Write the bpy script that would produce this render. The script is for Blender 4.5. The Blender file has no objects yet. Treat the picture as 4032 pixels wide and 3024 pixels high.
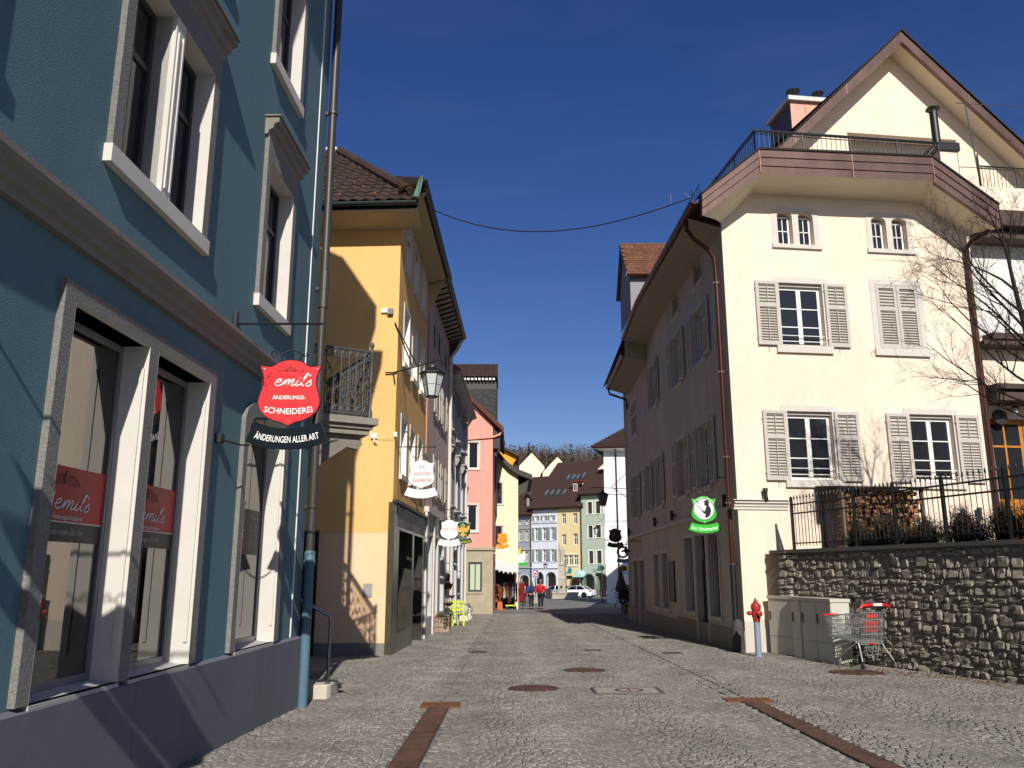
import bpy, math, random
import numpy as np
from mathutils import Vector, Matrix
from mathutils.geometry import tessellate_polygon
R = math.radians
rnd = random.Random(7)
SC = bpy.context.scene
COL = SC.collection

# ------------------------------------------------------------ camera, sky, sun
cam = bpy.data.cameras.new('camera'); camo = bpy.data.objects.new('camera', cam); COL.objects.link(camo)
camo.location = (0, 0, 1.4); camo.rotation_euler = (R(90 + 12.778), 0, 0)
cam.sensor_width = 36; cam.lens = 29.46; cam.clip_end = 5000; cam.clip_start = .05
SC.camera = camo
SUN_AZ, SUN_EL = 7.2, 33.0          # azimuth measured from straight behind the street axis
wd = bpy.data.worlds.new('World'); SC.world = wd; wd.use_nodes = True
nt = wd.node_tree; nt.nodes.clear()
sky = nt.nodes.new('ShaderNodeTexSky'); sky.sky_type = 'NISHITA'; sky.sun_disc = False
sky.sun_elevation = R(SUN_EL); sky.sun_rotation = R(180 - SUN_AZ); sky.altitude = 1000
sky.air_density = 1.0; sky.dust_density = 1.0; sky.ozone_density = 1.0
bg = nt.nodes.new('ShaderNodeBackground'); bg.inputs[1].default_value = .084
wo = nt.nodes.new('ShaderNodeOutputWorld')
hs = nt.nodes.new('ShaderNodeHueSaturation'); hs.inputs['Saturation'].default_value = 1.36; hs.inputs['Hue'].default_value = .522
nt.links.new(sky.outputs[0], hs.inputs['Color']); 
tcw = nt.nodes.new('ShaderNodeTexCoord'); mpw = nt.nodes.new('ShaderNodeMapping'); mpw.inputs['Scale'].default_value = (1.3, 1.3, 7); mpw.inputs['Rotation'].default_value = (.12, .06, .4); nt.links.new(tcw.outputs['Generated'], mpw.inputs[0])
nzw = nt.nodes.new('ShaderNodeTexNoise'); nzw.inputs['Scale'].default_value = 2.2; nzw.inputs['Detail'].default_value = 7; nzw.inputs['Distortion'].default_value = .7; nt.links.new(mpw.outputs[0], nzw.inputs[0])   # thin cirrus veil over the whole sky
mrw = nt.nodes.new('ShaderNodeMapRange'); mrw.inputs[1].default_value = .48; mrw.inputs[2].default_value = .8; mrw.inputs[3].default_value = 0; mrw.inputs[4].default_value = .05; nt.links.new(nzw.outputs[0], mrw.inputs[0])
mxw = nt.nodes.new('ShaderNodeMixRGB'); mxw.inputs[2].default_value = (4.5, 5.0, 5.6, 1); nt.links.new(mrw.outputs[0], mxw.inputs[0]); nt.links.new(hs.outputs[0], mxw.inputs[1]); nt.links.new(mxw.outputs[0], bg.inputs[0]); nt.links.new(bg.outputs[0], wo.inputs[0])
sl = bpy.data.lights.new('sun', 'SUN'); sl.energy = 5.0; sl.angle = R(.53); sl.color = (1, .955, .89)
so = bpy.data.objects.new('sun', sl); COL.objects.link(so)
sdir = Vector((-math.sin(R(SUN_AZ)) * math.cos(R(SUN_EL)), math.cos(R(SUN_AZ)) * math.cos(R(SUN_EL)), -math.sin(R(SUN_EL))))
so.rotation_euler = sdir.to_track_quat('-Z', 'Y').to_euler(); so.location = (6, -20, 30)
SC.view_settings.view_transform = 'Standard'; SC.view_settings.look = 'None'
SC.view_settings.exposure = 0; SC.view_settings.gamma = 1
SC.view_settings.use_curve_mapping = False

# ------------------------------------------------------------ materials
def lin(h):
    if isinstance(h, str):
        c = [int(h[i:i + 2], 16) / 255 for i in (0, 2, 4)]
        return tuple(x / 12.92 if x <= .04045 else ((x + .055) / 1.055) ** 2.4 for x in c)
    return tuple(h)
MATS = {}
def pm(name, col, rough=.8, var=.12, sc=3., bump=0., bsc=60., metal=0., spec=.3, isl=0., streak=1., coat=0., det=6, stain=0.):
    if name in MATS: return MATS[name]
    m = bpy.data.materials.new(name); m.use_nodes = True; MATS[name] = m
    N = m.node_tree.nodes; L = m.node_tree.links
    b = N['Principled BSDF']; c = lin(col)
    b.inputs['Roughness'].default_value = rough; b.inputs['Metallic'].default_value = metal
    b.inputs['Specular IOR Level'].default_value = spec
    if coat: b.inputs['Coat Weight'].default_value = coat; b.inputs['Coat Roughness'].default_value = .05
    m.diffuse_color = (*c, 1)
    tc = N.new('ShaderNodeTexCoord'); mp = N.new('ShaderNodeMapping'); L.new(tc.outputs['Object'], mp.inputs[0])
    mp.inputs['Scale'].default_value = (1, 1, streak)
    n = N.new('ShaderNodeTexNoise'); n.inputs['Scale'].default_value = sc; n.inputs['Detail'].default_value = det
    n.inputs['Roughness'].default_value = .65; L.new(mp.outputs[0], n.inputs[0])
    r = N.new('ShaderNodeValToRGB'); e = r.color_ramp.elements
    e[0].position = .3; e[1].position = .7
    e[0].color = (*[max(0, x * (1 - var)) for x in c], 1); e[1].color = (*[min(1, x * (1 + var * .7)) for x in c], 1)
    L.new(n.outputs[0], r.inputs[0]); out = r.outputs[0]
    if stain:
        m3 = N.new('ShaderNodeMapping'); L.new(tc.outputs['Object'], m3.inputs[0]); m3.inputs['Scale'].default_value = (1, 1, .3)
        n3 = N.new('ShaderNodeTexNoise'); n3.inputs['Scale'].default_value = .9; n3.inputs['Detail'].default_value = 9; n3.inputs['Roughness'].default_value = .7; L.new(m3.outputs[0], n3.inputs[0])
        r3 = N.new('ShaderNodeMapRange'); r3.inputs[1].default_value = .34; r3.inputs[2].default_value = .66; r3.inputs[3].default_value = 1 - stain; r3.inputs[4].default_value = 1 + stain * .5; L.new(n3.outputs[0], r3.inputs[0])
        h3 = N.new('ShaderNodeHueSaturation'); L.new(r3.outputs[0], h3.inputs['Value']); L.new(out, h3.inputs['Color']); out = h3.outputs[0]
    if isl:
        g = N.new('ShaderNodeNewGeometry'); oi = N.new('ShaderNodeObjectInfo')
        a = N.new('ShaderNodeMath'); a.operation = 'ADD'; L.new(g.outputs['Random Per Island'], a.inputs[0]); L.new(oi.outputs['Random'], a.inputs[1])
        f = N.new('ShaderNodeMath'); f.operation = 'FRACT'; L.new(a.outputs[0], f.inputs[0])
        mr = N.new('ShaderNodeMapRange'); mr.inputs[3].default_value = 1 - isl; mr.inputs[4].default_value = 1 + isl; L.new(f.outputs[0], mr.inputs[0])
        h = N.new('ShaderNodeHueSaturation'); L.new(mr.outputs[0], h.inputs['Value']); L.new(out, h.inputs['Color'])
        m2 = N.new('ShaderNodeMath'); m2.operation = 'MULTIPLY'; m2.inputs[1].default_value = 7.13; L.new(f.outputs[0], m2.inputs[0])
        f2 = N.new('ShaderNodeMath'); f2.operation = 'FRACT'; L.new(m2.outputs[0], f2.inputs[0])
        mr2 = N.new('ShaderNodeMapRange'); mr2.inputs[3].default_value = .5 - isl * .05; mr2.inputs[4].default_value = .5 + isl * .05
        L.new(f2.outputs[0], mr2.inputs[0]); L.new(mr2.outputs[0], h.inputs['Hue']); out = h.outputs[0]
    L.new(out, b.inputs['Base Color'])
    if bump:
        n2 = N.new('ShaderNodeTexNoise'); n2.inputs['Scale'].default_value = bsc; n2.inputs['Detail'].default_value = 4
        L.new(tc.outputs['Object'], n2.inputs[0])
        bp = N.new('ShaderNodeBump'); bp.inputs['Strength'].default_value = bump; bp.inputs['Distance'].default_value = .02
        L.new(n2.outputs[0], bp.inputs['Height']); L.new(bp.outputs[0], b.inputs['Normal'])
    return m
def glassmat(name, tint=(.02, .022, .025), rough=.02, trans=0., wav=.12):
    if name in MATS: return MATS[name]
    m = bpy.data.materials.new(name); m.use_nodes = True; MATS[name] = m
    N = m.node_tree.nodes; L = m.node_tree.links; b = N['Principled BSDF']
    b.inputs['Base Color'].default_value = (*tint, 1); b.inputs['Roughness'].default_value = rough
    b.inputs['IOR'].default_value = 1.52; m.diffuse_color = (*tint, 1)
    # slight waviness of old panes
    tc = N.new('ShaderNodeTexCoord'); n = N.new('ShaderNodeTexNoise'); n.inputs['Scale'].default_value = 1.3; L.new(tc.outputs['Object'], n.inputs[0])
    bp = N.new('ShaderNodeBump'); bp.inputs['Strength'].default_value = wav; bp.inputs['Distance'].default_value = .05
    L.new(n.outputs[0], bp.inputs['Height']); L.new(bp.outputs[0], b.inputs['Normal'])
    if trans:
        t = N.new('ShaderNodeBsdfTransparent'); t.inputs[0].default_value = (.82, .86, .84, 1)
        g = N.new('ShaderNodeBsdfGlossy'); g.inputs['Roughness'].default_value = .01; L.new(bp.outputs[0], g.inputs['Normal'])
        fr = N.new('ShaderNodeFresnel'); fr.inputs[0].default_value = 2.7
        mx = N.new('ShaderNodeMixShader'); L.new(fr.outputs[0], mx.inputs[0]); L.new(t.outputs[0], mx.inputs[1]); L.new(g.outputs[0], mx.inputs[2])
        L.new(mx.outputs[0], N['Material Output'].inputs[0])
    return m

# ------------------------------------------------------------ mesh helpers
LOC = {}
class Fr:
    """vertical facade frame: s runs along the wall, z up, d out of the wall"""
    def __init__(s, p, q=None, ang=None):
        s.o = Vector(p)
        if q is not None: u = (Vector(q) - s.o).normalized(); s.len = (Vector(q) - s.o).length
        else: u = Vector((math.cos(R(ang)), math.sin(R(ang)))); s.len = 0
        s.u = u; s.n = Vector((u.y, -u.x)); s.ang = math.atan2(u.y, u.x)
    def P(s, a, z, d=0.):
        q = s.o + s.u * a + s.n * d; return (q.x, q.y, z)
    def M(s, a, z, d=0.):          # matrix whose x runs along s, y into the wall, z up
        return Matrix.Translation(s.P(a, z, d)) @ Matrix.Rotation(s.ang, 4, 'Z')
W0 = Fr((0, 0), ang=0)
def gz(y): return -.0135 * y
class MB:
    def __init__(s): s.v = []; s.f = []
    def add(s, vs, fs):
        k = len(s.v); s.v += [tuple(v) for v in vs]; s.f += [tuple(i + k for i in f) for f in fs]; return s
    def hexa(s, v): return s.add(v, [(0, 3, 2, 1), (4, 5, 6, 7), (0, 1, 5, 4), (1, 2, 6, 5), (2, 3, 7, 6), (3, 0, 4, 7)])
    def box(s, F, s0, s1, z0, z1, d0, d1):
        P = F.P
        return s.hexa([P(s0, z0, d1), P(s1, z0, d1), P(s1, z0, d0), P(s0, z0, d0), P(s0, z1, d1), P(s1, z1, d1), P(s1, z1, d0), P(s0, z1, d0)])
    def bx(s, x0, x1, y0, y1, z0, z1):
        return s.hexa([(x0, y0, z0), (x1, y0, z0), (x1, y1, z0), (x0, y1, z0), (x0, y0, z1), (x1, y0, z1), (x1, y1, z1), (x0, y1, z1)])
    def mbox(s, M, x0, x1, y0, y1, z0, z1):
        return s.hexa([M @ Vector(v) for v in ((x0, y0, z0), (x1, y0, z0), (x1, y1, z0), (x0, y1, z0), (x0, y0, z1), (x1, y0, z1), (x1, y1, z1), (x0, y1, z1))])
    def quad(s, a, b, c, d): return s.add([a, b, c, d], [(0, 1, 2, 3)])
    def prism(s, F, pts, d0, d1):      # polygon (s,z) extruded d0..d1
        n = len(pts); tr = tessellate_polygon([[Vector((a, z, 0)) for a, z in pts]])
        vs = [F.P(a, z, d1) for a, z in pts] + [F.P(a, z, d0) for a, z in pts]
        fs = [t for t in tr] + [tuple(i + n for i in reversed(t)) for t in tr]
        fs += [(i, (i + 1) % n, (i + 1) % n + n, i + n) for i in range(n)]
        return s.add(vs, fs)
    def sheet(s, pts3): 
        n = len(pts3); 
        if n <= 4: return s.add(pts3, [tuple(range(n))])
        return s.add(pts3, tessellate_polygon([[Vector(p) for p in pts3]]))
    def wall(s, F, outer, holes, depth, d=0., back=None):
        """front face with openings; each opening gets reveals going in by depth"""
        polys = [[Vector((a, z, 0)) for a, z in outer]] + [[Vector((a, z, 0)) for a, z in h] for h in holes]
        tr = tessellate_polygon(polys); fl = [p for h in [outer] + holes for p in h]
        s.add([F.P(a, z, d) for a, z in fl], tr)
        for h in holes:
            n = len(h)
            s.add([F.P(a, z, d) for a, z in h] + [F.P(a, z, d - depth) for a, z in h], [(i, (i + 1) % n, (i + 1) % n + n, i + n) for i in range(n)])
        return s
    def tube(s, pts, r, n=8, closed=False, cap=True):
        pts = [Vector(p) for p in pts]; m = len(pts); rs = r if isinstance(r, (list, tuple)) else [r] * m
        up = None; k = len(s.v)
        for i, p in enumerate(pts):
            if closed: t = pts[(i + 1) % m] - pts[i - 1]
            else: t = pts[min(i + 1, m - 1)] - pts[max(i - 1, 0)]
            t = t.normalized() if t.length > 1e-9 else Vector((0, 0, 1))
            if up is None:
                up = Vector((0, 0, 1)) if abs(t.z) < .9 else Vector((1, 0, 0))
            a = t.cross(up)
            if a.length < 1e-6: a = t.orthogonal()
            a.normalize(); b = a.cross(t); up = b
            for j in range(n):
                an = 2 * math.pi * j / n; q = p + (a * math.cos(an) + b * math.sin(an)) * rs[i]; s.v.append((q.x, q.y, q.z))
        for i in range(m if closed else m - 1):
            for j in range(n):
                a0 = k + i * n + j; a1 = k + i * n + (j + 1) % n; b0 = k + ((i + 1) % m) * n + j; b1 = k + ((i + 1) % m) * n + (j + 1) % n
                s.f.append((a0, a1, b1, b0))
        if cap and not closed:
            s.f.append(tuple(k + j for j in reversed(range(n)))); s.f.append(tuple(k + (m - 1) * n + j for j in range(n)))
        return s
    def lathe(s, M, prof, n=16):
        if not isinstance(M, Matrix): M = Matrix.Translation(M)
        k = len(s.v); m = len(prof)
        for r, z in prof:
            for j in range(n):
                a = 2 * math.pi * j / n; q = M @ Vector((r * math.cos(a), r * math.sin(a), z)); s.v.append(tuple(q))
        for i in range(m - 1):
            for j in range(n):
                s.f.append((k + i * n + j, k + i * n + (j + 1) % n, k + (i + 1) * n + (j + 1) % n, k + (i + 1) * n + j))
        s.f.append(tuple(k + j for j in reversed(range(n)))); s.f.append(tuple(k + (m - 1) * n + j for j in range(n)))
        return s
    def ball(s, c, r, sx=1, sy=1, sz=1, n=12, m=7, jit=0, M=None):
        prof = []
        k = len(s.v); c = Vector(c)
        for i in range(m + 1):
            th = math.pi * i / m
            for j in range(n):
                a = 2 * math.pi * j / n; q = Vector((math.sin(th) * math.cos(a) * sx, math.sin(th) * math.sin(a) * sy, math.cos(th) * sz)) * r * (1 + rnd.uniform(-jit, jit))
                if M: q = M @ q
                q += c; s.v.append(tuple(q))
        for i in range(m):
            for j in range(n): s.f.append((k + i * n + j, k + (i + 1) * n + j, k + (i + 1) * n + (j + 1) % n, k + i * n + (j + 1) % n))
        return s
    def mesh(s, name, mat, off=(0, 0, 0), smooth=False):
        me = bpy.data.meshes.new(name); o = Vector(off)
        me.from_pydata([(v[0] - o.x, v[1] - o.y, v[2] - o.z) for v in s.v], [], s.f)
        if smooth: me.shade_smooth()
        if mat: me.materials.append(mat)
        me.update(); return me
    def build(s, name, mat, par=None, smooth=False):
        o = bpy.data.objects.new(name, s.mesh(name, mat, LOC.get(par, (0, 0, 0)), smooth)); COL.objects.link(o)
        if par is not None: o.parent = par; LOC[o] = LOC.get(par, Vector((0, 0, 0)))
        if smooth:
            try: o.data.set_sharp_from_angle(angle=R(40))
            except Exception: pass
        return o
def tag(o, label=None, cat=None, group=None, kind=None):
    if label: o['label'] = label
    if cat: o['category'] = cat
    if group: o['group'] = group
    if kind: o['kind'] = kind
    return o
def thing(name, label, cat, loc=(0, 0, 0), group=None):
    o = bpy.data.objects.new(name, None); COL.objects.link(o); o.location = loc; o.empty_display_size = .2
    LOC[o] = Vector(loc); return tag(o, label, cat, group)
def inst(me, name, par, M):
    """object sharing mesh data; M is its world matrix"""
    o = bpy.data.objects.new(name, me); COL.objects.link(o)
    if par is not None: o.parent = par; M = Matrix.Translation(-LOC.get(par, Vector((0, 0, 0)))) @ M
    o.matrix_basis = M; return o
def struct(name, mb, mat, smooth=False): return tag(mb.build(name, mat, None, smooth), kind='structure')
def rect(a, b, c, d): return [(a, c), (b, c), (b, d), (a, d)]
def arch(a, b, z0, z1, rise, n=8):
    pts = [(a, z0), (b, z0), (b, z1 - rise)]
    for i in range(1, n): t = math.pi * i / n; pts.append(((a + b) / 2 + (b - a) / 2 * math.cos(t), z1 - rise + rise * math.sin(t)))
    return pts + [(a, z1 - rise)]
# ------------------------------------------------------------ lettering (built-in font turned into meshes)
TXT = []
def textmesh(txt, h, M, mb, shear=0., bold=0., arc=None, width=None, sx=1.):
    """append text centred at origin of M (x right, z up, facing -y) to mb; arc = radius of a circle it bends on (+ smiles, - arches)"""
    cu = bpy.data.curves.new('t', 'FONT'); cu.body = txt; cu.align_x = 'CENTER'; cu.align_y = 'CENTER'; cu.shear = shear; cu.offset = bold; cu.resolution_u = 3
    ob = bpy.data.objects.new('t', cu); COL.objects.link(ob)
    dg = bpy.context.evaluated_depsgraph_get(); me = bpy.data.meshes.new_from_object(ob.evaluated_get(dg))
    co = np.zeros(len(me.vertices) * 3); me.vertices.foreach_get('co', co); co = co.reshape(-1, 3) * (h / .7)
    co[:, 0] *= sx
    if width and len(co): co[:, 0] *= width / max(1e-6, np.ptp(co[:, 0]))
    vs = []
    for x, y, z in co:
        if arc:
            a = x / abs(arc)
            if arc > 0: p = Vector((math.sin(a) * (abs(arc) - y), 0, abs(arc) - math.cos(a) * (abs(arc) - y)))
            else: p = Vector((math.sin(a) * (abs(arc) + y), 0, math.cos(a) * (abs(arc) + y) - abs(arc)))
        else: p = Vector((x, 0, y))
        vs.append(M @ p)
    mb.add(vs, [tuple(p.vertices) for p in me.polygons])
    bpy.data.objects.remove(ob); bpy.data.curves.remove(cu); bpy.data.meshes.remove(me)
    return mb
def stroke(mb, M, pts, w):
    """flat ribbon along 2D points (x,z) in M's plane"""
    pts = [Vector(p) for p in pts]
    # Catmull-Rom smoothing
    sm = []
    for i in range(len(pts) - 1):
        p0 = pts[max(i - 1, 0)]; p1 = pts[i]; p2 = pts[i + 1]; p3 = pts[min(i + 2, len(pts) - 1)]
        for k in range(5):
            t = k / 5; sm.append(.5 * ((2 * p1) + (p2 - p0) * t + (2 * p0 - 5 * p1 + 4 * p2 - p3) * t * t + (3 * p1 - p0 - 3 * p2 + p3) * t ** 3))
    sm.append(pts[-1]); vs = []
    for i, p in enumerate(sm):
        t = (sm[min(i + 1, len(sm) - 1)] - sm[max(i - 1, 0)]); t = t.normalized() if t.length else Vector((1, 0))
        n = Vector((-t.y, t.x)) * w / 2
        for q in (p + n, p - n): vs.append(M @ Vector((q.x, 0, q.y)))
    mb.add(vs, [(2 * i, 2 * i + 1, 2 * i + 3, 2 * i + 2) for i in range(len(sm) - 1)])
EMIL = [[(.02, .2), (.16, .26), (.2, .38), (.12, .42), (.05, .3), (.06, .1), (.15, .02), (.26, .1)],
        [(.26, .1), (.34, .4), (.3, .02)], [(.3, .02), (.4, .36), (.46, .38), (.43, .02)], [(.43, .02), (.53, .36), (.6, .38), (.57, .1), (.6, .02), (.68, .1)],
        [(.68, .1), (.74, .38), (.71, .1), (.75, .02), (.84, .12)], [(.765, .5), (.775, .53)], [(.84, .12), (.95, .6), (.98, .74), (.92, .7), (.88, .3), (.9, .05), (.98, .06)], [(1.06, .7), (1.04, .58)],
        [(1.02, .1), (1.13, .38), (1.14, .26), (1.18, .1), (1.1, .0), (1.03, .06)]]
def emil(mb, M, h, w, kx=1.7):
    for st in EMIL:
        stroke(mb, M, [((x - .6 + y * .18) * h * kx, y * h) for x, y in st], w)
# ------------------------------------------------------------ palette
m_blue = pm('blue_stucco', '5f7d86', .9, .06, 30., .25, 120, stain=.14)
m_plinth = pm('grey_plinth_paint', '6d6f76', .75, .06, 20., .08, 60, stain=.18)
m_stone = pm('grey_sandstone', 'a8a39b', .85, .12, 6., .25, 120)
m_gran = pm('rough_grey_granite', '82807c', .9, .25, 40., .5, 90, stain=.12)
m_stonew = pm('painted_stone', 'd2cdc3', .8, .05, 5., .12, 120)
m_corn = pm('brown_grey_cornice', '857f78', .85, .15, 5., .2, 90)
m_white = pm('white_paint', 'e6e4dc', .55, .04, 4.)
m_black = pm('black_iron', '1b1b1c', .45, .2, 20., .1, 200, spec=.5)
m_iron = pm('grey_wrought_iron', '4a4a48', .5, .2, 30., .1, 200, spec=.5)
m_zinc = pm('dark_zinc', '4b4844', .45, .18, 5., metal=.4, streak=.2)
m_steel = pm('brushed_steel', '9b9b98', .25, .1, 9., metal=1.)
m_dkframe = pm('dark_grey_frame', '3a3c3f', .45, .08, 8.)
m_inside = pm('dim_interior', '3b3733', .9, .2, 2.)
m_glass = glassmat('dark_window_glass')
m_shop = glassmat('shop_glass', trans=1., wav=.012)
m_yel = pm('yellow_stucco', 'f0be78', .9, .05, 1., .15, 110, streak=.5, stain=.1)
m_peach = pm('peach_stucco', 'f0c9a0', .9, .06, 1., .15, 110)
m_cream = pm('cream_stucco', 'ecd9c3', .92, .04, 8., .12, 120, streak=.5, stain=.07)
m_greige = pm('greige_paint', 'c0b9ae', .65, .06, 6., .05, 90)
m_greigel = pm('pale_greige_stone', 'cec8bd', .8, .06, 5., .12, 110)
m_copper = pm('weathered_copper', '6c564e', .42, .3, 2.2, .04, 20, metal=.35, streak=.4)
m_copperb = pm('bright_copper_sheet', 'd3a692', .35, .22, 1.6, .1, 4, metal=.5)
m_darkcop = pm('dark_copper_pipe', '55352b', .35, .25, 4., metal=.5, streak=.3)
m_rust = pm('rusted_steel', '574035', .8, .4, 7., .35, 150, spec=.3, stain=.25)
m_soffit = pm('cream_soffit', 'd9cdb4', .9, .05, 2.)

# ------------------------------------------------------------ street
m_joint = bpy.data.materials.new('cobble_paving'); m_joint.use_nodes = True
def cobble_mat(m):
    N = m.node_tree.nodes; L = m.node_tree.links; b = N['Principled BSDF']; b.inputs['Roughness'].default_value = .82
    tc = N.new('ShaderNodeTexCoord'); v = N.new('ShaderNodeTexVoronoi'); v.inputs['Scale'].default_value = 8.5; L.new(tc.outputs['Object'], v.inputs[0])
    ve = N.new('ShaderNodeTexVoronoi'); ve.feature = 'DISTANCE_TO_EDGE'; ve.inputs['Scale'].default_value = 8.5; L.new(tc.outputs['Object'], ve.inputs[0])
    r = N.new('ShaderNodeValToRGB'); r.color_ramp.elements[0].color = (.14, .13, .116, 1); r.color_ramp.elements[1].color = (.26, .248, .226, 1)
    L.new(v.outputs['Color'], r.inputs[0])
    n = N.new('ShaderNodeTexNoise'); n.inputs['Scale'].default_value = .35; n.inputs['Detail'].default_value = 5; L.new(tc.outputs['Object'], n.inputs[0])
    mr = N.new('ShaderNodeMapRange'); mr.inputs[1].default_value = .3; mr.inputs[2].default_value = .7; mr.inputs[3].default_value = .8; mr.inputs[4].default_value = 1.15; L.new(n.outputs[0], mr.inputs[0])
    h = N.new('ShaderNodeHueSaturation'); L.new(r.outputs[0], h.inputs['Color']); L.new(mr.outputs[0], h.inputs['Value']); L.new(h.outputs[0], b.inputs['Base Color'])
    st = N.new('ShaderNodeMapRange'); st.inputs[2].default_value = .06; L.new(ve.outputs[0], st.inputs[0])
    bp = N.new('ShaderNodeBump'); bp.inputs['Strength'].default_value = .6; bp.inputs['Distance'].default_value = .015; L.new(st.outputs[0], bp.inputs['Height']); L.new(bp.outputs[0], b.inputs['Normal'])
cobble_mat(m_joint)
mb = MB()
ys = [-120, -20, 0, 60, 130, 400, 3000]
for a, b in zip(ys, ys[1:]):
    za, zb = gz(max(-20, min(a, 130))), gz(max(-20, min(b, 130)))
    mb.quad((-2500, a, za), (2500, a, za), (2500, b, zb), (-2500, b, zb))
paving = struct('street_paving', mb, m_joint)
m_cob = pm('grey_cobblestone', '89847b', .82, .14, 20., .3, 160, isl=.15, spec=.2, stain=.3)
# drains, plates and covers the setts are laid around: (x0,x1,y0,y1)
NOGO = [(-.98, -.73, 4, 10.5), (-1.06, -.6, 10.4, 10.85), (2.82, 3.07, 4, 11.0), (2.7, 3.3, 10.9, 11.3), (1.1, 2.03, 11.75, 12.4)]
NOGOC = [(.3, 12.38, .38), (1.23, 14.95, .38), (5.69, 14.56, .46)]
def in_gutter(x, y): return (-1.0 < x < -.7 and y > 10.85) or (2.78 < x < 3.12 and y > 11.3)
stones = []
k = 0
for yr in np.arange(4.9, 44, .084):
    x = -3.2
    off = rnd.uniform(0, .1)
    while x < 9.2:
        w = rnd.uniform(.068, .108) * (1 if yr < 28 else 1.15)
        cx = x + w / 2; x += w
        t = ((cx + .4) / 1.45) % 1.; arcy = .24 * (1 - (2 * t - 1) ** 2); sl = math.atan(-.24 * 4 * (2 * t - 1) / 1.45)
        cy = yr + arcy + rnd.uniform(-.008, .008)
        if abs(cx) > .64 * cy + .35 or cx > 5.2 + (19 - cy) * .33 + .3 and cy < 19: continue
        if cy > 19 and (cx > 5.1 or cx < -2.6) or cy > 36 and cx < -2.4: continue
        if any(a - .04 < cx < b + .04 and c - .04 < cy < d + .04 for a, b, c, d in NOGO) or any((cx - a) ** 2 + (cy - b) ** 2 < (r + .03) ** 2 for a, b, r in NOGOC): continue
        if in_gutter(cx, cy): continue
        stones.append((cx, cy, w * .95, .08 * rnd.uniform(.9, 1.03), sl + rnd.uniform(-.09, .09), rnd.uniform(-.003, .004)))
for gx in (-.93, -.77, 2.86, 3.04):
    y = 10.9 if gx < 0 else 11.35
    while y < 44:
        l = rnd.uniform(.15, .24); stones.append((gx + rnd.uniform(-.006, .006), y + l / 2, .145, l * .93, rnd.uniform(-.03, .03), rnd.uniform(-.002, .006))); y += l
stones.sort(key=lambda q: q[1] + abs(q[0]) * .2)
def fitst(q): return abs(q[0]) < .58 * q[1] and q[1] > 7.15
near = [q for q in stones if fitst(q)][:300]; nset = set(map(id, near))
rest = [q for q in stones if id(q) not in nset]
A = np.array(rest); n = len(A); rg = np.random.default_rng(3)
sgn = np.array([(-1, -1), (1, -1), (1, 1), (-1, 1)], float)
V = np.zeros((n, 8, 3)); jit = rg.uniform(-.006, .006, (n, 4, 2)); ti = rg.uniform(-.035, .035, (n, 2))
c, s_ = np.cos(A[:, 4])[:, None], np.sin(A[:, 4])[:, None]
for lv in (0, 1):
    ins = .007 * lv; hx = sgn[:, 0] * (A[:, 2:3] / 2 - ins) + jit[:, :, 0]; hy = sgn[:, 1] * (A[:, 3:4] / 2 - ins) + jit[:, :, 1]
    X = A[:, 0:1] + hx * c - hy * s_; Y = A[:, 1:2] + hx * s_ + hy * c
    V[:, lv * 4:lv * 4 + 4, 0] = X; V[:, lv * 4:lv * 4 + 4, 1] = Y
    V[:, lv * 4:lv * 4 + 4, 2] = -.0135 * Y + (-.004 if lv == 0 else (.014 + A[:, 5:6] + hx * ti[:, 0:1] + hy * ti[:, 1:2]))
fb = np.array([(4, 5, 6, 7), (0, 1, 5, 4), (1, 2, 6, 5), (2, 3, 7, 6), (3, 0, 4, 7)])
Fc = (fb[None] + (np.arange(n) * 8)[:, None, None]).reshape(-1, 4)
me = bpy.data.meshes.new('cobblestones'); me.from_pydata(V.reshape(-1, 3).tolist(), [], Fc.tolist()); me.materials.append(m_cob)
ob = bpy.data.objects.new('cobblestones', me); COL.objects.link(ob); ob.parent = paving; tag(ob, 'wavy courses of small grey cobblestones covering the street', kind='stuff')
cvar = []
for i in range(8):
    mb = MB(); j = [(rnd.uniform(-.06, .06), rnd.uniform(-.06, .06)) for _ in range(4)]; t1, t2 = rnd.uniform(-.05, .05), rnd.uniform(-.05, .05)
    vs = [(a * .5 + j[q][0], b * .5 + j[q][1], -.004) for q, (a, b) in enumerate(((-1, -1), (1, -1), (1, 1), (-1, 1)))]
    vs += [(v[0] * .8, v[1] * .8, .014 + v[0] * t1 * .1 + v[1] * t2 * .1) for v in vs]
    mb.add(vs, [tuple(f) for f in fb.tolist()]); cvar.append(mb.mesh('cobblestone', m_cob))
for q in near:
    inst(cvar[rnd.randrange(8)], 'cobblestone', paving, Matrix.Translation((q[0], q[1], gz(q[1]) + q[5])) @ Matrix.Rotation(q[4], 4, 'Z') @ Matrix.Diagonal((q[2], q[3], 1, 1)))
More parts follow.
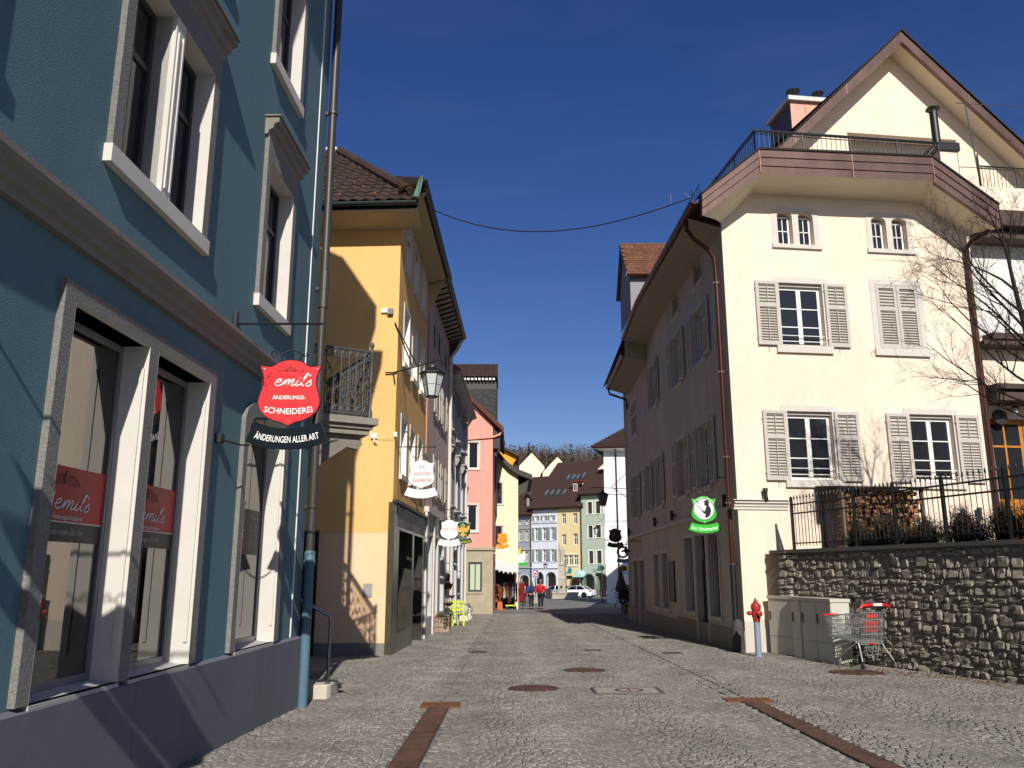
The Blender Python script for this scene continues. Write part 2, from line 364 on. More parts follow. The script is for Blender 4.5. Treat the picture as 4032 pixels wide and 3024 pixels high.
# rusty steel channel covers ending in a T
def channel(name, lab, x, yend, w, tw, t0, t1):
    t = thing(name, lab, 'drain cover', (x, yend, gz(yend)), 'rusty channel covers')
    n = 7
    ly = np.linspace(4.2, yend, n + 1)
    for a, b in zip(ly, ly[1:]):
        m = MB(); a += .004; b -= .004
        m.hexa([(x - w, a, gz(a) - .01), (x + w, a, gz(a) - .01), (x + w, b, gz(b) - .01), (x - w, b, gz(b) - .01), (x - w, a, gz(a) + .018), (x + w, a, gz(a) + .018), (x + w, b, gz(b) + .018), (x - w, b, gz(b) + .018)])
        for i in range(int((b - a) / .05)):
            yy = a + .03 + i * .05
            m.bx(x - w + .015, x + w - .015, yy, yy + .018, gz(yy) + .015, gz(yy) + .0225)
        m.build('cover_plate', m_rust, t)
    MB().bx(x - tw, x + tw, yend + .005, yend + t1 - t0, gz(yend) - .01, gz(yend) + .02).build('end_plate', pm('orange_rust', '744c30', .85, .3, 8., .3, 120), t)
channel('channel_cover', 'long rusty channel cover with T end, left of the manhole covers', -.86, 10.45, .12, .23, 10.45, 10.83)
channel('channel_cover', 'long rusty channel cover with T end, below the fire hydrant', 2.95, 10.95, .12, .29, 10.95, 11.27)
def manhole(lab, x, y, r):
    t = thing('manhole_cover', lab, 'manhole', (x, y, gz(y)), 'round manhole covers'); M = Matrix.Translation((x, y, gz(y))) @ Matrix.Rotation(-.0135, 4, 'X')
    MB().lathe(M, [(r, -.01), (r, .017), (r - .045, .018), (r - .047, .004)], 32).build('ring', m_rust, t)
    m = MB().lathe(M, [(r - .052, -.01), (r - .052, .015), (.01, .0155)], 32)
    for i in range(-7, 8):
        for j in range(-7, 8):
            if (i * i + j * j) ** .5 * .045 < r - .09 and (i + j) % 2 == 0: m.mbox(M, i * .045 - .014, i * .045 + .014, j * .045 - .014, j * .045 + .014, .012, .0195)
    m.build('lid', m_rust, t)
manhole('rusty round manhole cover nearest the camera in mid street', .3, 12.38, .35)
manhole('rusty round manhole cover farther up the middle of the street', 1.23, 14.95, .35)
manhole('wide rusty manhole cover by the shopping cart', 5.69, 14.56, .43)
t = thing('access_plate', 'rectangular concrete access plate with a rusty ring in the street', 'manhole', (1.57, 12.07, gz(12.07)))
zz = gz(12.07); m_conc = pm('concrete', '9c968a', .85, .12, 8., .2, 120)
MB().bx(1.12, 2.02, 11.78, 12.36, zz - .01, zz + .017).build('slab', m_conc, t)
MB().bx(1.1, 1.14, 11.76, 12.38, zz - .01, zz + .02).bx(1.98, 2.04, 11.76, 12.38, zz - .01, zz + .02).bx(1.1, 2.04, 11.75, 11.78, zz - .01, zz + .0195).bx(1.1, 2.04, 12.36, 12.39, zz - .01, zz + .0195).build('frame', pm('dull_iron', '5a5550', .7, .2, 12.), t)
MB().lathe((1.6, 12.08, zz), [(.2, .005), (.2, .02), (.16, .021), (.158, .012)], 24).build('ring', m_rust, t)
MB().bx(1.59, 1.61, 11.92, 12.24, zz + .01, zz + .019).bx(1.44, 1.76, 12.07, 12.09, zz + .01, zz + .0185).build('cross_bar', m_rust, t)
for lab, x, y in (('small rusty gully grate left of mid street', -.75, 18.9), ('small rusty gully grate in front of the shaded doors', 3.4, 18.6), ('small iron gully lid near the street centre', 1.8, 19.4)):
    t = thing('gully_grate', lab, 'drain', (x, y, gz(y)), 'small gully grates'); z = gz(y)
    MB().bx(x - .2, x + .2, y - .2, y + .2, z, z + .016).build('frame', m_rust, t)
    m = MB()
    for i in range(6): m.bx(x - .17 + i * .06, x - .14 + i * .06, y - .17, y + .17, z + .012, z + .021)
    m.build('bars', m_rust, t)
# a few dry leaves along the foot of the stone wall
m_leaf = pm('dry_leaf', '7b5530', .8, .3, 30., isl=.3)
mb = MB()
for i in range(420):
    q = rnd.random(); x = 6.0 + q * 1.4 - abs(rnd.gauss(0, .28)); y = 16.2 - q * 3.6 + rnd.uniform(-.3, .3); z = gz(y) + .02
    if rnd.random() < .18: x = rnd.uniform(-2, 6); y = rnd.uniform(8, 19); z = gz(y) + .02
    a = rnd.uniform(0, 6.3); l = rnd.uniform(.012, .035); c_, s2 = math.cos(a) * l, math.sin(a) * l
    mb.add([(x - c_, y - s2, z), (x - s2 * .5, y + c_ * .5, z + rnd.uniform(.003, .015)), (x + c_, y + s2, z + rnd.uniform(0, .01)), (x + s2 * .5, y - c_ * .5, z + rnd.uniform(.003, .015))], [(0, 1, 2), (0, 2, 3)])
o = mb.build('fallen_leaves', m_leaf); tag(o, 'dry brown leaves scattered along the foot of the stone wall', 'leaves', kind='stuff')

# ------------------------------------------------------------ windows and shutters
def window(F, par, s0, s1, z0, z1, d, cols=2, rows=1, fw=.06, bar=.03, fm=None, gm=None, th=.05, name='window', split=None, mid=0):
    """frame at depth d (outer face), returns the frame part; panes are its children. split: list of fractions for horizontal bars. mid: width of centre stile"""
    fm = fm or m_white; gm = gm or m_glass; m = MB()
    m.box(F, s0, s1, z0, z0 + fw, d - th, d).box(F, s0, s1, z1 - fw, z1, d - th, d)
    m.box(F, s0, s0 + fw, z0 + fw, z1 - fw, d - th, d).box(F, s1 - fw, s1, z0 + fw, z1 - fw, d - th, d)
    a0, a1, b0, b1 = s0 + fw, s1 - fw, z0 + fw, z1 - fw
    xs = [a0 + (a1 - a0) * i / cols for i in range(cols + 1)]
    fr = split or [i / rows for i in range(1, rows)]; zs = [b0] + [b0 + (b1 - b0) * f for f in fr] + [b1]
    for i, x in enumerate(xs[1:-1]):
        w = mid if (mid and i == (cols - 1) // 2) else bar
        m.box(F, x - w / 2, x + w / 2, b0, b1, d - th, d - .002 + (.006 if mid else 0))
    for z in zs[1:-1]: m.box(F, a0, a1, z - bar / 2, z + bar / 2, d - th, d - .008)
    o = m.build(name, fm, par)
    for i in range(cols):
        for j in range(len(zs) - 1):
            if gm is m_shop: MB().quad(F.P(xs[i], zs[j], d - th * .55), F.P(xs[i + 1], zs[j], d - th * .4), F.P(xs[i + 1], zs[j + 1], d - th * .4), F.P(xs[i], zs[j + 1], d - th * .55)).build('pane', gm, o)
            else: MB().box(F, xs[i], xs[i + 1], zs[j], zs[j + 1], d - th * .6, d - th * .5).build('pane', gm, o)
    return o
_slat = {}
def slatmesh(w, mat, hgt=.045):
    k = (round(w, 3), mat.name, hgt)
    if k not in _slat:
        M = Matrix.Rotation(R(-35), 4, 'X'); _slat[k] = MB().mbox(M, -w / 2, w / 2, -hgt / 2, hgt / 2, -.004, .004).mesh('slat', mat)
    return _slat[k]
def shutter(F, par, s0, s1, z0, z1, d, mat, n1=6, n2=13, indiv=True, rod=True, fr=.38):
    """louvred leaf standing proud of the wall by d; two louvre fields"""
    m = MB(); w = .075; t = .035; zm = z1 - (z1 - z0) * fr
    m.box(F, s0, s0 + w, z0, z1, d - t, d).box(F, s1 - w, s1, z0, z1, d - t, d)
    m.box(F, s0 + w, s1 - w, z0, z0 + w * 1.2, d - t, d).box(F, s0 + w, s1 - w, z1 - w, z1, d - t, d).box(F, s0 + w, s1 - w, zm - w * .6, zm + w * .6, d - t, d)
    m.box(F, s0 + w, s1 - w, z0 + w, z1 - w, d - t - .004, d - t)
    if rod:
        c = (s0 + s1) / 2
        m.box(F, c - .007, c + .007, zm + w, z1 - w * 1.5, d - .004, d + .012).box(F, c - .007, c + .007, z0 + w * 1.6, zm - w, d - .004, d + .012)
    for zz in (z0 + .18, z1 - .18): m.box(F, s0 - .02, s0 + .05, zz, zz + .025, d - .01, d + .006)
    fields = ((zm + w * .6, z1 - w, n1), (z0 + w * 1.2, zm - w * .6, n2)); W = s1 - s0 - 2 * w
    if not indiv:
        for a, b, n in fields:
            for i in range(n):
                z = a + (b - a) * (i + .5) / n; h = (b - a) / n * .62; P = F.P
                m.add([P(s0 + w, z - h * .5, d - .002), P(s1 - w, z - h * .5, d - .002), P(s1 - w, z + h * .5, d - t), P(s0 + w, z + h * .5, d - t)], [(0, 1, 2, 3)])
        return m.build('shutter', mat, par)
    o = m.build('shutter', mat, par); sm = slatmesh(W, mat)
    for a, b, n in fields:
        for i in range(n): inst(sm, 'slat', o, F.M((s0 + s1) / 2, a + (b - a) * (i + .5) / n, d - t * .5))
    return o
def surround(F, par, s0, s1, z0, z1, w, d, mat, sill=.12, sd=.06, name='window_surround', top=None, over=.02):
    """stone frame round an opening s0..s1,z0..z1, plus a sill"""
    t = top or w; m = MB()
    m.box(F, s0 - w, s0, z0, z1, 0, d).box(F, s1, s1 + w, z0, z1, 0, d).box(F, s0 - w, s1 + w, z1, z1 + t, 0, d)
    o = m.build(name, mat, par)
    if sill: MB().box(F, s0 - w - over, s1 + w + over, z0 - sill, z0 - .001, 0, sd).build('window_sill', mat, o)
    return o
def reveal(F, par, a, b, z0, z1, d0, d1, mat):
    h = rect(a + .003, b - .003, z0 + .003, z1 - .003)
    return MB().add([F.P(x, z, d0) for x, z in h] + [F.P(x, z, d1) for x, z in h], [(i, (i + 1) % 4, (i + 1) % 4 + 4, i + 4) for i in range(4)]).build('reveal', mat, par)
def gutter(m, p, q, r=.075, n=8):
    p = Vector(p); q = Vector(q); t = (q - p).normalized(); sd = t.cross(Vector((0, 0, 1))).normalized(); k = len(m.v)
    for c in (p, q):
        for i in range(n + 1):
            a = math.pi * i / n; v = c + sd * math.cos(a) * r - Vector((0, 0, 1)) * math.sin(a) * r; m.v.append(tuple(v))
        for i in range(n + 1):
            a = math.pi * (n - i) / n; v = c + sd * math.cos(a) * (r - .008) - Vector((0, 0, 1)) * math.sin(a) * (r - .008); m.v.append(tuple(v))
    w = 2 * (n + 1)
    for i in range(w): m.f.append((k + i, k + (i + 1) % w, k + w + (i + 1) % w, k + w + i))
    m.f.append(tuple(k + i for i in range(w))); m.f.append(tuple(k + w + i for i in reversed(range(w))))
    return m
# ------------------------------------------------------------ blue house on the left
BF = Fr((-2.855, 0), ang=88.5); BE = 10.56
blue = thing('blue_house', 'blue plastered house with grey stone window frames and shop windows', 'house', BF.P(BE, gz(10.6), 0))
gops = [rect(4.92, 5.95, .69, 3.03), rect(6.09, 7.13, .69, 3.03), arch(8.19, 9.4, .69, 3.03, .22)]
uops = [rect(5.24, 5.87, 4.21, 5.74), rect(6.03, 6.67, 4.21, 5.74), rect(8.3, 9.16, 4.21, 5.74), rect(8.3, 9.16, 6.98, 8.5), rect(5.24, 5.87, 6.98, 8.5), rect(6.03, 6.67, 6.98, 8.5),
        rect(2.1, 2.8, 4.21, 5.74), rect(2.95, 3.65, 4.21, 5.74)]
mb = MB().wall(BF, [(-3, -.3), (BE, -.3), (BE, 11.3), (-3, 11.3)], gops + uops, .2)
BW = Fr(BF.P(BE, 0)[:2], ang=120)          # the next wall turns away into the alley
mb.quad(BW.P(0, -.3), BW.P(4.4, -.3), BW.P(4.4, 11.3), BW.P(0, 11.3))
e2 = BW.P(4.4, 0); bk = (-9.5, 12.0)
mb.quad((e2[0], e2[1], -.3), (-9.5, e2[1] + .5, -.3), (-9.5, e2[1] + .5, 11.3), (e2[0], e2[1], 11.3))
mb.quad((-9.5, -3, -.3), (-9.5, e2[1] + .5, -.3), (-9.5, e2[1] + .5, 11.3), (-9.5, -3, 11.3))
mb.quad(BF.P(-3, -.3), (-9.5, -3, -.3), (-9.5, -3, 11.3), BF.P(-3, 11.3))
mb.build('wall', m_blue, blue)
mb = MB(); mb.sheet([BF.P(-3, 11.3, 0), BF.P(BE, 11.3, 0), e2[:2] + (11.3,), (-9.5, e2[1] + .5, 11.3), (-9.5, -3, 11.3)])
mb.build('attic_floor', m_inside, blue)
prof = [(0, 9.95), (.08, 10.1), (.5, 10.55), (.58, 10.6), (.6, 10.95), (.05, 11.0), (.05, 11.45), (.42, 11.5), (.42, 12.0), (-.4, 13.2), (-3, 14.5), (-3, 11)]
mb = MB(); n = len(prof)
mb.add([BF.P(-3.2, z, d) for d, z in prof] + [BF.P(BE + .35, z, d) for d, z in prof], [tuple(range(n)), tuple(range(n, 2 * n))] + [(i, (i + 1) % n, (i + 1) % n + n, i + n) for i in range(n)])
mb.build('roof_eave', pm('grey_eave', '8f8a82', .8), blue)
# plinth, cornice band, quoin line
mb = MB(); P = BF.P
mb.hexa([P(-3, -.35, .06), P(BE, -.35, .06), P(BE, -.35, -.02), P(-3, -.35, -.02), P(-3, .655, .06), P(BE, .655, .06), P(BE, .68, -.02), P(-3, .68, -.02)])
mb.build('plinth', m_plinth, blue)
for sj in (2.2, 6.2, 9.1): MB().box(BF, sj, sj + .006, -.2, .65, .055, .0612).build('plinth_joint', pm('joint', '5a5f68', .9), blue)
cp = [(0, 3.38), (.05, 3.38), (.05, 3.43), (.085, 3.45), (.085, 3.5), (.13, 3.53), (.15, 3.56), (.15, 3.6), (0, 3.64)]
mb = MB(); n = len(cp); mb.add([P(-3, z, d) for d, z in cp] + [P(10.3, z, d) for d, z in cp], [tuple(range(n)), tuple(range(n, 2 * n))] + [(i, (i + 1) % n, (i + 1) % n + n, i + n) for i in range(n)])
mb.build('cornice', m_corn, blue)
MB().box(BF, 10.16, 10.19, .68, 11.2, 0, .012).build('corner_line', m_white, blue)
# ground floor shop window frames
def shopframe(s0, s1, hs, lab=None):
    m = MB(); outer = rect(s0, s1, .69, 3.15) if len(hs) > 1 else arch(s0, s1, .69, 3.16, .26)
    m.wall(BF, outer, hs, .0, .045); n = len(outer)
    m.add([P(a, z, .045) for a, z in outer] + [P(a, z, 0) for a, z in outer], [(i, (i + 1) % n, (i + 1) % n + n, i + n) for i in range(n)])
    for h in hs:
        k = len(h); MB().add([P(a, z, .0455) for a, z in h] + [P(a, z, -.19) for a, z in h], [(i, (i + 1) % k, (i + 1) % k + k, i + k) for i in range(k)]).build('reveal', m_stonew, blue)
        a0 = min(q[0] for q in h); a1 = max(q[0] for q in h)
        for e in (a0, a1):     # chamfer rib along each jamb
            MB().box(BF, e - .014 if e == a1 else e - .0, e + .0 if e == a1 else e + .014, .86, 2.86, -.012, .02).build('reveal_moulding', m_stonew, blue)
    return m.build('shop_window_frame', m_gran, blue)
f1 = shopframe(4.8, 7.26, [[(a + (.004 if i in (0, 3) else -.004), z) for i, (a, z) in enumerate(g)] for g in gops[:2]])
f2 = shopframe(8.07, 9.55, [[(a + (.003 if a < 8.8 else -.003), z) for a, z in gops[2]]])
m_red = pm('red_print', 'a3272a', .5, .04, 3.); m_blk = pm('black_print', '2b2a2b', .5, .06, 3.); m_wht = pm('white_print', 'd8d4d6', .6, .03, 3.); m_dred = pm('dark_red_print', '6e1d22', .5, .04)
m_siln = pm('pale_sill', 'b5b2ad', .7, .08, 5.)
for i, (a, b) in enumerate(((4.92, 5.95), (6.09, 7.13), (8.19, 9.4))):
    MB().hexa([P(a, .66, .05), P(b, .66, .05), P(b, .66, -.18), P(a, .66, -.18), P(a, .685, .05), P(b, .685, .05), P(b, .71, -.18), P(a, .71, -.18)]).build('shop_sill', m_siln, blue)
    w = window(BF, blue, a, b, .71, 3.02, -.15, 1, 1, fw=.045, fm=pm('grey_aluminium', '8b8b8a', .4, .05, 6., metal=.3), gm=m_shop, th=.04, name='shop_window')
    ps = (5.0, 5.905) if i == 0 else (6.17, 7.085) if i == 1 else (8.3, 9.36)
    d = -.1645
    if i < 2:
        po = MB().quad(P(ps[0], 1.728, d), P(ps[1], 1.728, d), P(ps[1], 2.08, d), P(ps[0], 2.08, d)).build('window_sticker', m_red, w); tag(po, 'red shop sticker with white script lettering')
        MB().quad(P(ps[0], 1.6, d), P(ps[1], 1.6, d), P(ps[1], 1.722, d), P(ps[0], 1.722, d)).build('window_sticker', m_blk, w)
        MB().quad(P(ps[0], 1.722, d), P(ps[1], 1.722, d), P(ps[1], 1.728, d), P(ps[0], 1.728, d)).build('sticker_line', m_wht, w)
        m = MB(); Mx = BF.M(5.5 if i == 0 else 6.68, 1.805, d + .004); emil(m, Mx, .15, .009, 2.4)
        stroke(m, Mx, [(-.27, -.02), (-.2, .11)], .006)
        textmesh('Änderungsschneiderei', .032, Mx @ Matrix.Translation((-.03, 0, -.05)), m, shear=.2, width=.36)
        m.build('sticker_lettering', m_wht, w)
        m = MB(); textmesh('Änderungen aller Art', .04, BF.M(5.46 if i == 0 else 6.62, 1.662, d + .004), m, shear=.35, width=.42); m.build('sticker_lettering', pm('grey_print', 'a5a4a2', .6), w)
        m = MB(); Mx = BF.M(5.42 if i == 0 else 6.6, 1.99, d + .004)
        textmesh('"', .001, Mx, m)
        for sg in (-1, 1):
            for q in (.04, .09, .14): stroke(m, Mx, [(0, .02), (sg * q * .6, .035), (sg * q, .0), (sg * q * 1.2, -.02), (sg * q * .9, -.03)], .01)
        m.box(Fr(Mx.translation.xy, ang=88.5), -.025, .025, 1.97, 2.05, 0, .001)
        m.build('sticker_ornament', m_dred, w)
    else:
        MB().quad(P(8.3, 1.6, d), P(8.84, 1.6, d), P(8.84, 2.07, d), P(8.3, 2.07, d)).build('window_sticker', m_red, w)
        MB().quad(P(8.84, 1.6, d), P(9.35, 1.6, d), P(9.35, 2.07, d), P(8.84, 2.07, d)).build('window_sticker', m_blk, w)
        m = MB(); Mx = BF.M(9.1, 1.98, d + .004); textmesh('Öffnungszeiten', .03, Mx, m, shear=.2, width=.3)
        for k in range(6):
            for q, tx in ((-.1, ('Mo', 'Di', 'Mi', 'Do', 'Fr', 'Sa')[k]), (.1, '09.00')): textmesh(tx, .024, BF.M(9.1 + q, 1.9 - k * .048, d + .004), m)
        m.build('sticker_lettering', pm('grey_print', 'a5a4a2', .6), w)
        m = MB(); textmesh("l's", .12, BF.M(8.74, 1.82, d + .004), m, shear=.35); m.build('sticker_lettering', m_wht, w)
MB().hexa([P(4.2, .3, -.3), P(9.9, .3, -.3), P(9.9, .3, -3), P(4.2, .3, -3), P(4.2, .4, -.3), P(9.9, .4, -.3), P(9.9, .4, -3), P(4.2, .4, -3)]).quad(P(4.2, .4, -2.6), P(9.9, .4, -2.6), P(9.9, 3.3, -2.6), P(4.2, 3.3, -2.6)).build('shop_interior', pm('shop_room', 'a5a598', .9, .1, 2.), blue)
for a, b in ((5.25, 5.9), (6.5, 7.1), (8.7, 9.35)):
    m = MB(); k = 24; m.v = [P(a + (b - a) * i / k, z, -.42 + .03 * math.sin(i * 1.7)) for i in range(k + 1) for z in (.75, 3.0)]; m.f = [(2 * i, 2 * i + 2, 2 * i + 3, 2 * i + 1) for i in range(k)]; m.build('curtain', pm('pale_curtain', 'd9dacd', .9, .05), blue, True)
# upper windows with hood mouldings
def hood(s0, s1, z, dd=.15):
    pr = [(0, z), (.03, z), (.05, z + .05), (.09, z + .07), (.1, z + .12), (dd, z + .14), (dd, z + .19), (.0, z + .23)]; n = len(pr); m = MB()
    m.add([P(s0, zz, d) for d, zz in pr] + [P(s1, zz, d) for d, zz in pr], [tuple(range(n)), tuple(range(n, 2 * n))] + [(i, (i + 1) % n, (i + 1) % n + n, i + n) for i in range(n)])
    m.box(BF, s0 - .02, s1 + .02, z + .2, z + .215, 0, dd + .02)
    return m.build('window_hood', m_corn, blue)
for z in (4.21, 6.98):
    for s0, s1, dbl in ((5.24, 6.67, 1), (8.3, 9.16, 0), (2.1, 3.65, 1)):
        if s0 == 2.1 and z > 5: continue
        o = surround(BF, blue, s0, s1, z, z + 1.53, .12, .045, m_gran, 0, top=.25)
        MB().box(BF, s0 - .14, s1 + .14, z - .13, z - .002, 0, .06).build('window_sill', m_stonew, o)
        reveal(BF, blue, s0, s1, z, z + 1.53, .044, -.19, m_stonew)
        pr = []
        for a, b in (((s0, s0 + .63), (s1 - .64, s1)) if dbl and s0 > 3 else ((s0, s0 + .7), (s1 - .7, s1)) if dbl else ((s0, s1),)):
            window(BF, blue, a, b, z + .01, z + 1.52, -.13, 2, 1, fw=.05, bar=.05, fm=m_dkframe, split=[.68])
        if dbl:
            c0, c1 = (s0 + .63, s1 - .64) if s0 > 3 else (2.8, 2.95)
            MB().box(BF, c0, c1, z, z + 1.53, -.19, .042).box(BF, c0 + .03, c0 + .05, z + .06, z + 1.4, .04, .055).box(BF, c1 - .05, c1 - .03, z + .06, z + 1.4, .04, .055).build('window_mullion', m_stonew, o)
        hood(s0 - .16, s1 + .18, z + 1.78)
# downpipe on the corner
x0 = P(10.52, 0, .1)
pts = [P(10.5, z, .1) for z in (1.62, 4, 7, 9.7)] + [P(10.5, 10.2, .2), P(10.5, 10.5, .5)]
dp = MB().tube(pts, .054, 12).build('downpipe', m_zinc, blue, True)
MB().lathe(P(10.5, 0, .1), [(.06, -.18), (.06, 1.5), (.074, 1.5), (.074, 1.56), (.067, 1.58), (.067, 1.66), (.054, 1.68)], 14).build('downpipe_foot', pm('blue_pipe_paint', '56727f', .5, .08, 5.), dp, True)
for z in (2.2, 5.05, 7.6): MB().lathe(P(10.5, z, .1), [(.068, 0), (.068, .04), (.06, .04)], 12).box(BF, 10.48, 10.52, z, z + .04, 0, .1).build('pipe_clamp', m_zinc, dp)
MB().lathe(P(10.5, 4.8, .1), [(.066, 0), (.066, .5), (.06, .5)], 12).build('pipe_sleeve', m_zinc, dp)
# balcony on the alley wall
A0 = Vector((-2.07, 12.0)); na = BW.n; ua = BW.u
bal = thing('balcony', 'small balcony with ornate scrolled iron railing on the blue house', 'balcony', (A0.x, A0.y, 3.5))
BL = Fr(A0 - na * .92, A0)             # near side: from the wall to the corner
BB = Fr(A0, A0 + ua * 2.1)             # long front side
mbs = MB()
for i, (o_, z0, z1) in enumerate(((.10, 3.5, 3.6), (.04, 3.44, 3.5), (0, 3.36, 3.44))):
    a = A0 - na * .95 - ua * o_; b = A0 + na * o_ - ua * o_; c = A0 + na * o_ + ua * (2.1 + o_); d = A0 - na * .95 + ua * (2.1 + o_)
    mbs.hexa([(*a, z0), (*b, z0), (*c, z0), (*d, z0), (*a, z1), (*b, z1), (*c, z1), (*d, z1)])
mbs.build('slab', pm('balcony_stone', '8b857a', .85, .15, 5., .2, 80), bal)
def scrolls(m, F, s0, s1, z0, z1):
    def ring(cs, cz, r, k=12): m.tube([F.P(cs + r * math.cos(2 * math.pi * i / k), cz + r * math.sin(2 * math.pi * i / k)) for i in range(k)], .008, 5, True)
    for z, r in ((z0 + .05, .016), (z1, .02), (z0 + .17, .008), (z1 - .13, .008)): m.tube([F.P(s0, z), F.P(s1, z)], r, 6)
    n = max(2, round((s1 - s0) / .115)); w = (s1 - s0) / n
    for i in range(n + 1): m.tube([F.P(s0 + i * w, z0), F.P(s0 + i * w, z1)], .009, 5)
    for i in range(n):
        c = s0 + (i + .5) * w; ring(c, z0 + .11, .045); ring(c, z1 - .065, .045)
        ring(c - .02, z0 + .11, .02); ring(c + .02, z1 - .065, .02)
        zz = z0 + .3 + (i % 3) * .14
        m.tube([F.P(c - w * .9, zz - .02), F.P(c, zz + .12), F.P(c + w * .9, zz - .02), F.P(c, zz - .16)], .008, 5, True)
        m.ball(F.P(c, zz + .12), .022, n=6, m=4); m.ball(F.P(c, zz - .16), .022, n=6, m=4)
        m.tube([F.P(c - w * .4, z1 - .2), F.P(c + w * .6, z1 - .42)], .007, 4)
m = MB(); scrolls(m, BL, .0, .92, 3.6, 4.6); m.build('railing_panel', m_iron, bal)
m = MB(); scrolls(m, BB, .0, 2.1, 3.6, 4.6); m.build('railing_panel', m_iron, bal)
MB().lathe((A0.x, A0.y, 3.6), [(.035, 0), (.035, .1), (.02, .14), (.022, .5), (.034, .53), (.02, .56), (.018, .95), (.034, 1.0), (.03, 1.03), (.012, 1.05), (.03, 1.08), (.034, 1.11), (.02, 1.145), (.001, 1.15)], 10).build('corner_post', m_iron, bal, True)
for k in (.15, 1.7):
    q = A0 - na * .92 + ua * k; Bf = Fr((q.x, q.y), (q + na).to_tuple())
    pl = [(0, 2.72), (.1, 2.72), (.16, 2.82), (.3, 2.95), (.62, 3.18), (.8, 3.16), (.86, 3.24), (.8, 3.33), (.72, 3.29), (.72, 3.36), (0, 3.36)]
    m = MB().prism(Bf, pl, -.05, .05); m.tube([Bf.P(.05 + .09 * math.cos(t / 2) , 3.1 + .1 * math.sin(t / 2), .055) for t in range(12)], .02, 6)
    for t in range(5): m.tube([Bf.P(.12, 2.95, .05), Bf.P(.16 + .05 * t, 3.05 + .05 * t, .07), Bf.P(.12 + .09 * t, 3.2 + .02 * t, .05)], .018, 5)
    m.build('bracket', pm('bracket_stone', '7d776c', .85, .15, 8., .2, 60), bal, False)
# stone step with handrail in the alley
st = thing('stone_step', 'pale stone step with rounded corner beside the blue downpipe', 'step', (-2.45, 11.4, gz(11.4)))
z = gz(11.4); pl = [(-3.4, 11.15), (-2.42, 11.15), (-2.34, 11.19), (-2.31, 11.27), (-2.31, 11.75), (-3.4, 11.75)]
m = MB(); n = len(pl); m.add([(a, b, z - .05) for a, b in pl] + [(a, b, z + .17) for a, b in pl] + [(a - .012 * (a > -2.5), b + .012, z + .185) for a, b in pl], [tuple(range(2 * n, 3 * n))] + [(i, (i + 1) % n, (i + 1) % n + n, i + n) for i in range(n)] + [(i + n, (i + 1) % n + n, (i + 1) % n + 2 * n, i + 2 * n) for i in range(n)])
m.build('tread', pm('pale_stone', 'c4bba9', .85, .12, 6., .25, 60), st)
hr = thing('handrail', 'thin steel handrail standing on the stone step', 'handrail', (-2.36, 11.3, z + .18))
MB().tube([(-2.36, 11.3, z + .17), (-2.36, 11.3, .84), (-2.37, 11.3, .87), (-2.72, 11.22, 1.06), (-3.2, 11.1, 1.3)], .019, 10).build('rail', m_steel, hr, True)
MB().lathe((-2.36, 11.3, z + .178), [(.045, 0), (.045, .012), (.02, .016)], 12).build('base_flange', m_steel, hr)
MB().tube([(-3.2, 11.1, 1.3), (-3.25, 11.3, z + .17)], .019, 10).build('rear_post', m_steel, hr)
# ------------------------------------------------------------ hanging shop signs
def half(): return [(0, .62), (.06, .615), (.11, .598), (.165, .562), (.2, .55), (.282, .563), (.283, .545), (.262, .5), (.247, .44), (.25, .37), (.275, .29), (.29, .23), (.287, .18), (.262, .125), (.21, .075), (.14, .04), (.06, .018), (0, -.012)]
def shield(k=1.): 
    h = [(a * k, (z - .3) * k + .3) for a, z in half()]; return [(-a, z) for a, z in h[1:-1]][::-1] + [(h[0])] + h[1:] if False else h + [(-a, z) for a, z in h[-2:0:-1]]
def bannerpts(k=0.):
    n = 9; top = [(-.305 + k + (.61 - 2 * k) * i / n, 0) for i in range(n + 1)]; pts = []
    for a, _ in top: pts.append((a, .2 + .06 * (a / .305) ** 2 - k * .6))
    for i in range(n, -1, -1): a = (-.385 + k * 1.2) + (.77 - 2.4 * k) * i / n; pts.append((a, .0 + .08 * (a / .385) ** 2 + k * .6))
    return pts
def scroll_iron(m, F, z, s):
    for sg in (-1, 1):
        pts = [F.P(0, z), F.P(sg * .07 * s, z - .03 * s), F.P(sg * .13 * s, z - .065 * s), F.P(sg * .165 * s, z - .05 * s)]
        pts += [F.P(sg * (.165 - .028 * math.cos(t)) * s, z - .045 * s + .028 * math.sin(t) * s) for t in np.arange(-.5, 4.5, .7)]
        m.tube(pts, .006 * s, 5); m.tube([F.P(sg * .1 * s, z - .05 * s), F.P(sg * .075 * s, z - .115 * s)], .006 * s, 5)
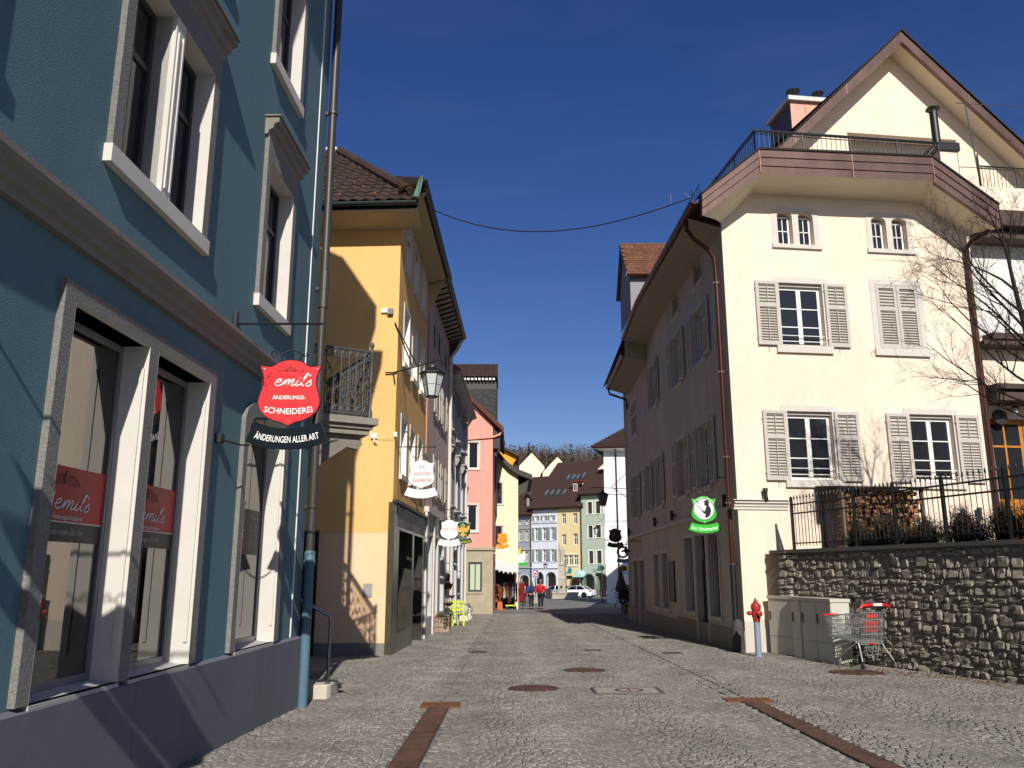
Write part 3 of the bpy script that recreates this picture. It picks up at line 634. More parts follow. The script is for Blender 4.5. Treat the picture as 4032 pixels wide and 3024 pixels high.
def hanging_sign(lab, x, y, zb, wallx, bar_tip, barz, cb, cr, banner=True, group='hanging shop signs', s=1., cban=None, plate=True, rod=None, ang=0):
    """shield hung at x,y with its foot at zb; bar runs from wallx to bar_tip at barz"""
    F = Fr((x, y), ang=ang); t = thing('hanging_sign', lab, 'sign', (x, y, zb), group)
    m = MB(); m.tube([(wallx, y, barz), (bar_tip, y, barz)], .012, 6)
    if plate: m.bx(min(wallx - .015, wallx + .015), max(wallx - .015, wallx + .015), y - .03, y + .03, barz - .22, barz + .12)
    m.build('bracket', m_black, t)
    top = zb + .62 * s; m = MB()
    nl = max(2, int((barz - top - .1) / .035)); zz = np.linspace(barz - .012, top + .1, nl + 1)
    for i in range(nl):
        c = (zz[i] + zz[i + 1]) / 2; h = (zz[i] - zz[i + 1]) * .62
        m.tube([F.P(.009 * math.cos(q) * (i % 2 == 0), c + h * math.sin(q), .009 * math.cos(q) * (i % 2)) for q in np.arange(0, 6.28, 1.05)], .003, 4, True)
    scroll_iron(m, F, top + .1, s); m.build('chain', m_black, t)
    def sc(pts): return [(a * s, zb + z * s) for a, z in pts]
    MB().prism(F, sc(shield(1.012)), -.014, .006).build('rim', cr, t)
    MB().prism(F, sc(shield(.985)), 0, .009).build('board', cb, t)
    if banner:
        zb2 = zb - .235 * s
        def sb(pts): return [(a * s, zb2 + z * s) for a, z in pts]
        MB().prism(F, sb(bannerpts(0)), -.014, .006).build('banner_rim', cr, t)
        MB().prism(F, sb(bannerpts(.01)), 0, .009).build('banner', cban or cb, t)
        m = MB()
        for sg in (-1, 1): m.tube([F.P(sg * .2 * s, zb + .09 * s, .0), F.P(sg * .22 * s, zb - .01 * s, .0)], .005, 5)
        m.build('hanger', m_black, t)
    m = MB()
    for q in ((-.25, .53), (.25, .53), (0, .03)): m.lathe(F.M(q[0] * s, zb + q[1] * s, .009) @ Matrix.Rotation(R(90), 4, 'X'), [(.007, 0), (.006, .004), (.001, .005)], 6)
    m.build('screws', m_steel, t)
    return t, F
def sm_(name, c, rough=.28): return pm(name, c, rough, .03, 3., spec=.5)
m_sred = sm_('red_enamel', 'e0363a', .3); m_sblack = sm_('black_enamel', '1c2328', .12); m_swhite = sm_('white_enamel', 'f2f0ec', .4); m_sgreen = sm_('green_enamel', '2cb52c', .35)
m_lw = pm('white_letter', 'f4f2ee', .5, .0); m_lr = pm('red_letter', 'd6443a', .5, .0); m_lk = pm('black_letter', '151212', .5, .0); m_lg = pm('grey_letter', '8d8d90', .5, .0)
m_lgold = pm('gold_letter', 'd2a84e', .45, .1, 20.); m_ldr = pm('dark_red_letter', '7d2026', .5, .0)
# tailor's sign
t, F = hanging_sign("red shield sign of the tailor with black banner on the blue house", -2.08, 7.66, 2.75, -2.63, -1.8, 3.725, m_sred, m_sblack, cban=m_sblack)
fz = .0105
m = MB(); Mx = F.M(.02, 3.115, fz); emil(m, Mx, .16, .0095, 1.85); textmesh('ÄNDERUNGS-', .036, F.M(0, 3.005, fz), m, bold=.012, width=.31); textmesh('SCHNEIDEREI', .055, F.M(.0, 2.872, fz), m, bold=.012, width=.45, arc=1.2)
m.build('lettering', m_lw, t)
m = MB(); Mx = F.M(-.24, 3.12, fz); stroke(m, Mx, [(.03, .09), (-.02, .05), (-.01, .0), (.05, .015), (.06, .07), (.02, .1)], .006); stroke(m, Mx, [(-.02, -.02), (.07, .13)], .006)
Mx = F.M(0, 3.25, fz)
for sg in (-1, 1):
    stroke(m, Mx, [(0, .045), (sg * .03, .035), (sg * .05, .015), (sg * .03, .005), (sg * .02, .02)], .007); stroke(m, Mx, [(0, .01), (sg * .06, .02), (sg * .1, .0), (sg * .125, .015), (sg * .105, .025)], .006)
m.box(F, -.006, .006, 3.285, 3.305, fz, fz + .001)
m.build('ornament', m_ldr, t)
m = MB(); textmesh('ÄNDERUNGEN ALLER ART', .058, F.M(0, 2.606, fz), m, bold=.012, width=.6, arc=1.05); m.build('banner_lettering', m_lw, t)
m = MB(); m.bx(-2.66, -2.6, 7.42, 7.5, 2.55, 2.63); m.tube([(-2.62, 7.46, 2.58), (-2.48, 7.6, 2.55), (-2.42, 7.66, 2.56)], .008, 5); m.build('stay', m_black, t)
t, F = hanging_sign('white shield sign on the blue house just outside the upper left corner', -2.2, 2.6, 2.75, -2.78, -1.9, 3.725, m_swhite, m_black)
# gallery
t, F = hanging_sign('white shield sign with red italic words and blank white banner, on the yellow house', -2.01, 18.6, 3.26, -2.55, -1.69, 4.175, m_swhite, m_black)
m = MB()
for tx, z, w in (('La', 3.735, .12), ('piccola', 3.585, .36), ('Galleria', 3.435, .4)): textmesh(tx, .09, F.M(.0, z, fz), m, shear=.3, bold=.01, width=w)
m.build('lettering', m_lr, t)
# craft shop and antiques
t, F = hanging_sign('white shield sign with orange-red lettering in front of the green eagle sign', -2.02, 27.4, 2.49, -2.4, -1.7, 3.44, m_swhite, m_black)
m = MB(); textmesh('extrioz', .15, F.M(0, 2.83, fz), m, width=.5); m.build('lettering', pm('orange_red_letter', 'e0684a', .5, 0.), t)
m = MB(); textmesh('KUNST HAND WERK', .07, F.M(0, 2.342, fz), m, width=.64, arc=1.05); m.build('banner_lettering', m_lg, t)
t, F = hanging_sign('dark green shield sign with golden double-headed eagle', -1.86, 32.2, 2.73, -2.3, -1.55, 3.63, sm_('dark_green_enamel', '14502f'), m_lw)
m = MB(); 
for sg in (-1, 1):
    m.prism(F, [(sg * a, 2.73 + z) for a, z in ((.03, .3), (.06, .42), (.12, .36), (.22, .5), (.24, .36), (.17, .22), (.08, .2))], .008, .012)
    m.prism(F, [(sg * a, 2.73 + z) for a, z in ((.005, .36), (.02, .46), (.06, .5), (.1, .47), (.07, .45), (.05, .4), (.03, .34))], .008, .0125)
    m.prism(F, [(sg * a, 2.73 + z) for a, z in ((.02, .2), (.12, .12), (.15, .14), (.14, .08), (.06, .1), (.01, .14))], .008, .0115)
m.prism(F, [(-.045, 2.93), (.045, 2.93), (.05, 3.1), (-.05, 3.1)], .008, .013); m.prism(F, [(-.06, 2.8), (0, 2.76), (.06, 2.8), (.04, 2.93), (-.04, 2.93)], .008, .0135); m.prism(F, [(-.03, 3.22), (.03, 3.22), (.02, 3.29), (-.02, 3.29)], .008, .0125)
m.build('eagle', m_lgold, t)
m = MB(); textmesh('Antiquitäten', .09, F.M(0, 2.585, fz), m, width=.62, arc=1.05, bold=.008); m.build('banner_lettering', m_lgold, t)
m_sor = sm_('orange_enamel', 'f59a2a')
t, F = hanging_sign('orange shield sign with orange banner on the pale yellow house', -.53, 48, 3.04, -1.1, -.16, 4.04, m_sor, m_sor)
m = MB(); textmesh('Goods', .09, F.M(0, 3.27, fz), m, shear=.2, bold=.01); textmesh('FINEST SELECTION', .05, F.M(0, 3.5, fz), m, arc=-.7, width=.34); textmesh('ALLES FÜR DEN GENUSS', .05, F.M(0, 2.88, fz), m, width=.56, arc=1.05)
m.tube([F.P(.15 * math.cos(a), 3.27 + .085 * math.sin(a) + .012 * math.cos(6 * a), fz) for a in np.arange(0, 6.28, .26)], .006, 4, True)
m.build('lettering', pm('brick_letter', 'c0562a', .5, 0.), t)
# shoemaker
t, F = hanging_sign('bright green shield sign of the shoemaker by the copper downpipe', 4.45, 19.6, 2.55, 5.0, 4.17, 3.61, m_sgreen, pm('dark_green_rim', '0f3d14', .5, 0.), plate=False)
m = MB(); m.prism(F, [(.235 * math.cos(a), 2.865 + .235 * math.sin(a)) for a in np.arange(0, 6.28, .2)], .008, .011); m.build('medallion', m_lw, t)
m = MB(); m.tube([F.P(.236 * math.cos(a), 2.865 + .236 * math.sin(a), .011) for a in np.arange(0, 6.28, .2)], .004, 4, True)
sil = [(.02, -.215), (.1, -.19), (.15, -.13), (.175, -.05), (.165, .03), (.13, .08), (.12, .1), (.135, .17), (.12, .21), (.07, .225), (.02, .21), (-.01, .19), (.02, .175), (.015, .14), (.005, .125), (.02, .1), (.04, .085), (.06, .08), (.055, .05), (.03, -.01), (.015, -.05), (-.01, -.045), (-.1, .04), (-.13, .05), (-.155, .05), (-.12, .06), (-.145, .08), (-.15, .1), (-.14, .21), (-.165, .215), (-.17, .21), (-.155, .08), (-.165, .065), (-.09, .06), (-.03, -.08), (.01, -.115), (.03, -.11)]
m.prism(F, [(a * .95, 2.865 + z * .95) for a, z in sil[::-1]], .011, .0135); m.build('silhouette', m_lk, t)
m = MB(); textmesh('Alessandro Santella', .043, F.M(0, 3.135, fz), m, arc=-.27, width=.56); m.build('lettering', m_lw, t)
m = MB(); textmesh('Der Schuhmacher', .075, F.M(0, 2.41, fz), m, width=.62, arc=1.05, bold=.01); m.build('banner_lettering', m_lw, t)
t, F = hanging_sign('dark brown shield sign against the white far house', 4.66, 38.4, 2.79, 5.3, 4.45, 3.74, sm_('dark_brown_enamel', '33191a'), m_black, cban=sm_('dark_brown_enamel', '33191a'))
m = MB(); textmesh('Zur', .07, F.M(-.12, 3.2, fz), m, bold=.01); textmesh('W', .13, F.M(-.13, 3.07, fz), m, bold=.01); textmesh('ALD', .09, F.M(.08, 3.07, fz), m); textmesh('RESTAURANT', .06, F.M(0, 2.62, fz), m, width=.55, arc=1.05)
m.build('lettering', pm('dim_gold', '7a6423', .5, 0.), t)

# ------------------------------------------------------------ lanterns
m_frost = pm('frosted_pane', 'c9ccc9', .35, .05, 4., spec=.5)
def lantern(lab, x, y, zt, s, arm, glass=None, n=6):
    t = thing('street_lantern', lab, 'lantern', (x, y, zt), 'wall lanterns'); T = Matrix.Translation((x, y, zt))
    MB().lathe(T, [(.3 * s, -.1 * s), (.3 * s, -.08 * s), (.12 * s, .02 * s), (.07 * s, .05 * s), (.06 * s, .1 * s), (.001, .13 * s)], n).build('roof', m_black, t)
    m = MB(); r0, r1, z0, z1 = .25 * s, .13 * s, -.1 * s, -.6 * s
    rim = lambda r, z: [(x + r * math.cos(2 * math.pi * i / n), y + r * math.sin(2 * math.pi * i / n), zt + z) for i in range(n)]
    A, B_ = rim(r0, z0), rim(r1, z1); Cm = rim((r0 + r1) / 2, (z0 + z1) / 2)
    m.tube(A, .014 * s, 5, True); m.tube(B_, .014 * s, 5, True); m.tube(Cm, .006 * s, 4, True)
    for a, b in zip(A, B_): m.tube([a, b], .012 * s, 5)
    m.lathe(T, [(.12 * s, z1 - .02 * s), (.12 * s, z1)], n)
    o = m.build('frame', m_black, t)
    for i in range(n):
        j = (i + 1) % n; MB().quad(A[i], A[j], B_[j], B_[i]).build('pane', glass or m_frost, o)
    m = MB()
    for p in arm: m.tube(p, .016 * s, 6)
    m.build('arm', m_black, t)
    return t
lantern('black hexagonal lantern with frosted panes on the corner of the yellow house', -1.76, 18.05, 5.82, 1.02,
        [[(-2.8, 18.0, 5.74), (-2.62, 18.0, 5.74), (-2.2, 18.02, 5.86), (-1.76, 18.05, 6.0), (-1.6, 18.05, 6.04)], [(-1.76, 18.05, 6.0), (-1.76, 18.05, 5.92)], [(-2.62, 18.0, 5.74), (-2.58, 18.0, 5.5)], [(-2.55, 18.02, 6.75), (-2.1, 18.03, 5.9)], [(-2.62, 18.0, 6.9), (-2.2, 18.02, 5.87)]])
lantern('dark wall lantern hanging in front of the white far house', 4.1, 38, 4.98, .95, [[(3.6, 38, 5.22), (5.4, 38, 5.16)], [(4.1, 38, 5.2), (4.1, 38, 5.08)], [(5.4, 38, 6.1), (4.5, 38, 5.2)], [(5.4, 38, 4.6), (4.6, 38, 5.18)]], glass=pm('shaded_pane', '6f6f6a', .3, .05))
lantern('small lantern in front of the green far house', 8.9, 90, 6.2, 1.1, [[(8.0, 90, 6.5), (10.2, 90, 6.45)], [(8.9, 90, 6.48), (8.9, 90, 6.3)], [(10.2, 90, 7.7), (8.9, 90, 6.5)]])
lantern('small lantern beside the fountain figure', 3.9, 100, 2.55, 1.0, [[(3.9, 100, 2.8), (5.0, 100, 3.0), (5.4, 100, 2.7)]])

# ------------------------------------------------------------ yellow house
YG = Fr((-2.55, 18.04), ang=-3); YS = Fr((-2.55, 18.04), ang=89); P = YG.P
yel = thing('yellow_house', 'yellow corner house with brown tiled hip roof and dark shopfront', 'house', (-2.55, 18.04, gz(18)))
MB().quad(P(-4, 2.25), P(0, 2.25), P(0, 9.25), P(-4, 9.25)).build('gable_wall', m_yel, yel)
MB().quad(P(-4, .0), P(0, .0), P(0, 2.25), P(-4, 2.25)).build('lower_wall', m_peach, yel)
MB().box(YG, -4, .0, -.4, .01, -.02, .015).build('plinth', pm('warm_grey_plinth', '85827b', .85, .1, 6., stain=.2), yel)
yo = [rect(a, a + .85, z0, z1) for z0, z1 in ((3.6, 4.9), (6.2, 7.55), (8.5, 9.7)) for a in (.85, 2.35, 3.88)]
mb = MB().wall(YS, [(0, 2.9), (5.55, 2.9), (5.55, 10), (0, 10)], yo, .16)
mb.quad(YS.P(5.55, -.5), YS.P(5.55, 10), (-8, 23.7, 10), (-8, 23.7, -.5)).quad((-8, 18.3, -.5), (-8, 23.7, -.5), (-8, 23.7, 10), (-8, 18.3, 10))
mb.quad(P(-4, -.4), P(-4, 9.25), (-8, 18.3, 9.25), (-8, 18.3, -.4)).quad((-8, 18.3, 9.2), P(0, 9.2), YS.P(5.55, 9.9), (-8, 23.7, 9.9))
mb.build('street_wall', m_yel, yel)
for h in yo:
    a, b, z0, z1 = h[0][0], h[1][0], h[0][1], h[2][1]
    surround(YS, yel, a, b, z0, z1, .09, .02, m_greigel, .12, .07)
    window(YS, yel, a, b, z0, z1, -.1, 2, 1, fw=.06, bar=.06, split=[.65]); reveal(YS, yel, a, b, z0, z1, .018, -.15, m_white)
# dark stone shopfront
m_marb = pm('dark_polished_stone', '3d3a35', .25, .35, 3.5, spec=.5); m_marb2 = pm('brown_stone_edge', '4b4634', .4, .3, 6.)
so_ = [rect(.75, 2.9, .15, 2.35), rect(3.3, 5.0, -.3, 2.35)]
mb = MB().wall(YS, [(.0, -.4), (5.55, -.4), (5.55, 2.88), (0, 2.88)], so_, .35, .05); mb.quad(YS.P(0, -.4, .05), YS.P(0, 2.88, .05), YS.P(0, 2.88, -.01), YS.P(0, -.4, -.01)); mb.build('shopfront', m_marb, yel)
MB().box(YG, -.075, .052, -.4, 2.9, .0, .05).build('corner_pier', m_marb2, yel)
MB().box(YS, .3, 5.3, 2.42, 2.84, .05, .065).build('sign_panel', pm('worn_grey_panel', '77736d', .5, .3, 3., stain=.25), yel)
for a in (.36, .7, 2.95, 3.25, 5.05): MB().box(YS, a, a + .012, -.3, 2.4, .05, .053).build('panel_joint', m_black, yel)
for a, b in ((.8, 1.75), (1.9, 2.85)): MB().box(YS, a, b, .2, .9, -.6, -.55).build('display', pm('shop_display', '8a7a6a', .8, .4, 5.), yel)
MB().box(YS, 3.42, 3.46, .8, 1.2, -.27, -.2).build('door_handle', m_steel, yel)
MB().box(YS, -.06, 5.6, 2.88, 2.95, 0, .13).build('shopfront_ledge', m_black, yel)
for h in so_: window(YS, yel, h[0][0], h[1][0], h[0][1], h[2][1], -.28, 2, 1, fw=.06, fm=m_dkframe, gm=m_glass, name='shop_window')
# eaves, gutters
m_gutg = pm('green_grey_gutter', '3c4a44', .45, .25, 5., metal=.4)
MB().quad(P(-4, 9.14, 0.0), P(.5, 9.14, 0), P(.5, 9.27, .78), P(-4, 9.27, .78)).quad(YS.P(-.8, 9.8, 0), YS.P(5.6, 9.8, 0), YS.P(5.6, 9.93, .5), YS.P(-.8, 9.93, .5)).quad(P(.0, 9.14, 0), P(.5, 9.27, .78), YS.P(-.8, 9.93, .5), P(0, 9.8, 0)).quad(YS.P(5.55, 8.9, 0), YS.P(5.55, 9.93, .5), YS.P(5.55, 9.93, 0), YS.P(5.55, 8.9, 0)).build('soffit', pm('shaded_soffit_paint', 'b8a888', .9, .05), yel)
MB().box(YG, -4, .5, 9.27, 9.36, .74, .8).build('fascia', m_black, yel)
m = gutter(MB(), P(-4, 9.42, .88), P(.5, 9.42, .88)); m.build('gutter', m_gutg, yel)
m = gutter(MB(), YS.P(-.85, 10.02, .58), YS.P(5.7, 10.02, .58), .085); m.build('gutter', m_gutg, yel)
MB().add([P(.5, 9.34, .86), P(.5, 9.44, .86), YS.P(-.85, 10.08, .58), YS.P(-.85, 9.93, .58), P(.38, 9.46, .86), P(.52, 10.0, .8)], [(0, 1, 2, 3), (1, 4, 5, 2)]).build('corner_flashing', pm('verdigris', '4f7360', .6, .2, 8.), yel)
# roof: one front plane of single tiles, hip caps
e0 = Vector(P(-4.2, 9.44, .92)); e1 = Vector(P(.52, 9.44, .92)); pk = Vector((-4.75, 21.2, 12.75)); hipb = Vector(YS.P(-.8, 10.05, .6))
up = (Vector((-4.75, 21.2, 12.75)) - Vector(P(-2.2, 9.44, .92))); ex = (e1 - e0).normalized(); nrm = ex.cross(up).normalized(); upv = nrm.cross(ex).normalized() * (1 if nrm.cross(ex).z > 0 else -1)
if nrm.z < 0: nrm = -nrm
Lr = (pk - e0).dot(upv)
m = MB(); lp = e0 + upv * Lr - nrm * .05
m.sheet([e0 - nrm * .05, e1 - nrm * .05, pk - nrm * .05, lp]); m.add([e1 - nrm * .05, hipb, YS.P(5.7, 10.05, .6), (-4.75, 22.4, 12.7), pk - nrm * .05], [(0, 1, 2, 3, 4)])
m.sheet([(-4.75, 22.4, 12.7), pk, lp, (lp.x, lp.y + 5.5, 9.8), YS.P(5.7, 10.05, .6)])
m_tile = pm('brown_roof_tile', '40312a', .75, .25, 6., .15, 60, isl=.18)
roof = m.build('roof', m_tile, yel)
tw, tl = .27, .335
m = MB(); nx = 6
for i in range(nx + 1):
    x = -tw * .53 + tw * 1.06 * i / nx; zz = .018 * math.sin(i / nx * 2 * math.pi) + .02
    m.v += [(x, 0 - .02 * math.sin(i / nx * math.pi), zz + .028), (x, tl * 1.12, zz), (x, 0 - .02 * math.sin(i / nx * math.pi), zz + .006)]
for i in range(nx): a = 3 * i; m.f += [(a, a + 3, a + 4, a + 1), (a, a + 2, a + 5, a + 3)]
tile = m.mesh('roof_tile', m_tile)
M0 = Matrix((ex, upv, nrm)).transposed().to_4x4(); hip_dir = (pk - hipb)
ntile = 0
for r in range(int(Lr / tl) + 1):
    for c in range(int((e1 - e0).length / tw) + 1):
        p = e0 + ex * (c * tw + (tw / 2)) + upv * (r * tl - .02)
        if p.x > -1.9 - 2.72 * (p.z - 9.5) / 3.25: continue
        inst(tile, 'roof_tile', roof, Matrix.Translation(p + nrm * rnd.uniform(-.004, .006)) @ M0 @ Matrix.Rotation(rnd.uniform(-.012, .012), 4, 'Z')); ntile += 1
hb = e1 + (pk - e1) * .06 + nrm * .1; m = MB().lathe(Matrix.Identity(4), [(.1, 0), (.125, .42)], 8); cap = m.mesh('hip_cap', m_tile); hd = (pk + nrm * .06 - hb); q = hd.to_track_quat('Z', 'Y').to_matrix().to_4x4(); nc = 13
for i in range(nc): inst(cap, 'hip_cap', roof, Matrix.Translation(hb + hd * (1 - (i + 1) / nc)) @ q)
m = MB().ball(pk + Vector((-.25, 0, .12)), .14, 1.3, .8, .7, 8, 6, .15); m.build('mortar_lump', m_white, roof)
hk = MB().bx(-.012, .012, -.05, .05, .05, .075).mesh('snow_hook', pm('copper_hook', 'a9704f', .5))
for c, r in [(2.0, 1.2), (2.9, 1.2), (3.7, 1.2), (4.5, 1.2), (1.1, 1.2), (1.6, 3.2), (3.3, 3.2), (.7, 3.2), (2.5, 5.0), (1.9, 6.8), (3.0, 4.6)]: inst(hk, 'snow_hook', roof, Matrix.Translation(e0 + ex * c + upv * r * tl) @ M0)
# fittings on the gable
for nm, lab, s_, z, w, h, d, mat in (('alarm_box', 'small white box high on the yellow gable', -.32, 7.18, .14, .1, .05, m_white), ('flood_light', 'grey flood light high on the yellow gable', -.17, 7.15, .11, .13, .1, pm('grey_plastic', '7d8084', .5)), ('alarm_box', 'white box with sensor low on the yellow gable', -.45, 4.33, .13, .11, .06, m_white), ('sensor_box', 'small white box on the corner of the yellow house', .02, 4.36, .07, .11, .05, m_white), ('meter_plate', 'grey metal meter door low on the yellow gable', -.47, 1.07, .19, .28, .02, pm('meter_grey', '9b9b98', .5))):
    t = thing(nm, lab, 'wall box', YG.P(s_, z, 0)); MB().box(YG, s_ - w / 2, s_ + w / 2, z - h / 2, z + h / 2, .002, d).build('case', mat, t)
    MB().box(YG, s_ - w * .4, s_ + w * .4, z - h * .38, z + h * .38, d, d + .006).build('cover', mat, t)
    if nm == 'flood_light': MB().tube([YG.P(-.3, 7.16, .02), YG.P(-.24, 7.07, .03), YG.P(-.18, 7.1, .04)], .008, 5).build('cable', m_black, t)
    if nm == 'alarm_box' and z < 5: MB().tube([YG.P(s_, z - .05, .03), YG.P(s_ + .02, z - .14, .06), YG.P(s_ + .07, z - .13, .1)], .02, 6).build('sensor', m_white, t)
MB().tube([YG.P(-.4, 4.25, .006), YG.P(0, 4.24, .006)], .004, 4).build('wall_cable', m_zinc, yel)
t = thing('alley_door', 'dark narrow door in the alley beside the yellow gable', 'door', YG.P(-1.75, gz(18), 0))
MB().box(YG, -2.2, -1.56, -.3, 2.3, .003, .05).build('leaf', pm('dark_door', '2b2723', .6), t)
MB().box(YG, -1.62, -1.6, .8, .95, .05, .08).build('handle', m_steel, t)
# ------------------------------------------------------------ cream house on the right
CG = Fr((5.02, 18.78), ang=7.4); CA = Fr((4.86, 25.5), (5.02, 18.78)); CB = Fr((4.95, 35.6), (4.86, 25.5)); P = CG.P
cre = thing('cream_house', 'large cream house with copper eaves, terrace and grey louvred shutters', 'house', (5.02, 18.78, gz(18.8)))
tw1 = [arch(1.42, 1.8, 9.17, 10.0, .1), arch(1.96, 2.34, 9.17, 10.0, .1)]; tw2 = [[(a + 2.44, z) for a, z in h] for h in tw1]
big = [rect(1.33, 2.42, 6.62, 8.18), rect(3.79, 4.87, 6.62, 8.24), rect(1.31, 2.4, 3.48, 5.06), rect(4.33, 5.42, 3.48, 5.06)]
outer = [(0, -.5), (6.38, -.5), (6.38, 9.62), (5.22, 10.44), (.82, 10.42), (0, 9.62)]
MB().wall(CG, outer, tw1 + tw2 + big, .22).build('gable_wall', m_cream, cre)
MB().box(CG, 0.002, .86, -.4, .41, .0, .012).build('plinth', pm('pale_grey_plinth', 'c9c2b4', .9, .06, 3.), cre)
cp = [(0, 2.8), (.03, 2.8), (.03, 2.85), (.06, 2.87), (.06, 2.91), (.11, 2.94), (.11, 2.97), (0, 3.0)]; n = len(cp)
MB().add([P(-.1, z, d) for d, z in cp] + [P(1.16, z, d) for d, z in cp], [tuple(range(n)), tuple(range(n, 2 * n))] + [(i, (i + 1) % n, (i + 1) % n + n, i + n) for i in range(n)]).box(CG, -.14, 1.2, 3.0, 3.015, 0, .14).build('base_cornice', m_greigel, cre)
# twin arched attic windows
for hs in (tw1, tw2):
    a0 = hs[0][0][0]; ot = [(a0 - .14, 9.16), (a0 + 1.06, 9.16), (a0 + 1.06, 10.08)]
    for c in (a0 + .73, a0 + .19):
        ot += [(c + .3 * math.cos(q), 10.06 + .09 * math.sin(q)) for q in np.linspace(.2, math.pi - .2, 7)]
    ot += [(a0 - .14, 10.08)]
    m = MB().wall(CG, ot, [[(x, z) for x, z in h] for h in hs], .0, .018); k = len(ot)
    m.add([P(a, z, .018) for a, z in ot] + [P(a, z, 0) for a, z in ot], [(i, (i + 1) % k, (i + 1) % k + k, i + k) for i in range(k)])
    o = m.build('window_surround', m_greigel, cre)
    MB().box(CG, a0 - .17, a0 + 1.1, 9.06, 9.158, 0, .06).build('window_sill', m_greigel, o)
    for h in hs:
        MB().wall(CG, h, [], 0, -.215).build('reveal_back', m_greige, cre)
        window(CG, cre, h[0][0] + .02, h[1][0] - .02, 9.18, 9.93, -.13, 2, 2, fw=.045, bar=.022, th=.04)
def bigwin(i, a, b, z0, z1):
    surround(CG, cre, a, b, z0, z1, .14, .018, m_greigel, .17, .07, top=.14, over=.01)
    MB().box(CG, a, b, z1 - .07, z1, -.2, -.06).build('blind_box', m_greige, cre)
    w = window(CG, cre, a + .01, b - .01, z0 + .01, z1 - .075, -.13, 2, 3, fw=.065, bar=.026, th=.05, split=[.32, .655], mid=.11)
    m = MB()
    for zz in (z0 + .13, z0 + .27): m.tube([P(a, zz, -.05), P(b, zz, -.05)], .011, 6)
    m.build('guard_rail', m_white, w)
for i, h in enumerate(big):
    if i != 1: bigwin(i, h[0][0], h[1][0], h[0][1], h[2][1])
surround(CG, cre, 3.79, 4.87, 6.64, 8.24, .14, .018, m_greigel, .18, .07, top=.14)
for a, b, z0, z1, d in ((.73, 1.29, 6.62, 8.19, .07), (2.46, 3.02, 6.62, 8.19, .07), (3.795, 4.325, 6.66, 8.23, .02), (4.335, 4.865, 6.66, 8.23, .02), (.71, 1.27, 3.46, 5.06, .07), (2.44, 3.03, 3.46, 5.06, .07), (3.72, 4.29, 3.46, 5.06, .07), (5.46, 6.06, 3.46, 5.06, .07)):
    shutter(CG, cre, a, b, z0, z1, d, m_greige, rod=d > .03)
for s_, z in ((1.0, 3.44), (2.7, 3.44), (1.0, 6.6), (2.75, 6.6), (3.55, 6.55), (5.15, 6.55), (4.0, 3.44)): MB().tube([P(s_, z, .0), P(s_, z - .01, .1), P(s_, z - .07, .1)], .008, 5).build('shutter_catch', m_steel, cre)
# eaves round the gable foot: soffit and stepped copper fascia
wp = [(0, 9.62), (.82, 10.42), (5.22, 10.44), (6.38, 9.62)]; fb_ = [(-.8, 9.37), (.66, 10.5), (5.02, 10.58), (6.62, 9.48)]; hh = [.52, .6, .62, .56]; D0 = .9
m = MB()
for i in range(3):
    (a, za), (b, zb), (c, zc), (e, ze) = wp[i], wp[i + 1], fb_[i], fb_[i + 1]
    m.quad(P(a, za, -.0), P(b, zb, -.0), P((b * .7 + e * .3), (zb * .75 + ze * .25) + .02, .28), P((a * .7 + c * .3), (za * .75 + zc * .25) + .02, .28)).quad(P((a * .7 + c * .3), (za * .75 + zc * .25) + .02, .28), P((b * .7 + e * .3), (zb * .75 + ze * .25) + .02, .28), P(e, ze, D0), P(c, zc, D0))
so2 = m.build('soffit', m_soffit, cre)
for i in range(3):
    (c, zc), (e, ze) = fb_[i], fb_[i + 1]
    for k, (f0, f1, dd) in enumerate(((0, .33, 0), (.345, .68, .025), (.69, 1., .05))):
        v = []
        for (x, z, h) in ((c, zc, hh[i]), (e, ze, hh[i + 1])): v.append((x, z + h * f0, z + h * f1))
        MB().hexa([P(v[0][0], v[0][1], D0 + dd), P(v[1][0], v[1][1], D0 + dd), P(v[1][0], v[1][1], D0 - .1), P(v[0][0], v[0][1], D0 - .1), P(v[0][0], v[0][2], D0 + dd), P(v[1][0], v[1][2], D0 + dd), P(v[1][0], v[1][2], D0 - .1), P(v[0][0], v[0][2], D0 - .1)]).build('fascia_sheet', m_copper, cre)
    MB().hexa([P(c, zc + hh[i], D0 + .08), P(e, ze + hh[i + 1], D0 + .08), P(e, ze + hh[i + 1], D0 - .3), P(c, zc + hh[i], D0 - .3), P(c, zc + hh[i] + .05, D0 + .08), P(e, ze + hh[i + 1] + .05, D0 + .08), P(e, ze + hh[i + 1] + .05, D0 - .3), P(c, zc + hh[i] + .05, D0 - .3)]).build('eave_edge', pm('dark_bitumen', '2e2723', .8), cre)
MB().box(CG, 2.95, 2.965, 10.545, 11.15, D0, D0 + .053).build('fascia_seam', m_copperb, cre)
for s_, z0, z1 in ((.655, 10.52, 11.1), (5.025, 10.58, 11.2)): MB().box(CG, s_ - .006, s_ + .006, z0, z1, D0, D0 + .056).build('fascia_seam', m_copperb, cre)
MB().sheet([P(.66, 11.1, .9), P(5.02, 11.2, .9), P(6.62, 10.04, .9), P(11.5, 10.9, -2.7), P(1.2, 11.1, -2.7), P(-.8, 9.9, .9)][:0] or [P(.66, 11.08, .85), P(5.02, 11.15, .85), P(6.0, 11.1, -2.7), P(1.2, 11.08, -2.7)]).build('terrace_deck', pm('deck', '777068', .9), cre)
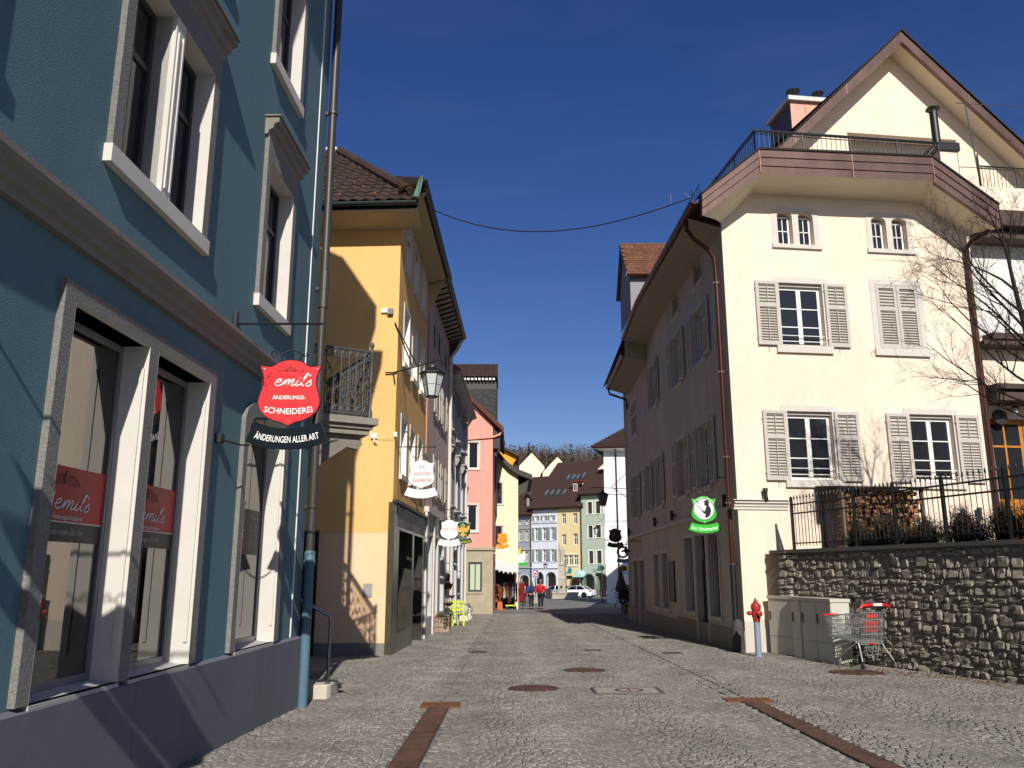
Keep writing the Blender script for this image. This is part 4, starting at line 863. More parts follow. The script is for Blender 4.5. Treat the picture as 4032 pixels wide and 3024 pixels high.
# set-back gable with copper verge
apex, gl, gr = (6.62, 16.42), (1.35, 11.0), (11.9, 11.0); dg = -2.6
MB().wall(CG, [gl, gr, (gr[0], 11.35), (6.6, 16.66), (gl[0], 11.35)], [rect(5.04, 8.44, 12.2, 13.85)], .5, dg).build('gable_wall', m_cream, cre)
MB().wall(CG, rect(5.04, 8.44, 12.2, 13.85), [], 0, dg - .49).build('recess_back', m_greige, cre)
for k in range(4): window(CG, cre, 5.2 + k * .8, 5.94 + k * .8, 12.25, 13.5, dg - .4, 2, 1, fw=.07, bar=.06, th=.06)
sl = math.sqrt(.5)
for sg, ex_ in ((-1, 5.3), (1, 5.4)):
    p0 = (6.56, 16.78); p1 = (6.56 + sg * ex_, 16.78 - ex_ * .99)
    th = .34
    m = MB(); V4 = [P(p0[0], p0[1], -1.85), P(p1[0], p1[1], -1.85), P(p1[0], p1[1] - th * 1.0, -1.85), P(p0[0], p0[1] - th * 1.05, -1.85)]; V5 = [P(p0[0], p0[1], -1.98), P(p1[0], p1[1], -1.98), P(p1[0], p1[1] - th, -1.98), P(p0[0], p0[1] - th * 1.05, -1.98)]
    m.add(V4 + V5, [(0, 1, 2, 3), (4, 5, 6, 7), (0, 1, 5, 4), (2, 3, 7, 6), (1, 2, 6, 5)]); m.build('verge_sheet', m_copper, cre)
    for k in (.35, .66): 
        q = (p0[0] + (p1[0] - p0[0]) * k, p0[1] + (p1[1] - p0[1]) * k); MB().box(CG, q[0] - .006, q[0] + .006, q[1] - th, q[1] - .01, -1.86, -1.845).build('verge_seam', m_copperb, cre)
    MB().add([P(p0[0], p0[1] + .05, -1.8), P(p1[0], p1[1] + .05, -1.8), P(p1[0], p1[1] + .0, -1.8), P(p0[0], p0[1] + .0, -1.8), P(p0[0], p0[1] + .05, -2.1), P(p1[0], p1[1] + .05, -2.1)], [(0, 1, 2, 3), (0, 1, 5, 4)]).build('verge_edge', MATS['dark_bitumen'], cre)
    MB().quad(P(p0[0], p0[1] - th * 1.05, -1.9), P(p1[0], p1[1] - th, -1.9), P(p1[0], p1[1] - th + .14, dg + .0), P(6.62, 16.45, dg + .0)).build('verge_soffit', m_soffit, cre)
m_tile2 = pm('orange_brown_tile', '724d39', .8, .25, 7., .15, 60, isl=.22)
m = MB(); rg0 = Vector(P(6.56, 16.8, -1.9)); rg1 = Vector((rg0.x + .4, 37, 16.8)); er0 = Vector(P(13.4, 10.2, -1.9)); er1 = Vector((er0.x + .4, 37, 10.2)); lv = Vector((4.05, 20.0, 9.84))
m.add([rg0, rg1, (4.1, 37, 9.6), (4.02, 29.5, 9.75), (4.0, 25.5, 9.93), lv, P(1.2, 11.72, -1.9)], [(0, 1, 2, 3, 4, 5, 6)]).quad(rg0, rg1, er1, er0).quad(lv, P(1.2, 11.72, -1.9), P(1.0, 11.2, .5), P(-.8, 9.85, .88))
m.build('roof', m_tile2, cre)
MB().quad((er0.x - .4, er0.y, -.5), (er0.x - .4, er0.y, 10.4), (er1.x, 37, 10.4), (er1.x, 37, -.5)).quad((5, 36.9, -.6), (5, 36.9, 9.6), (er1.x, 36.9, 10.3), (er1.x, 36.9, -.6)).add([(5, 36.9, 9.6), (er1.x, 36.9, 10.3), (rg1.x, 36.9, 16.7)], [(0, 1, 2)]).build('rear_wall', m_cream, cre)
# terrace railing
m = MB(); rl = [P(.76, 0, -3.2), P(.76, 0, .5), P(5.55, 0, .5), P(5.75, 0, -.3)]
def railing(par, pts, z0, z1, step=.12, post=1.2, mat=None, top=None):
    mat = mat or m_black; m = MB()
    for p, q in zip(pts, pts[1:]):
        p = Vector((p[0], p[1], 0)); q = Vector((q[0], q[1], 0)); L_ = (q - p).length; u = (q - p) / L_
        for zz, r in ((z1, .022), (z1 - .07, .012), (z0 + .1, .012)): m.tube([p + Vector((0, 0, zz)), q + Vector((0, 0, zz))], r, 6)
        k = int(L_ / step)
        for i in range(k + 1):
            a = p + u * (i * L_ / max(k, 1)); ps = i % max(1, int(post / step)) == 0
            m.tube([a + Vector((0, 0, z0)), a + Vector((0, 0, z1))], .02 if ps else .0075, 5)
    o = m.build('railing', mat, par); o['kind'] = 'stuff'; return o
t = thing('terrace_railing', 'dark metal railing round the roof terrace above the copper eave', 'railing', P(.76, 11.15, .5)); railing(t, rl, 11.1, 11.83)
m = MB(); m.tube([(p[0], p[1], 11.86) for p in rl], .024, 8); m.build('handrail', m_steel, t)
t = thing('terrace_railing', 'dark metal railing at the right edge of the picture on the rear terrace', 'railing', P(7.3, 11, -1)); railing(t, [P(7.3, 0, -.4), P(7.75, 0, -1), P(11.5, 0, -1)], 11.0, 12.15, .11)
t = thing('antenna_mast', 'thin antenna mast with a crossbar at the right roof terrace', 'antenna', P(7.8, 11, -1)); MB().tube([P(7.8, 11, -1), P(7.62, 14.0, -1)], .02, 6).build('mast', m_iron, t); MB().tube([P(7.35, 14.0, -1), P(9.6, 14.05, -1)], .012, 6).build('crossbar', m_iron, t)
# chimney, cowls, stove flue
ch = thing('chimney', 'copper-clad chimney with light slab cap on the cream house', 'chimney', P(4.8, 13, -4.4))
for k in range(3): MB().box(CG, 4.1 + k * .48 + .003, 4.58 + k * .48 - .003, 12.6, 15.62, -5.4, -4.0 + .004 * (k % 2)).build('copper_panel', m_copperb if k < 2 else m_copper, ch)
MB().box(CG, 4.095, 4.1, 12.6, 15.6, -5.4, -4.0).build('side_panel', m_copper, ch)
MB().box(CG, 4.0, 5.62, 15.62, 15.76, -5.5, -3.88).build('cap', pm('light_cap', 'cfcfca', .6), ch)
for s_, r in ((4.38, .14), (5.2, .12)):
    MB().lathe(P(s_, 15.76, -4.3), [(r, 0), (r, .12), (r * .9, .14)], 14).build('pot', m_greigel, ch); m = MB()
    for q in range(4): m.tube([P(s_ + r * .8 * math.cos(q * 1.57 + .4), 15.88, -4.3 + r * .8 * math.sin(q * 1.57 + .4)), P(s_ + r * 1.2 * math.cos(q * 1.57 + .4), 16.16, -4.3 + r * 1.2 * math.sin(q * 1.57 + .4))], .01, 4)
    m.build('stay', m_black, ch); MB().lathe(P(s_, 16.14, -4.3), [(r * 1.5, 0), (r * 1.55, .02), (.02, .14)], 16).build('cowl', m_black, ch)
MB().lathe(P(4.78, 15.76, -4.3), [(.1, 0), (.1, .1), (.06, .16)], 12).build('pot', m_greigel, ch)
fl = thing('stove_flue', 'black stove flue with conical cap beside the terrace', 'flue', P(6.2, 11.5, -.2))
MB().box(CG, 5.95, 6.42, 10.4, 11.95, -.6, .0).build('pier', m_cream, fl); MB().box(CG, 5.9, 6.48, 11.95, 12.17, -.66, .06).build('box', m_black, fl)
MB().lathe(P(6.08, 12.17, -.25), [(.1, 0), (.1, 1.0), (.098, 1.02)], 16).build('pipe', m_black, fl, True); MB().lathe(P(6.08, 13.26, -.25), [(.18, 0), (.17, .03), (.01, .13)], 18).build('cap', m_black, fl)
m = MB(); 
for q in range(3): m.tube([P(6.08 + .09 * math.cos(q * 2.1), 13.17, -.25 + .09 * math.sin(q * 2.1)), P(6.08 + .14 * math.cos(q * 2.1), 13.28, -.25 + .14 * math.sin(q * 2.1))], .008, 4)
m.build('stay', m_black, fl)
# street side, in shade
a_op = [rect(3.49, 4.58, 3.58, 5.2), rect(.99, 1.98, 3.58, 5.2), rect(3.55, 4.6, 6.85, 8.3), rect(.9, 1.85, 6.85, 8.35), rect(3.86, 4.76, 8.95, 9.55), rect(1.1, 2.0, 8.95, 9.55), rect(3.96, 4.93, .4, 2.37), rect(2.6, 3.72, -.42, 2.4), rect(1.29, 2.36, .41, 2.38)]
b_op = [rect(7.5, 8.36, 3.6, 5.2), rect(5.2, 6.0, 3.6, 5.2), rect(1.7, 2.9, 3.6, 5.2), rect(7.0, 7.95, 7.0, 8.5), rect(1.6, 3.0, 6.8, 8.2), rect(6.1, 7.15, .34, 2.05), rect(7.75, 8.9, .34, 2.05), rect(.9, 2.1, -.5, 1.9), rect(2.5, 3.8, -.5, 1.9)]
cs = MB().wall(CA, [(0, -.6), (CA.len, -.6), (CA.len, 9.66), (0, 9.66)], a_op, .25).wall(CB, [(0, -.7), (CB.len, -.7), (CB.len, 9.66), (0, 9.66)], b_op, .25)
cs.quad((4.95, 35.6, -.7), (4.95, 35.6, 9.66), (12, 37, 9.66), (12, 37, -.7)).build('street_wall', pm('shade_toned_beige_stucco', 'cdc2b2', .92, .06, 8., .12, 120, streak=.5, stain=.16), cre)  # beige below the gable's cream: part of the wall's shade is in the colour
MB().box(CA, -.02, CA.len - .0, -.6, .2, 0, .02).box(CB, 0, CB.len - .01, -.7, .1, 0, .02).build('street_plinth', pm('street_plinth', '97907f', .9, .1), cre)
m = MB()
for F_ in (CA, CB): m.box(F_, 0, F_.len, 2.82, 2.92, 0, .07)
m.build('street_band', m_greigel, cre)
m_rail = pm('curtain_grey', '6d6a66', .7)
for F_, ops, ind in ((CA, a_op, True), (CB, b_op, False)):
    for h in ops:
        a, b, z0, z1 = h[0][0], h[1][0], h[0][1], h[2][1]
        if z0 > 3.3:
            up_ = z0 > 8.8
            surround(F_, cre, a, b, z0, z1, .12, .02, m_greigel, .14, .06)
            window(F_, cre, a, b, z0, z1, -.16, 2, 1 if up_ else 3, fw=.07, bar=.03)
            if not up_:
                w = (b - a) / 2 + .04
                if F_ is CB and z0 > 6.5 and a < 2: shutter(F_, cre, a, (a + b) / 2, z0, z1, .03, m_greige, indiv=False); shutter(F_, cre, (a + b) / 2, b, z0, z1, .03, m_greige, indiv=False)
                else: shutter(F_, cre, a - .08 - w, a - .08, z0, z1, .07, m_greige, indiv=ind); shutter(F_, cre, b + .08, b + .08 + w, z0, z1, .07, m_greige, indiv=ind)
        else:
            surround(F_, cre, a, b, z0, z1, .12, .03, m_greigel, 0 if z0 < 0 else .1, .06)
            if z0 < 0:
                window(F_, cre, a, b, 1.75, z1, -.2, 1, 1, fm=m_dkframe); MB().box(F_, a, b, z0 - .1, 1.75, -.22, -.16).build('door', pm('dark_wood_door', '3a2c22', .6, .2, 5., streak=.2), cre)
            else: window(F_, cre, a, b, z0, z1, -.2, 1, 2, fm=m_dkframe, split=[.78])
t = thing('notice_board', 'dark slate menu board on the shaded street wall', 'board', CB.P(9.6, .6, 0)); MB().box(CB, 9.2, 9.98, .62, 1.75, .003, .04).build('panel', pm('slate_board', '2c2e31', .5, .2, 12.), t)
MB().box(CB, 9.17, 10.01, .59, .62, .003, .05).box(CB, 9.17, 10.01, 1.75, 1.78, .003, .05).box(CB, 9.16, 9.2, .58, 1.79, .003, .052).box(CB, 9.98, 10.02, .58, 1.79, .003, .052).build('frame', m_black, t)
# street eaves
pa, pb, pc = CA.P(CA.len + .95, 0, .85), CA.P(0, 0, .85), CB.P(6.3, 0, .85)
m = MB()
m.add([CA.P(CA.len, 9.5, 0), CA.P(0, 9.55, 0), CB.P(6.2, 9.5, 0), (*pc[:2], 9.66), (*pb[:2], 9.82), (*CA.P(CA.len, 0, .8)[:2], 9.74)], [(0, 1, 4, 5), (1, 2, 3, 4)]).add([CB.P(6.2, 8.9, 0), CB.P(.6, 8.85, 0), CB.P(.6, 9.1, .8), CB.P(6.2, 9.1, .8), CB.P(6.2, 9.66, .8), CB.P(6.2, 9.5, 0)], [(0, 1, 2, 3), (0, 3, 4, 5)]).build('street_soffit', pm('shade_toned_soffit', 'a79c88', .9, .06, 2.), cre)  # soffit cream darkened: shade under the street eave is in the colour
m = MB(); gutter(m, (*pa[:2], 9.78), (*pb[:2], 9.9), .09); gutter(m, (*pb[:2], 9.9), (*pc[:2], 9.74), .09); g1 = m.build('street_gutter', m_darkcop, cre)
m = MB(); gutter(m, CB.P(6.15, 9.2, .86), CB.P(.7, 9.16, .86), .09); m.build('street_gutter', m_darkcop, cre)
MB().tube([CB.P(.85, 9.1, .86), CB.P(.85, 8.85, .8), CB.P(.85, 8.6, .1), CB.P(.85, 8.2, .08)], .05, 8).build('gutter_spout', m_darkcop, cre, True)
m = MB()
for p, q, z0, z1 in ((pa, pb, 9.95, 10.05), (pb, pc, 10.05, 9.92)):
    p = Vector((p[0] + .12, p[1], z0)); q = Vector((q[0] + .12, q[1], z1)); k = int((q - p).length / .22)
    for h in (.0, .22): m.tube([p + Vector((0, 0, h)), q + Vector((0, 0, h))], .008, 4)
    for i in range(k + 1): a = p + (q - p) * (i / k); m.tube([a - Vector((0, 0, .05)), a + Vector((0, 0, .22))], .006, 4)
o = m.build('snow_guard', m_black, cre); o['kind'] = 'stuff'
MB().tube([(*CA.P(6.6, 0, .82)[:2], 9.72), (*CA.P(6.58, 0, .8)[:2], 9.5), (*CA.P(6.5, 0, .62)[:2], 9.3), (*CA.P(6.42, 0, .25)[:2], 9.05), (*CA.P(6.4, 0, .12)[:2], 8.85), (*CA.P(6.4, 0, .1)[:2], 8.3), (*CA.P(6.4, 0, .1)[:2], 1.65)], .055, 10).build('downpipe', m_darkcop, cre, True)
MB().tube([CA.P(6.4, 1.67, .1), CA.P(6.4, -.25, .1)], .064, 10).build('downpipe_foot', m_black, cre, True)
for z in (8.2, 6.0, 4.0, 2.95, 1.6): MB().lathe(CA.P(6.4, z, .1), [(.064, 0), (.064, .04), (.055, .04)], 10).box(CA, 6.38, 6.42, z, z + .04, 0, .18).build('pipe_clamp', m_copper, cre)
MB().tube([P(6.62, 9.62, .7), P(6.5, 9.5, .5), P(6.34, 9.4, .2), P(6.26, 9.25, .1), P(6.26, 8.9, .09), P(6.22, 2.0, .09)], .06, 10).build('downpipe', m_darkcop, cre, True)
# dormer with single tiles
dx0, yr, ye, zr, ze = 4.2, 29.6, 28.1, 13.45, 11.75
MB().add([(dx0, ye + .15, 10.4), (dx0, 2 * yr - ye - .15, 10.4), (dx0, 2 * yr - ye - .15, ze + .1), (dx0, yr, zr - .1), (dx0, ye + .15, ze + .1), (7.5, ye + .15, 10.4), (7.5, ye + .15, ze + .1)], [(0, 1, 2, 3, 4), (0, 4, 6, 5)]).build('dormer_wall', pm('grey_dormer', '8d8d8d', .8, .06), cre)
MB().bx(5.0, 5.5, ye + .1, ye + .152, 10.9, 11.5).build('dormer_window', m_white, cre)
m = MB().quad((dx0 - .15, ye, ze), (7.2, ye, ze), (8.2, yr, zr), (dx0 - .15, yr, zr)).quad((dx0 - .15, 2 * yr - ye, ze), (7.2, 2 * yr - ye, ze), (8.2, yr, zr), (dx0 - .15, yr, zr)); dr = m.build('dormer_roof', m_tile2, cre)
MB().add([(dx0 - .17, ye - .03, ze - .1), (dx0 - .17, yr, zr - .08), (dx0 - .17, yr, zr + .05), (dx0 - .17, ye - .03, ze + .04), (dx0 - .13, ye - .03, ze - .1), (dx0 - .13, yr, zr - .08), (dx0 - .13, yr, zr + .05), (dx0 - .13, ye - .03, ze + .04)], [(0, 1, 2, 3), (4, 5, 6, 7), (0, 3, 7, 4), (2, 3, 7, 6)]).build('dormer_verge', m_black, cre)
gutter(MB(), (dx0 - .15, ye - .07, ze - .0), (7.2, ye - .07, ze - .0), .07).build('dormer_gutter', m_darkcop, cre)
uy = Vector((0, yr - ye, zr - ze)); Lt = uy.length; uy.normalize(); Mt = Matrix((Vector((1, 0, 0)), uy, Vector((1, 0, 0)).cross(uy))).transposed().to_4x4()
m = MB(); w = .17; pl = [(-w / 2 + .004, .22), (-w / 2 + .004, .04), (-w * .3, .01), (0, 0), (w * .3, .01), (w / 2 - .004, .04), (w / 2 - .004, .22)]
m.add([(x, y, .028 - y * .09) for x, y in pl] + [(x, y, .012 - y * .09) for x, y in pl], [tuple(range(7))] + [(i, i + 1, i + 8, i + 7) for i in range(6)]); bt = m.mesh('roof_tile', m_tile2)
for r in range(13):
    for c in range(17):
        x = dx0 - .06 + c * w + (r % 2) * w / 2; q = Vector((x, ye, ze)) + uy * (r * .168 - .02)
        if x > 5.1 + (q.z - 10.2) * .95: continue
        inst(bt, 'roof_tile', dr, Matrix.Translation(q + Vector((0, -.01, .012))) @ Mt @ Matrix.Rotation(rnd.uniform(-.02, .02), 4, 'Z'))
MB().tube([(dx0 - .15, yr, zr + .03), (8, yr, zr + .03)], .07, 8).build('ridge_cap', m_tile2, dr)
# wall lights, street lamp, guard stone
for lab, F_, s_, z in (('black up-down wall light beside the copper downpipe', CA, 6.05, 3.05), ('black up-down wall light near the middle of the shaded wall', CA, .3, 3.1), ('black up-down wall light farther along the shaded wall', CB, 7.2, 3.1), ('black up-down wall light at the far end of the shaded wall', CB, .4, 3.1), ('black up-down wall light on the sunlit base cornice', CG, .62, 3.13), ('black up-down wall light right of the firewood', CG, 5.75, 2.75)):
    t = thing('wall_light', lab, 'wall light', F_.P(s_, z, .1), 'up-down wall lights'); M = Matrix.Translation(F_.P(s_, z, .11))
    MB().lathe(M, [(.055, -.14), (.06, -.13), (.045, -.02), (.045, .02), (.06, .13), (.055, .14)], 12).build('body', m_black, t, True); MB().box(F_, s_ - .03, s_ + .03, z - .03, z + .03, 0, .09).build('mount', m_black, t)
t = thing('barn_lamp', 'black gooseneck lamp with wide shade on the shaded wall', 'wall lamp', CB.P(3.2, 2.6, 0)); m = MB()
m.tube([CB.P(3.2, 2.62, 0), CB.P(3.2, 2.62, .5), CB.P(3.2, 2.58, .58), CB.P(3.2, 2.4, .6)], .018, 6); m.build('arm', m_black, t); MB().lathe(CB.P(3.2, 2.22, .6), [(.2, 0), (.19, .02), (.06, .1), (.04, .2)], 16).build('shade', m_black, t, True); MB().ball(CB.P(3.2, 2.18, .6), .05, n=10, m=6).build('bulb', m_frost, t)
t = thing('guard_stone', 'dark rounded guard stone at the corner of the cream house', 'bollard', CA.P(6.58, gz(18.9), .12)); MB().lathe(CA.P(6.56, -.3, .1), [(.15, 0), (.14, .55), (.11, .68), (.05, .74), (.01, .75)], 12).build('stone', pm('dark_guard_stone', '4a4742', .85, .2, 8., .3, 40), t, True)
t = thing('house_plate', 'small pale plate beside the copper downpipe', 'plate', CA.P(6.1, 2.2, 0)); MB().box(CA, 5.9, 6.15, 2.05, 2.35, .002, .015).build('panel', pm('plate', '77736d', .6), t); MB().box(CA, 5.93, 6.12, 2.08, 2.32, .015, .018).build('relief', pm('plate_dark', '4f4b47', .6), t)
# overhead cable
t = thing('overhead_cable', 'sagging black cable spanning the street between the houses', 'cable', (-1.85, 19.2, 10.1))
p0 = Vector((-1.88, 19.0, 10.05)); p1 = Vector((4.2, 18.3, 10.05)); MB().tube([p0 + (p1 - p0) * f + Vector((0, 0, -1.0 * 4 * (f * (1 - f)) * (.8 - .25 * f))) for f in np.linspace(0, 1, 26)], .014, 6).build('line', m_black, t)
MB().tube([p1, p1 + Vector((-.12, 0, .12)), p1 + Vector((.06, 0, .18)), p1 + Vector((.02, 0, -.1))], .012, 5).tube([p1 + Vector((-.45, .05, -.12)), p1 + Vector((-.45, .05, .12))], .008, 5).build('anchor', m_black, t)
MB().box(CG, 6.8, 13, 10.28, 11.0, -.6, .05).build('terrace_parapet', m_cream, cre)
# annex at the right edge
an = thing('annex', 'white rear annex with dark beams and a wooden glazed door', 'house', P(7, 1.8, -.5))
MB().wall(CG, rect(6.38, 13, 1.2, 9.9), [rect(6.62, 8.6, 1.9, 5.1)], .2, -.45).build('wall', m_cream, an)
MB().box(CG, 6.75, 13, 7.2, 9.6, -.46, -.44).build('white_panel', m_white, an)
m_beam = pm('brown_beam', '51423a', .7, .2, 6., streak=.3)
for z0, z1, d in ((9.6, 9.78, .1), (9.85, 10.25, .32), (6.85, 6.95, .0), (7.03, 7.18, -.1), (5.42, 5.62, .2), (5.7, 5.82, .25)): MB().box(CG, 6.5 if z0 < 7 else 6.8, 13, z0, z1, -.5, d).build('beam', m_beam, an)
m_oak = pm('orange_wood', 'b9772c', .55, .2, 8., streak=.15)
window(CG, an, 6.64, 7.64, 3.05, 5.08, -.55, 2, 2, fw=.1, bar=.05, fm=m_oak, name='glazed_door', split=[.7]); window(CG, an, 7.66, 8.58, 3.05, 5.08, -.55, 2, 2, fw=.1, bar=.05, fm=m_oak, name='glazed_door', split=[.7])
for k in range(8): MB().box(CG, 6.64 + k * .245, 6.875 + k * .245, 1.8, 3.04, -.58, -.54).build('door_plank', m_oak, an)
t = thing('porch_lamp', 'small porch lamp with glass shade above the wooden door', 'wall lamp', P(7.05, 5.4, -.4)); m = MB(); m.tube([P(6.98, 5.2, -.4), P(6.98, 5.42, -.38), P(7.05, 5.5, -.2), P(7.18, 5.46, -.15), P(7.2, 5.36, -.15)], .012, 6); m.build('arm', m_steel, t); MB().lathe(P(7.2, 5.3, -.15), [(.12, 0), (.1, .02), (.03, .06)], 14).build('shade', m_zinc, t); MB().lathe(P(7.2, 5.14, -.15), [(.04, 0), (.055, .1), (.05, .16)], 12).build('glass', m_frost, t)
MB().lathe(Matrix.Translation(P(6.98, 5.12, -.43)) @ Matrix.Rotation(CG.ang, 4, 'Z') @ Matrix.Rotation(R(90), 4, 'X'), [(.2, 0), (.18, .05), (.02, .1)], 14).build('base', m_zinc, t)
# ------------------------------------------------------------ rubble wall with fence
SW = Fr((5.62, 18.6), (7.37, 12.72)); P = SW.P
m_rub = pm('grey_limestone', '948c80', .88, .3, 9., .4, 40, isl=.24, stain=.2); m_mort = pm('grey_mortar', '736c60', .95, .3, 12., .5, 50)
wl = thing('rubble_wall', 'rough grey limestone rubble wall carrying the iron fence', 'wall', P(3.5, gz(15.3), 0))
W1 = 9.0
MB().add([P(.0, -.4, -.036), P(W1, -.4, -.036), P(W1, 1.84, -.036), P(.0, 1.84, -.036)], [(0, 1, 2, 3)]).build('mortar_core', m_mort, wl)
MB().box(SW, .0, W1, 1.83, 1.9, -.55, .03).build('coping', pm('coping_concrete', '5f5b55', .9, .2, 8., .3, 60), wl)
PF = Fr((CG.P(.56, 0, .62)[0], CG.P(.56, 0, .62)[1]), (P(.62, 0, .05)[0], P(.62, 0, .05)[1]))
MB().add([PF.P(0, -.4, -.06), PF.P(PF.len, -.4, -.06), PF.P(PF.len, 1.83, -.06), PF.P(0, 1.83, -.06)], [(0, 1, 2, 3)]).add([PF.P(0, -.4, -.06), PF.P(0, 1.83, -.06), CG.P(.56, 1.83, 0), CG.P(.56, -.4, 0)], [(0, 1, 2, 3)]).build('pier_core', m_mort, wl)
MB().box(PF, -.02, PF.len, 1.83, 1.87, -.5, .02).build('pier_coping', MATS['coping_concrete'], wl)
def rubble(F, s0, s1, z0, z1, hs, ws, par, out):
    z = z0
    while z < z1 - .03:
        h = min(rnd.uniform(*hs), z1 - z); s_ = s0 - rnd.uniform(0, .08)
        if z1 - (z + h) < .05: h = z1 - z
        while s_ < s1:
            w = rnd.uniform(*ws); zz = z + rnd.uniform(-.02, .02); hh_ = h * rnd.uniform(.8, 1.12)
            if rnd.random() < .22: out.append((F, s_ + w / 2, zz + hh_ * .25, w, hh_ * .5)); out.append((F, s_ + w / 2, zz + hh_ * .78, w, hh_ * .46))
            else: out.append((F, s_ + w / 2, zz + hh_ / 2, w, hh_))
            s_ += w
        z += h
sts = []
rubble(SW, .62, 6.9, -.3, 1.8, (.07, .21), (.06, .3), wl, sts); rubble(PF, 0, PF.len, -.3, 1.8, (.12, .24), (.12, .3), wl, sts)
def stone_geo(m, F, c, z, w, h):
    nx, nz = 4, 4; k = len(m.v); dp = rnd.uniform(.02, .065); ta, tb = rnd.uniform(-.14, .14), rnd.uniform(-.12, .12); g = .003; rx = [rnd.uniform(.86, 1.06) for _ in range(nz + 1)]; rz = [rnd.uniform(.86, 1.06) for _ in range(nx + 1)]
    for j in range(nz + 1):
        for i in range(nx + 1):
            u, v = i / nx * 2 - 1, j / nz * 2 - 1; edge = (i in (0, nx)) or (j in (0, nz)); corner = (i in (0, nx)) and (j in (0, nz))
            x = c + u * (w / 2 - g) * rx[j] * (.86 if corner else 1); zz = z + v * (h / 2 - g) * rz[i] * (.86 if corner else 1)
            d = -.058 if edge else dp * rnd.uniform(.55, 1.15) + u * ta * w + v * tb * h - .05
            if not edge and (i in (1, nx - 1) or j in (1, nz - 1)): d -= dp * rnd.uniform(.0, .35); x += u * w * .2 ; zz += v * h * .2
            m.v.append(F.P(x, zz, d))
    for j in range(nz):
        for i in range(nx): a = k + j * (nx + 1) + i; m.f.append((a, a + 1, a + nx + 2, a + nx + 1))
vis = sorted(sts, key=lambda q: -q[3] * q[4] * (1 if q[0] is SW and 2.0 < q[1] < 6.4 else .4)); rest = MB()
for i, q in enumerate(vis):
    if i < 300: m = MB(); stone_geo(m, *q); m.build('stone', m_rub, wl)
    else: stone_geo(rest, *q)
o = rest.build('small_stones', m_rub, wl); o['kind'] = 'stuff'
tr = MB().add([P(0, 1.78, -.1), P(W1, 1.78, -.1), (13, 10.5, 1.78), (15, 20.5, 1.78), CG.P(9, 1.78, -.4), CG.P(.9, 1.78, .01)], [tuple(range(6))]); struct('terrace_ground', tr, pm('garden_soil', '4a4338', .95, .3, 6., .4, 30))
# iron fence
fe = thing('iron_fence', 'black iron fence with spear tips on top of the rubble wall', 'fence', P(3, 1.9, -.2))
fd = -.2; zb = 1.9
posts = [.6, 1.58, 2.58, 3.66, 4.81, 6.07, 7.3, 8.5]
for i, s_ in enumerate(posts):
    pm_ = MB().box(SW, s_ - .025, s_ + .025, zb, 2.98, fd - .025, fd + .025).lathe(P(s_, 2.98, fd), [(.034, 0), (.034, .015), (.005, .05)], 4); pm_.box(SW, s_ - .06, s_ + .06, zb, zb + .012, fd - .05, fd + .05).build('post', m_black, fe)
for a, b in zip(posts, posts[1:]):
    for z, h in ((2.83, .03), (2.64, .03), (2.02, .025)): MB().box(SW, a + .025, b - .025, z, z + h, fd - .012, fd + .012).build('rail', m_black, fe)
pk = MB().lathe(Matrix.Identity(4), [(.0075, 0), (.0075, .98), (.014, .985), (.02, 1.01), (.016, 1.035), (.001, 1.075)], 6).mesh('picket', m_black)
for a, b in zip(posts, posts[1:]):
    k = round((b - a) / .112)
    for i in range(1, k): inst(pk, 'picket', fe, Matrix.Translation(P(a + (b - a) * i / k, 1.97, fd)))
# firewood shelter against the house
ws = thing('firewood_shelter', 'small lean-to shelter with dark flat roof over the firewood', 'shelter', CG.P(2.8, 1.78, .6))
MB().hexa([CG.P(1.82, 3.2, 1.1), CG.P(3.9, 3.2, 1.1), CG.P(3.9, 3.3, .02), CG.P(1.82, 3.3, .02), CG.P(1.82, 3.24, 1.1), CG.P(3.9, 3.24, 1.1), CG.P(3.9, 3.34, .02), CG.P(1.82, 3.34, .02)]).build('roof', MATS['dark_bitumen'], ws)
for s_, d in ((1.95, .95), (3.8, .95), (1.95, .1), (3.8, .1)): MB().box(CG, s_ - .035, s_ + .035, 1.78, 3.22, d - .035, d + .035).build('post', pm('grey_timber', '6d655b', .8, .2, 8., streak=.2), ws)
MB().box(CG, 1.98, 3.78, 1.84, 1.9, .2, .9).build('floor_rack', MATS['grey_timber'], ws)
m_log = pm('split_firewood', '8d6a47', .85, .35, 14., .25, 60, isl=.3)
m_bark = pm('bark', '4d3b2a', .95, .3, 14.)
logm = []
for i in range(10):
    k = rnd.choice((3, 4, 4, 5)); a0 = rnd.uniform(0, 6); r_ = [rnd.uniform(.75, 1.1) for _ in range(k)]
    pl = [(math.cos(a0 + 6.283 * j / k) * .06 * r_[j], math.sin(a0 + 6.283 * j / k) * .06 * r_[j]) for j in range(k)]
    m = MB(); m.add([(x, -.19, z) for x, z in pl] + [(x, .19, z) for x, z in pl], [tuple(range(k)), tuple(range(k, 2 * k))] + [(j, (j + 1) % k, (j + 1) % k + k, j + k) for j in range(k)]); logm.append(m.mesh('firewood_log', m_log))
z = 1.96; row = 0
while z < 3.18:
    s_ = 2.06 + (row % 2) * .05
    while s_ < 3.72 + (rnd.random() < .4) * .05:
        o = inst(logm[rnd.randrange(10)], 'firewood_log', None, Matrix.Translation(CG.P(s_, z + rnd.uniform(-.012, .012), .7 + rnd.uniform(-.09, .09))) @ Matrix.Rotation(CG.ang, 4, 'Z') @ Matrix.Rotation(rnd.uniform(0, 6.28), 4, 'Y'))
        tag(o, 'split log in the firewood stack under the lean-to', 'log', 'split logs in the firewood stack'); s_ += rnd.uniform(.095, .12)
    z += .097; row += 1
